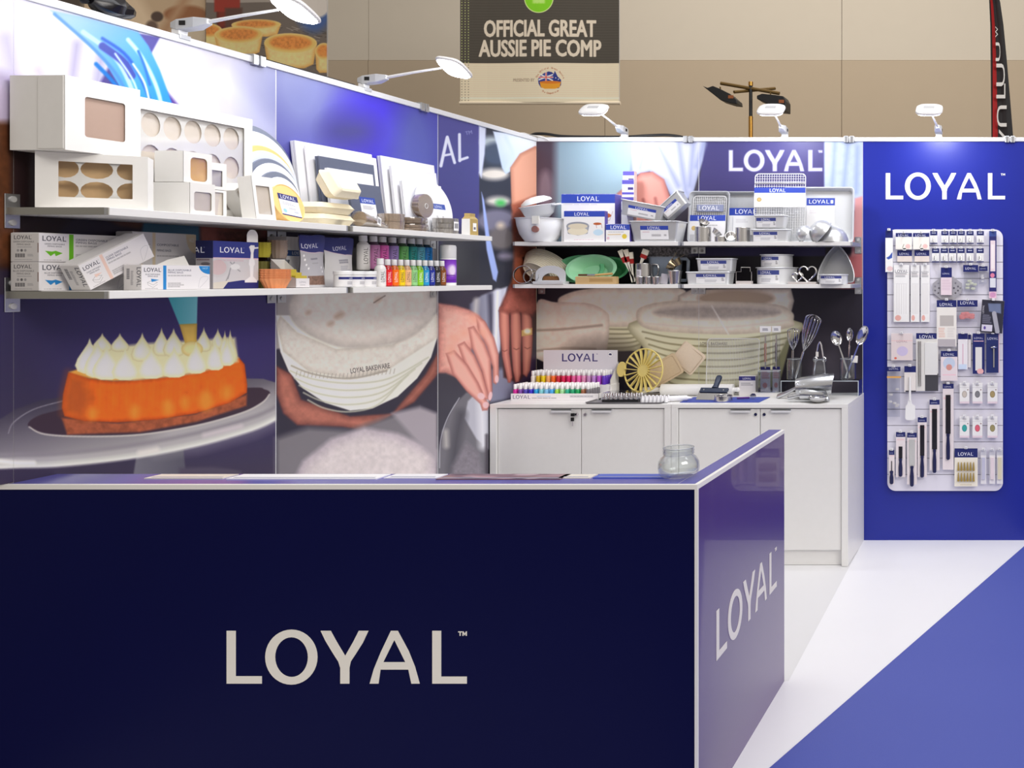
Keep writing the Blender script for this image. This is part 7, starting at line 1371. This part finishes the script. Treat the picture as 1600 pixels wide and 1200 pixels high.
t, wd, h = simple('chopstick_pack', 'tall pack with steel rods and a black panel below its navy top', (1431.5, 520.5, 1466, 611), 5.670, .004, head=.10, base=(226, 224, 220), extra=lambda c, w_, h_: c.rect(w_*.40, h_*.70, w_, h_, (70, 70, 76)))
for x in (-.052, -.040): MB().cyl((x, -.004, .03), (x, -.004, h*.86), .0032, STEEL, 8).build('steel_rod', t)
MB().box(-wd*.1, -.005, h*.28, wd*.46, -.001, h*.84, mat('milky_sheet', (228, 228, 226), .3)).build('white_sheet', t)
simple('cutter_pack', 'hanging pack with a pale blue and pink picture below a navy top', (1470, 548, 1496, 595), 5.662, .01, head=.20, base=(232, 220, 224), extra=lambda c, w_, h_: (c.poly(ell(w_*.5, h_*.42, w_*.36, h_*.2), (198, 210, 230), 2), c.poly(ell(w_*.5, h_*.55, w_*.18, h_*.1), (214, 150, 140), 3), c.rect(w_*.1, h_*.78, w_*.9, h_*.82, (240, 200, 210))))
simple('spatula_pack', 'white hanging pack with faint pink and blue strips, left of two navy ones', (1497, 521, 1512, 577), 5.676, head=.16, lg=False, base=(236, 232, 236), extra=lambda c, w_, h_: (c.line(V((w_*.5, h_*.3), (w_*.5, h_*.9)), 5, (214, 170, 190), 2), c.rect(w_*.05, h_*.86, w_*.9, h_, (206, 222, 244))))
simple('spatula_pack', 'pale strip of packaging edge beside the faint pink and blue pack', (1512.6, 522, 1517, 574), 5.682, head=.16, lg=False, base=(226, 220, 220))
t, wd, h = simple('knife_pack', 'navy-framed hanging pack with a white window and pink dot', (1519.8, 521, 1538.5, 584), 5.674, head=0, lg=False, base=NVY, extra=lambda c, w_, h_: (c.logo(w_*.14, h_*.14, w_*.72/4.55, (226, 226, 236)), c.rect(w_*.08, h_*.18, w_*.92, h_*.2, (236, 190, 196)), c.rect(w_*.22, h_*.34, w_*.78, h_*.92, (226, 224, 222)), c.poly(ell(w_*.64, h_*.94, w_*.28, h_*.07), (236, 180, 180), 1)))
t, wd, h = simple('scoop_pack', 'navy hanging card with a steel scoop on it at the board\'s right edge', (1541, 521, 1561.5, 582.5), 5.676, .004, head=0, lg=False, base=(34, 46, 104), extra=lambda c, w_, h_: (c.logo(w_*.1, h_*.16, w_*.8/4.55, (232, 232, 240)), c.rect(w_*.94, 0, w_, h_, (226, 190, 206))))
MB().lathe([(.018, -.006), (.020, 0), (.012, .004)], STEEL, 16, c=(.006, -.008, h*.66), sy=.5).build('scoop_head', t); MB().box(.003, -.006, h*.14, .010, -.003, h*.62, STEEL).build('scoop_handle', t)
bagged('clear bag with an orange strip under a navy header, left edge of the board', (1386, 573, 1407, 651), (236, 232, 230), head=.09, Y=5.668); t = bpy.data.objects[[o.name for o in bpy.data.objects if o.name.startswith('bag_pack')][-1]]
MB().box(-.04, -.0085, .235, .045, -.0075, .246, mat('orange_strip', (226, 170, 90), .5)).build('orange_strip', t)
t, wd, h = hang('spatula', 'white plastic spatula hanging with a navy header card', 1413, 572, 1431, 656, 5.672, 0, None, cat='spatula')
MB().box(-wd/2, 0, h*.52, wd/2, .003, h, CARD, front=cpr('spat_card', 1413, 572, 1431, 612, head=.24, lg=False, base=(232, 226, 222), extra=lambda c, w_, h_: c.rect(w_*.1, h_*.95, w_, h_, (40, 40, 50)))).build('header_card', t)
MB().cyl((0, -.008, h*.36), (0, -.008, h*.80), .0075, PLAST, 10, .006).build('handle', t); MB().prism([(-.028, .01), (-.018, 0), (.02, 0), (.032, .01), (.032, h*.26), (.012, h*.30), (.008, h*.38), (-.008, h*.38), (-.014, h*.30), (-.026, h*.26)], -.011, -.005, PLAST).build('blade', t)
for r_, (y0, y1, cs) in enumerate(((599, 630.5, ((206, 196, 186), (130, 130, 134), (170, 150, 104))), (651.5, 684, ((60, 170, 166), (226, 104, 124), (160, 150, 104))))):
    for i, (x0, x1) in enumerate(((1499.5, 1514.5), (1519.5, 1535), (1543, 1558.5))):
        ds = 'upper' if r_ == 0 else 'lower'; c_ = cs[i]
        simple('candle_box', f'{("left", "middle", "right")[i]} little white window box in the {ds} row of three', (x0, y0, x1, y1), 5.670, .018, group='little white window boxes', head=0, lg=False, extra=lambda c, w_, h_: (c.poly(ell(w_*.5, h_*.54, w_*.26, h_*.17), c_, 1.5, edge=tuple(int(v*.75) for v in c_), ew=6), c.rect(w_*.0, h_*.2, w_, h_*.215, (206, 204, 206)), c.poly(ell(w_*.84, h_*.32, w_*.06, h_*.03), (120, 90, 90), 1), c.rect(0, h_*.9, w_, h_, (232, 214, 222))), gh=[(.3, .09, .4, 1, .05)], res=1.2)
HND = mat('navy_handle', (26, 30, 74), .4); BLD = mat('dark_blade', (70, 68, 72), .25, .9)
def palette(label, b4, bw, split, end, white=False, Y=5.676):
    t, wd, h = simple('palette_knife', label, b4, Y, .004, group='palette knives on cards', head=min(.16, 30/((b4[3]-b4[1])*3.89)), lg=True, base=(234, 224, 226), gh=[(.1, .16, .8, 1, .03, (236, 180, 180))])
    z1 = h*(1-.14 if h > .3 else .70); zs = h*split; zb = h*end
    MB().box(-bw/2, -.0035, zs, bw/2, -.001, h*.87 if h > .3 else h*.68, (mat('pale_blade', (214, 214, 210), .3, .4) if white else BLD)).build('blade', t)
    MB().rings([[(r_*math.cos(a), -.007+.006*math.sin(a), z) for a in [2*math.pi*k/12 for k in range(12)]] for z, r_ in ((zb, .007), (zb+.006, .0115), ((zs+zb)/2, .012), (zs-.02, .008), (zs-.006, .011), (zs, .009))], HND).build('handle', t)
palette('tiny palette knife card at the bottom left of the board', (1389, 703, 1397.5, 757), .005, .40, .02); palette('short palette knife with a flared dark blade, second from the bottom left', (1400, 675, 1414.5, 745.5), .022, .42, .02)
palette('palette knife with a white blade cover and long navy handle', (1417.5, 676, 1432.5, 757), .036, .36, -.03, True, 5.67); palette('palette knife of medium length, in the middle of the stepped row', (1434, 652, 1448, 745.5), .026, .36, .0)
palette('long palette knife, second longest of the stepped row', (1452.5, 624.5, 1468, 735), .030, .30, -.03); palette('longest palette knife at the upper end of the stepped row', (1473, 599.5, 1490, 734), .030, .42, .12)
t, wd, h = simple('tip_set', 'wide cream pack of two rows of gold piping tips with a navy top', (1491.5, 700.5, 1527.5, 760), 5.672, .006, head=.24, base=(242, 236, 220), gh=[(.25, .95, .5, 1, .03, (190, 170, 130))]); GLD = mat('gold_tips', (206, 176, 96), .3, .7)
for i in range(6):
    for z in (.14, .42): MB().cyl(((i-2.5)*.0185, -.006, h*z), ((i-2.5)*.0185, -.006, h*(z+.22)), .0072, GLD, 8, .0025).build('gold_tip', t)
for i, (b4, c_, lab) in enumerate((((1532.5, 703, 1541, 756), (196, 196, 216), 'left'), ((1546, 703, 1555, 756), (232, 218, 222), 'middle'), ((1557.5, 703, 1567, 756), (222, 214, 186), 'right'))):
    t, wd, h = simple('straw_pack', f'{lab} one of three slim clear tubes at the bottom right of the board', b4, 5.678, .003, group='slim clear tubes', head=.16, hc=(206, 206, 214), lg=False, base=(236, 234, 236)); MB().box(-wd*.3, -.010, h*.14, wd*.3, -.001, h*.78, mat('tube_'+lab, c_, .3)).build('tube', t)
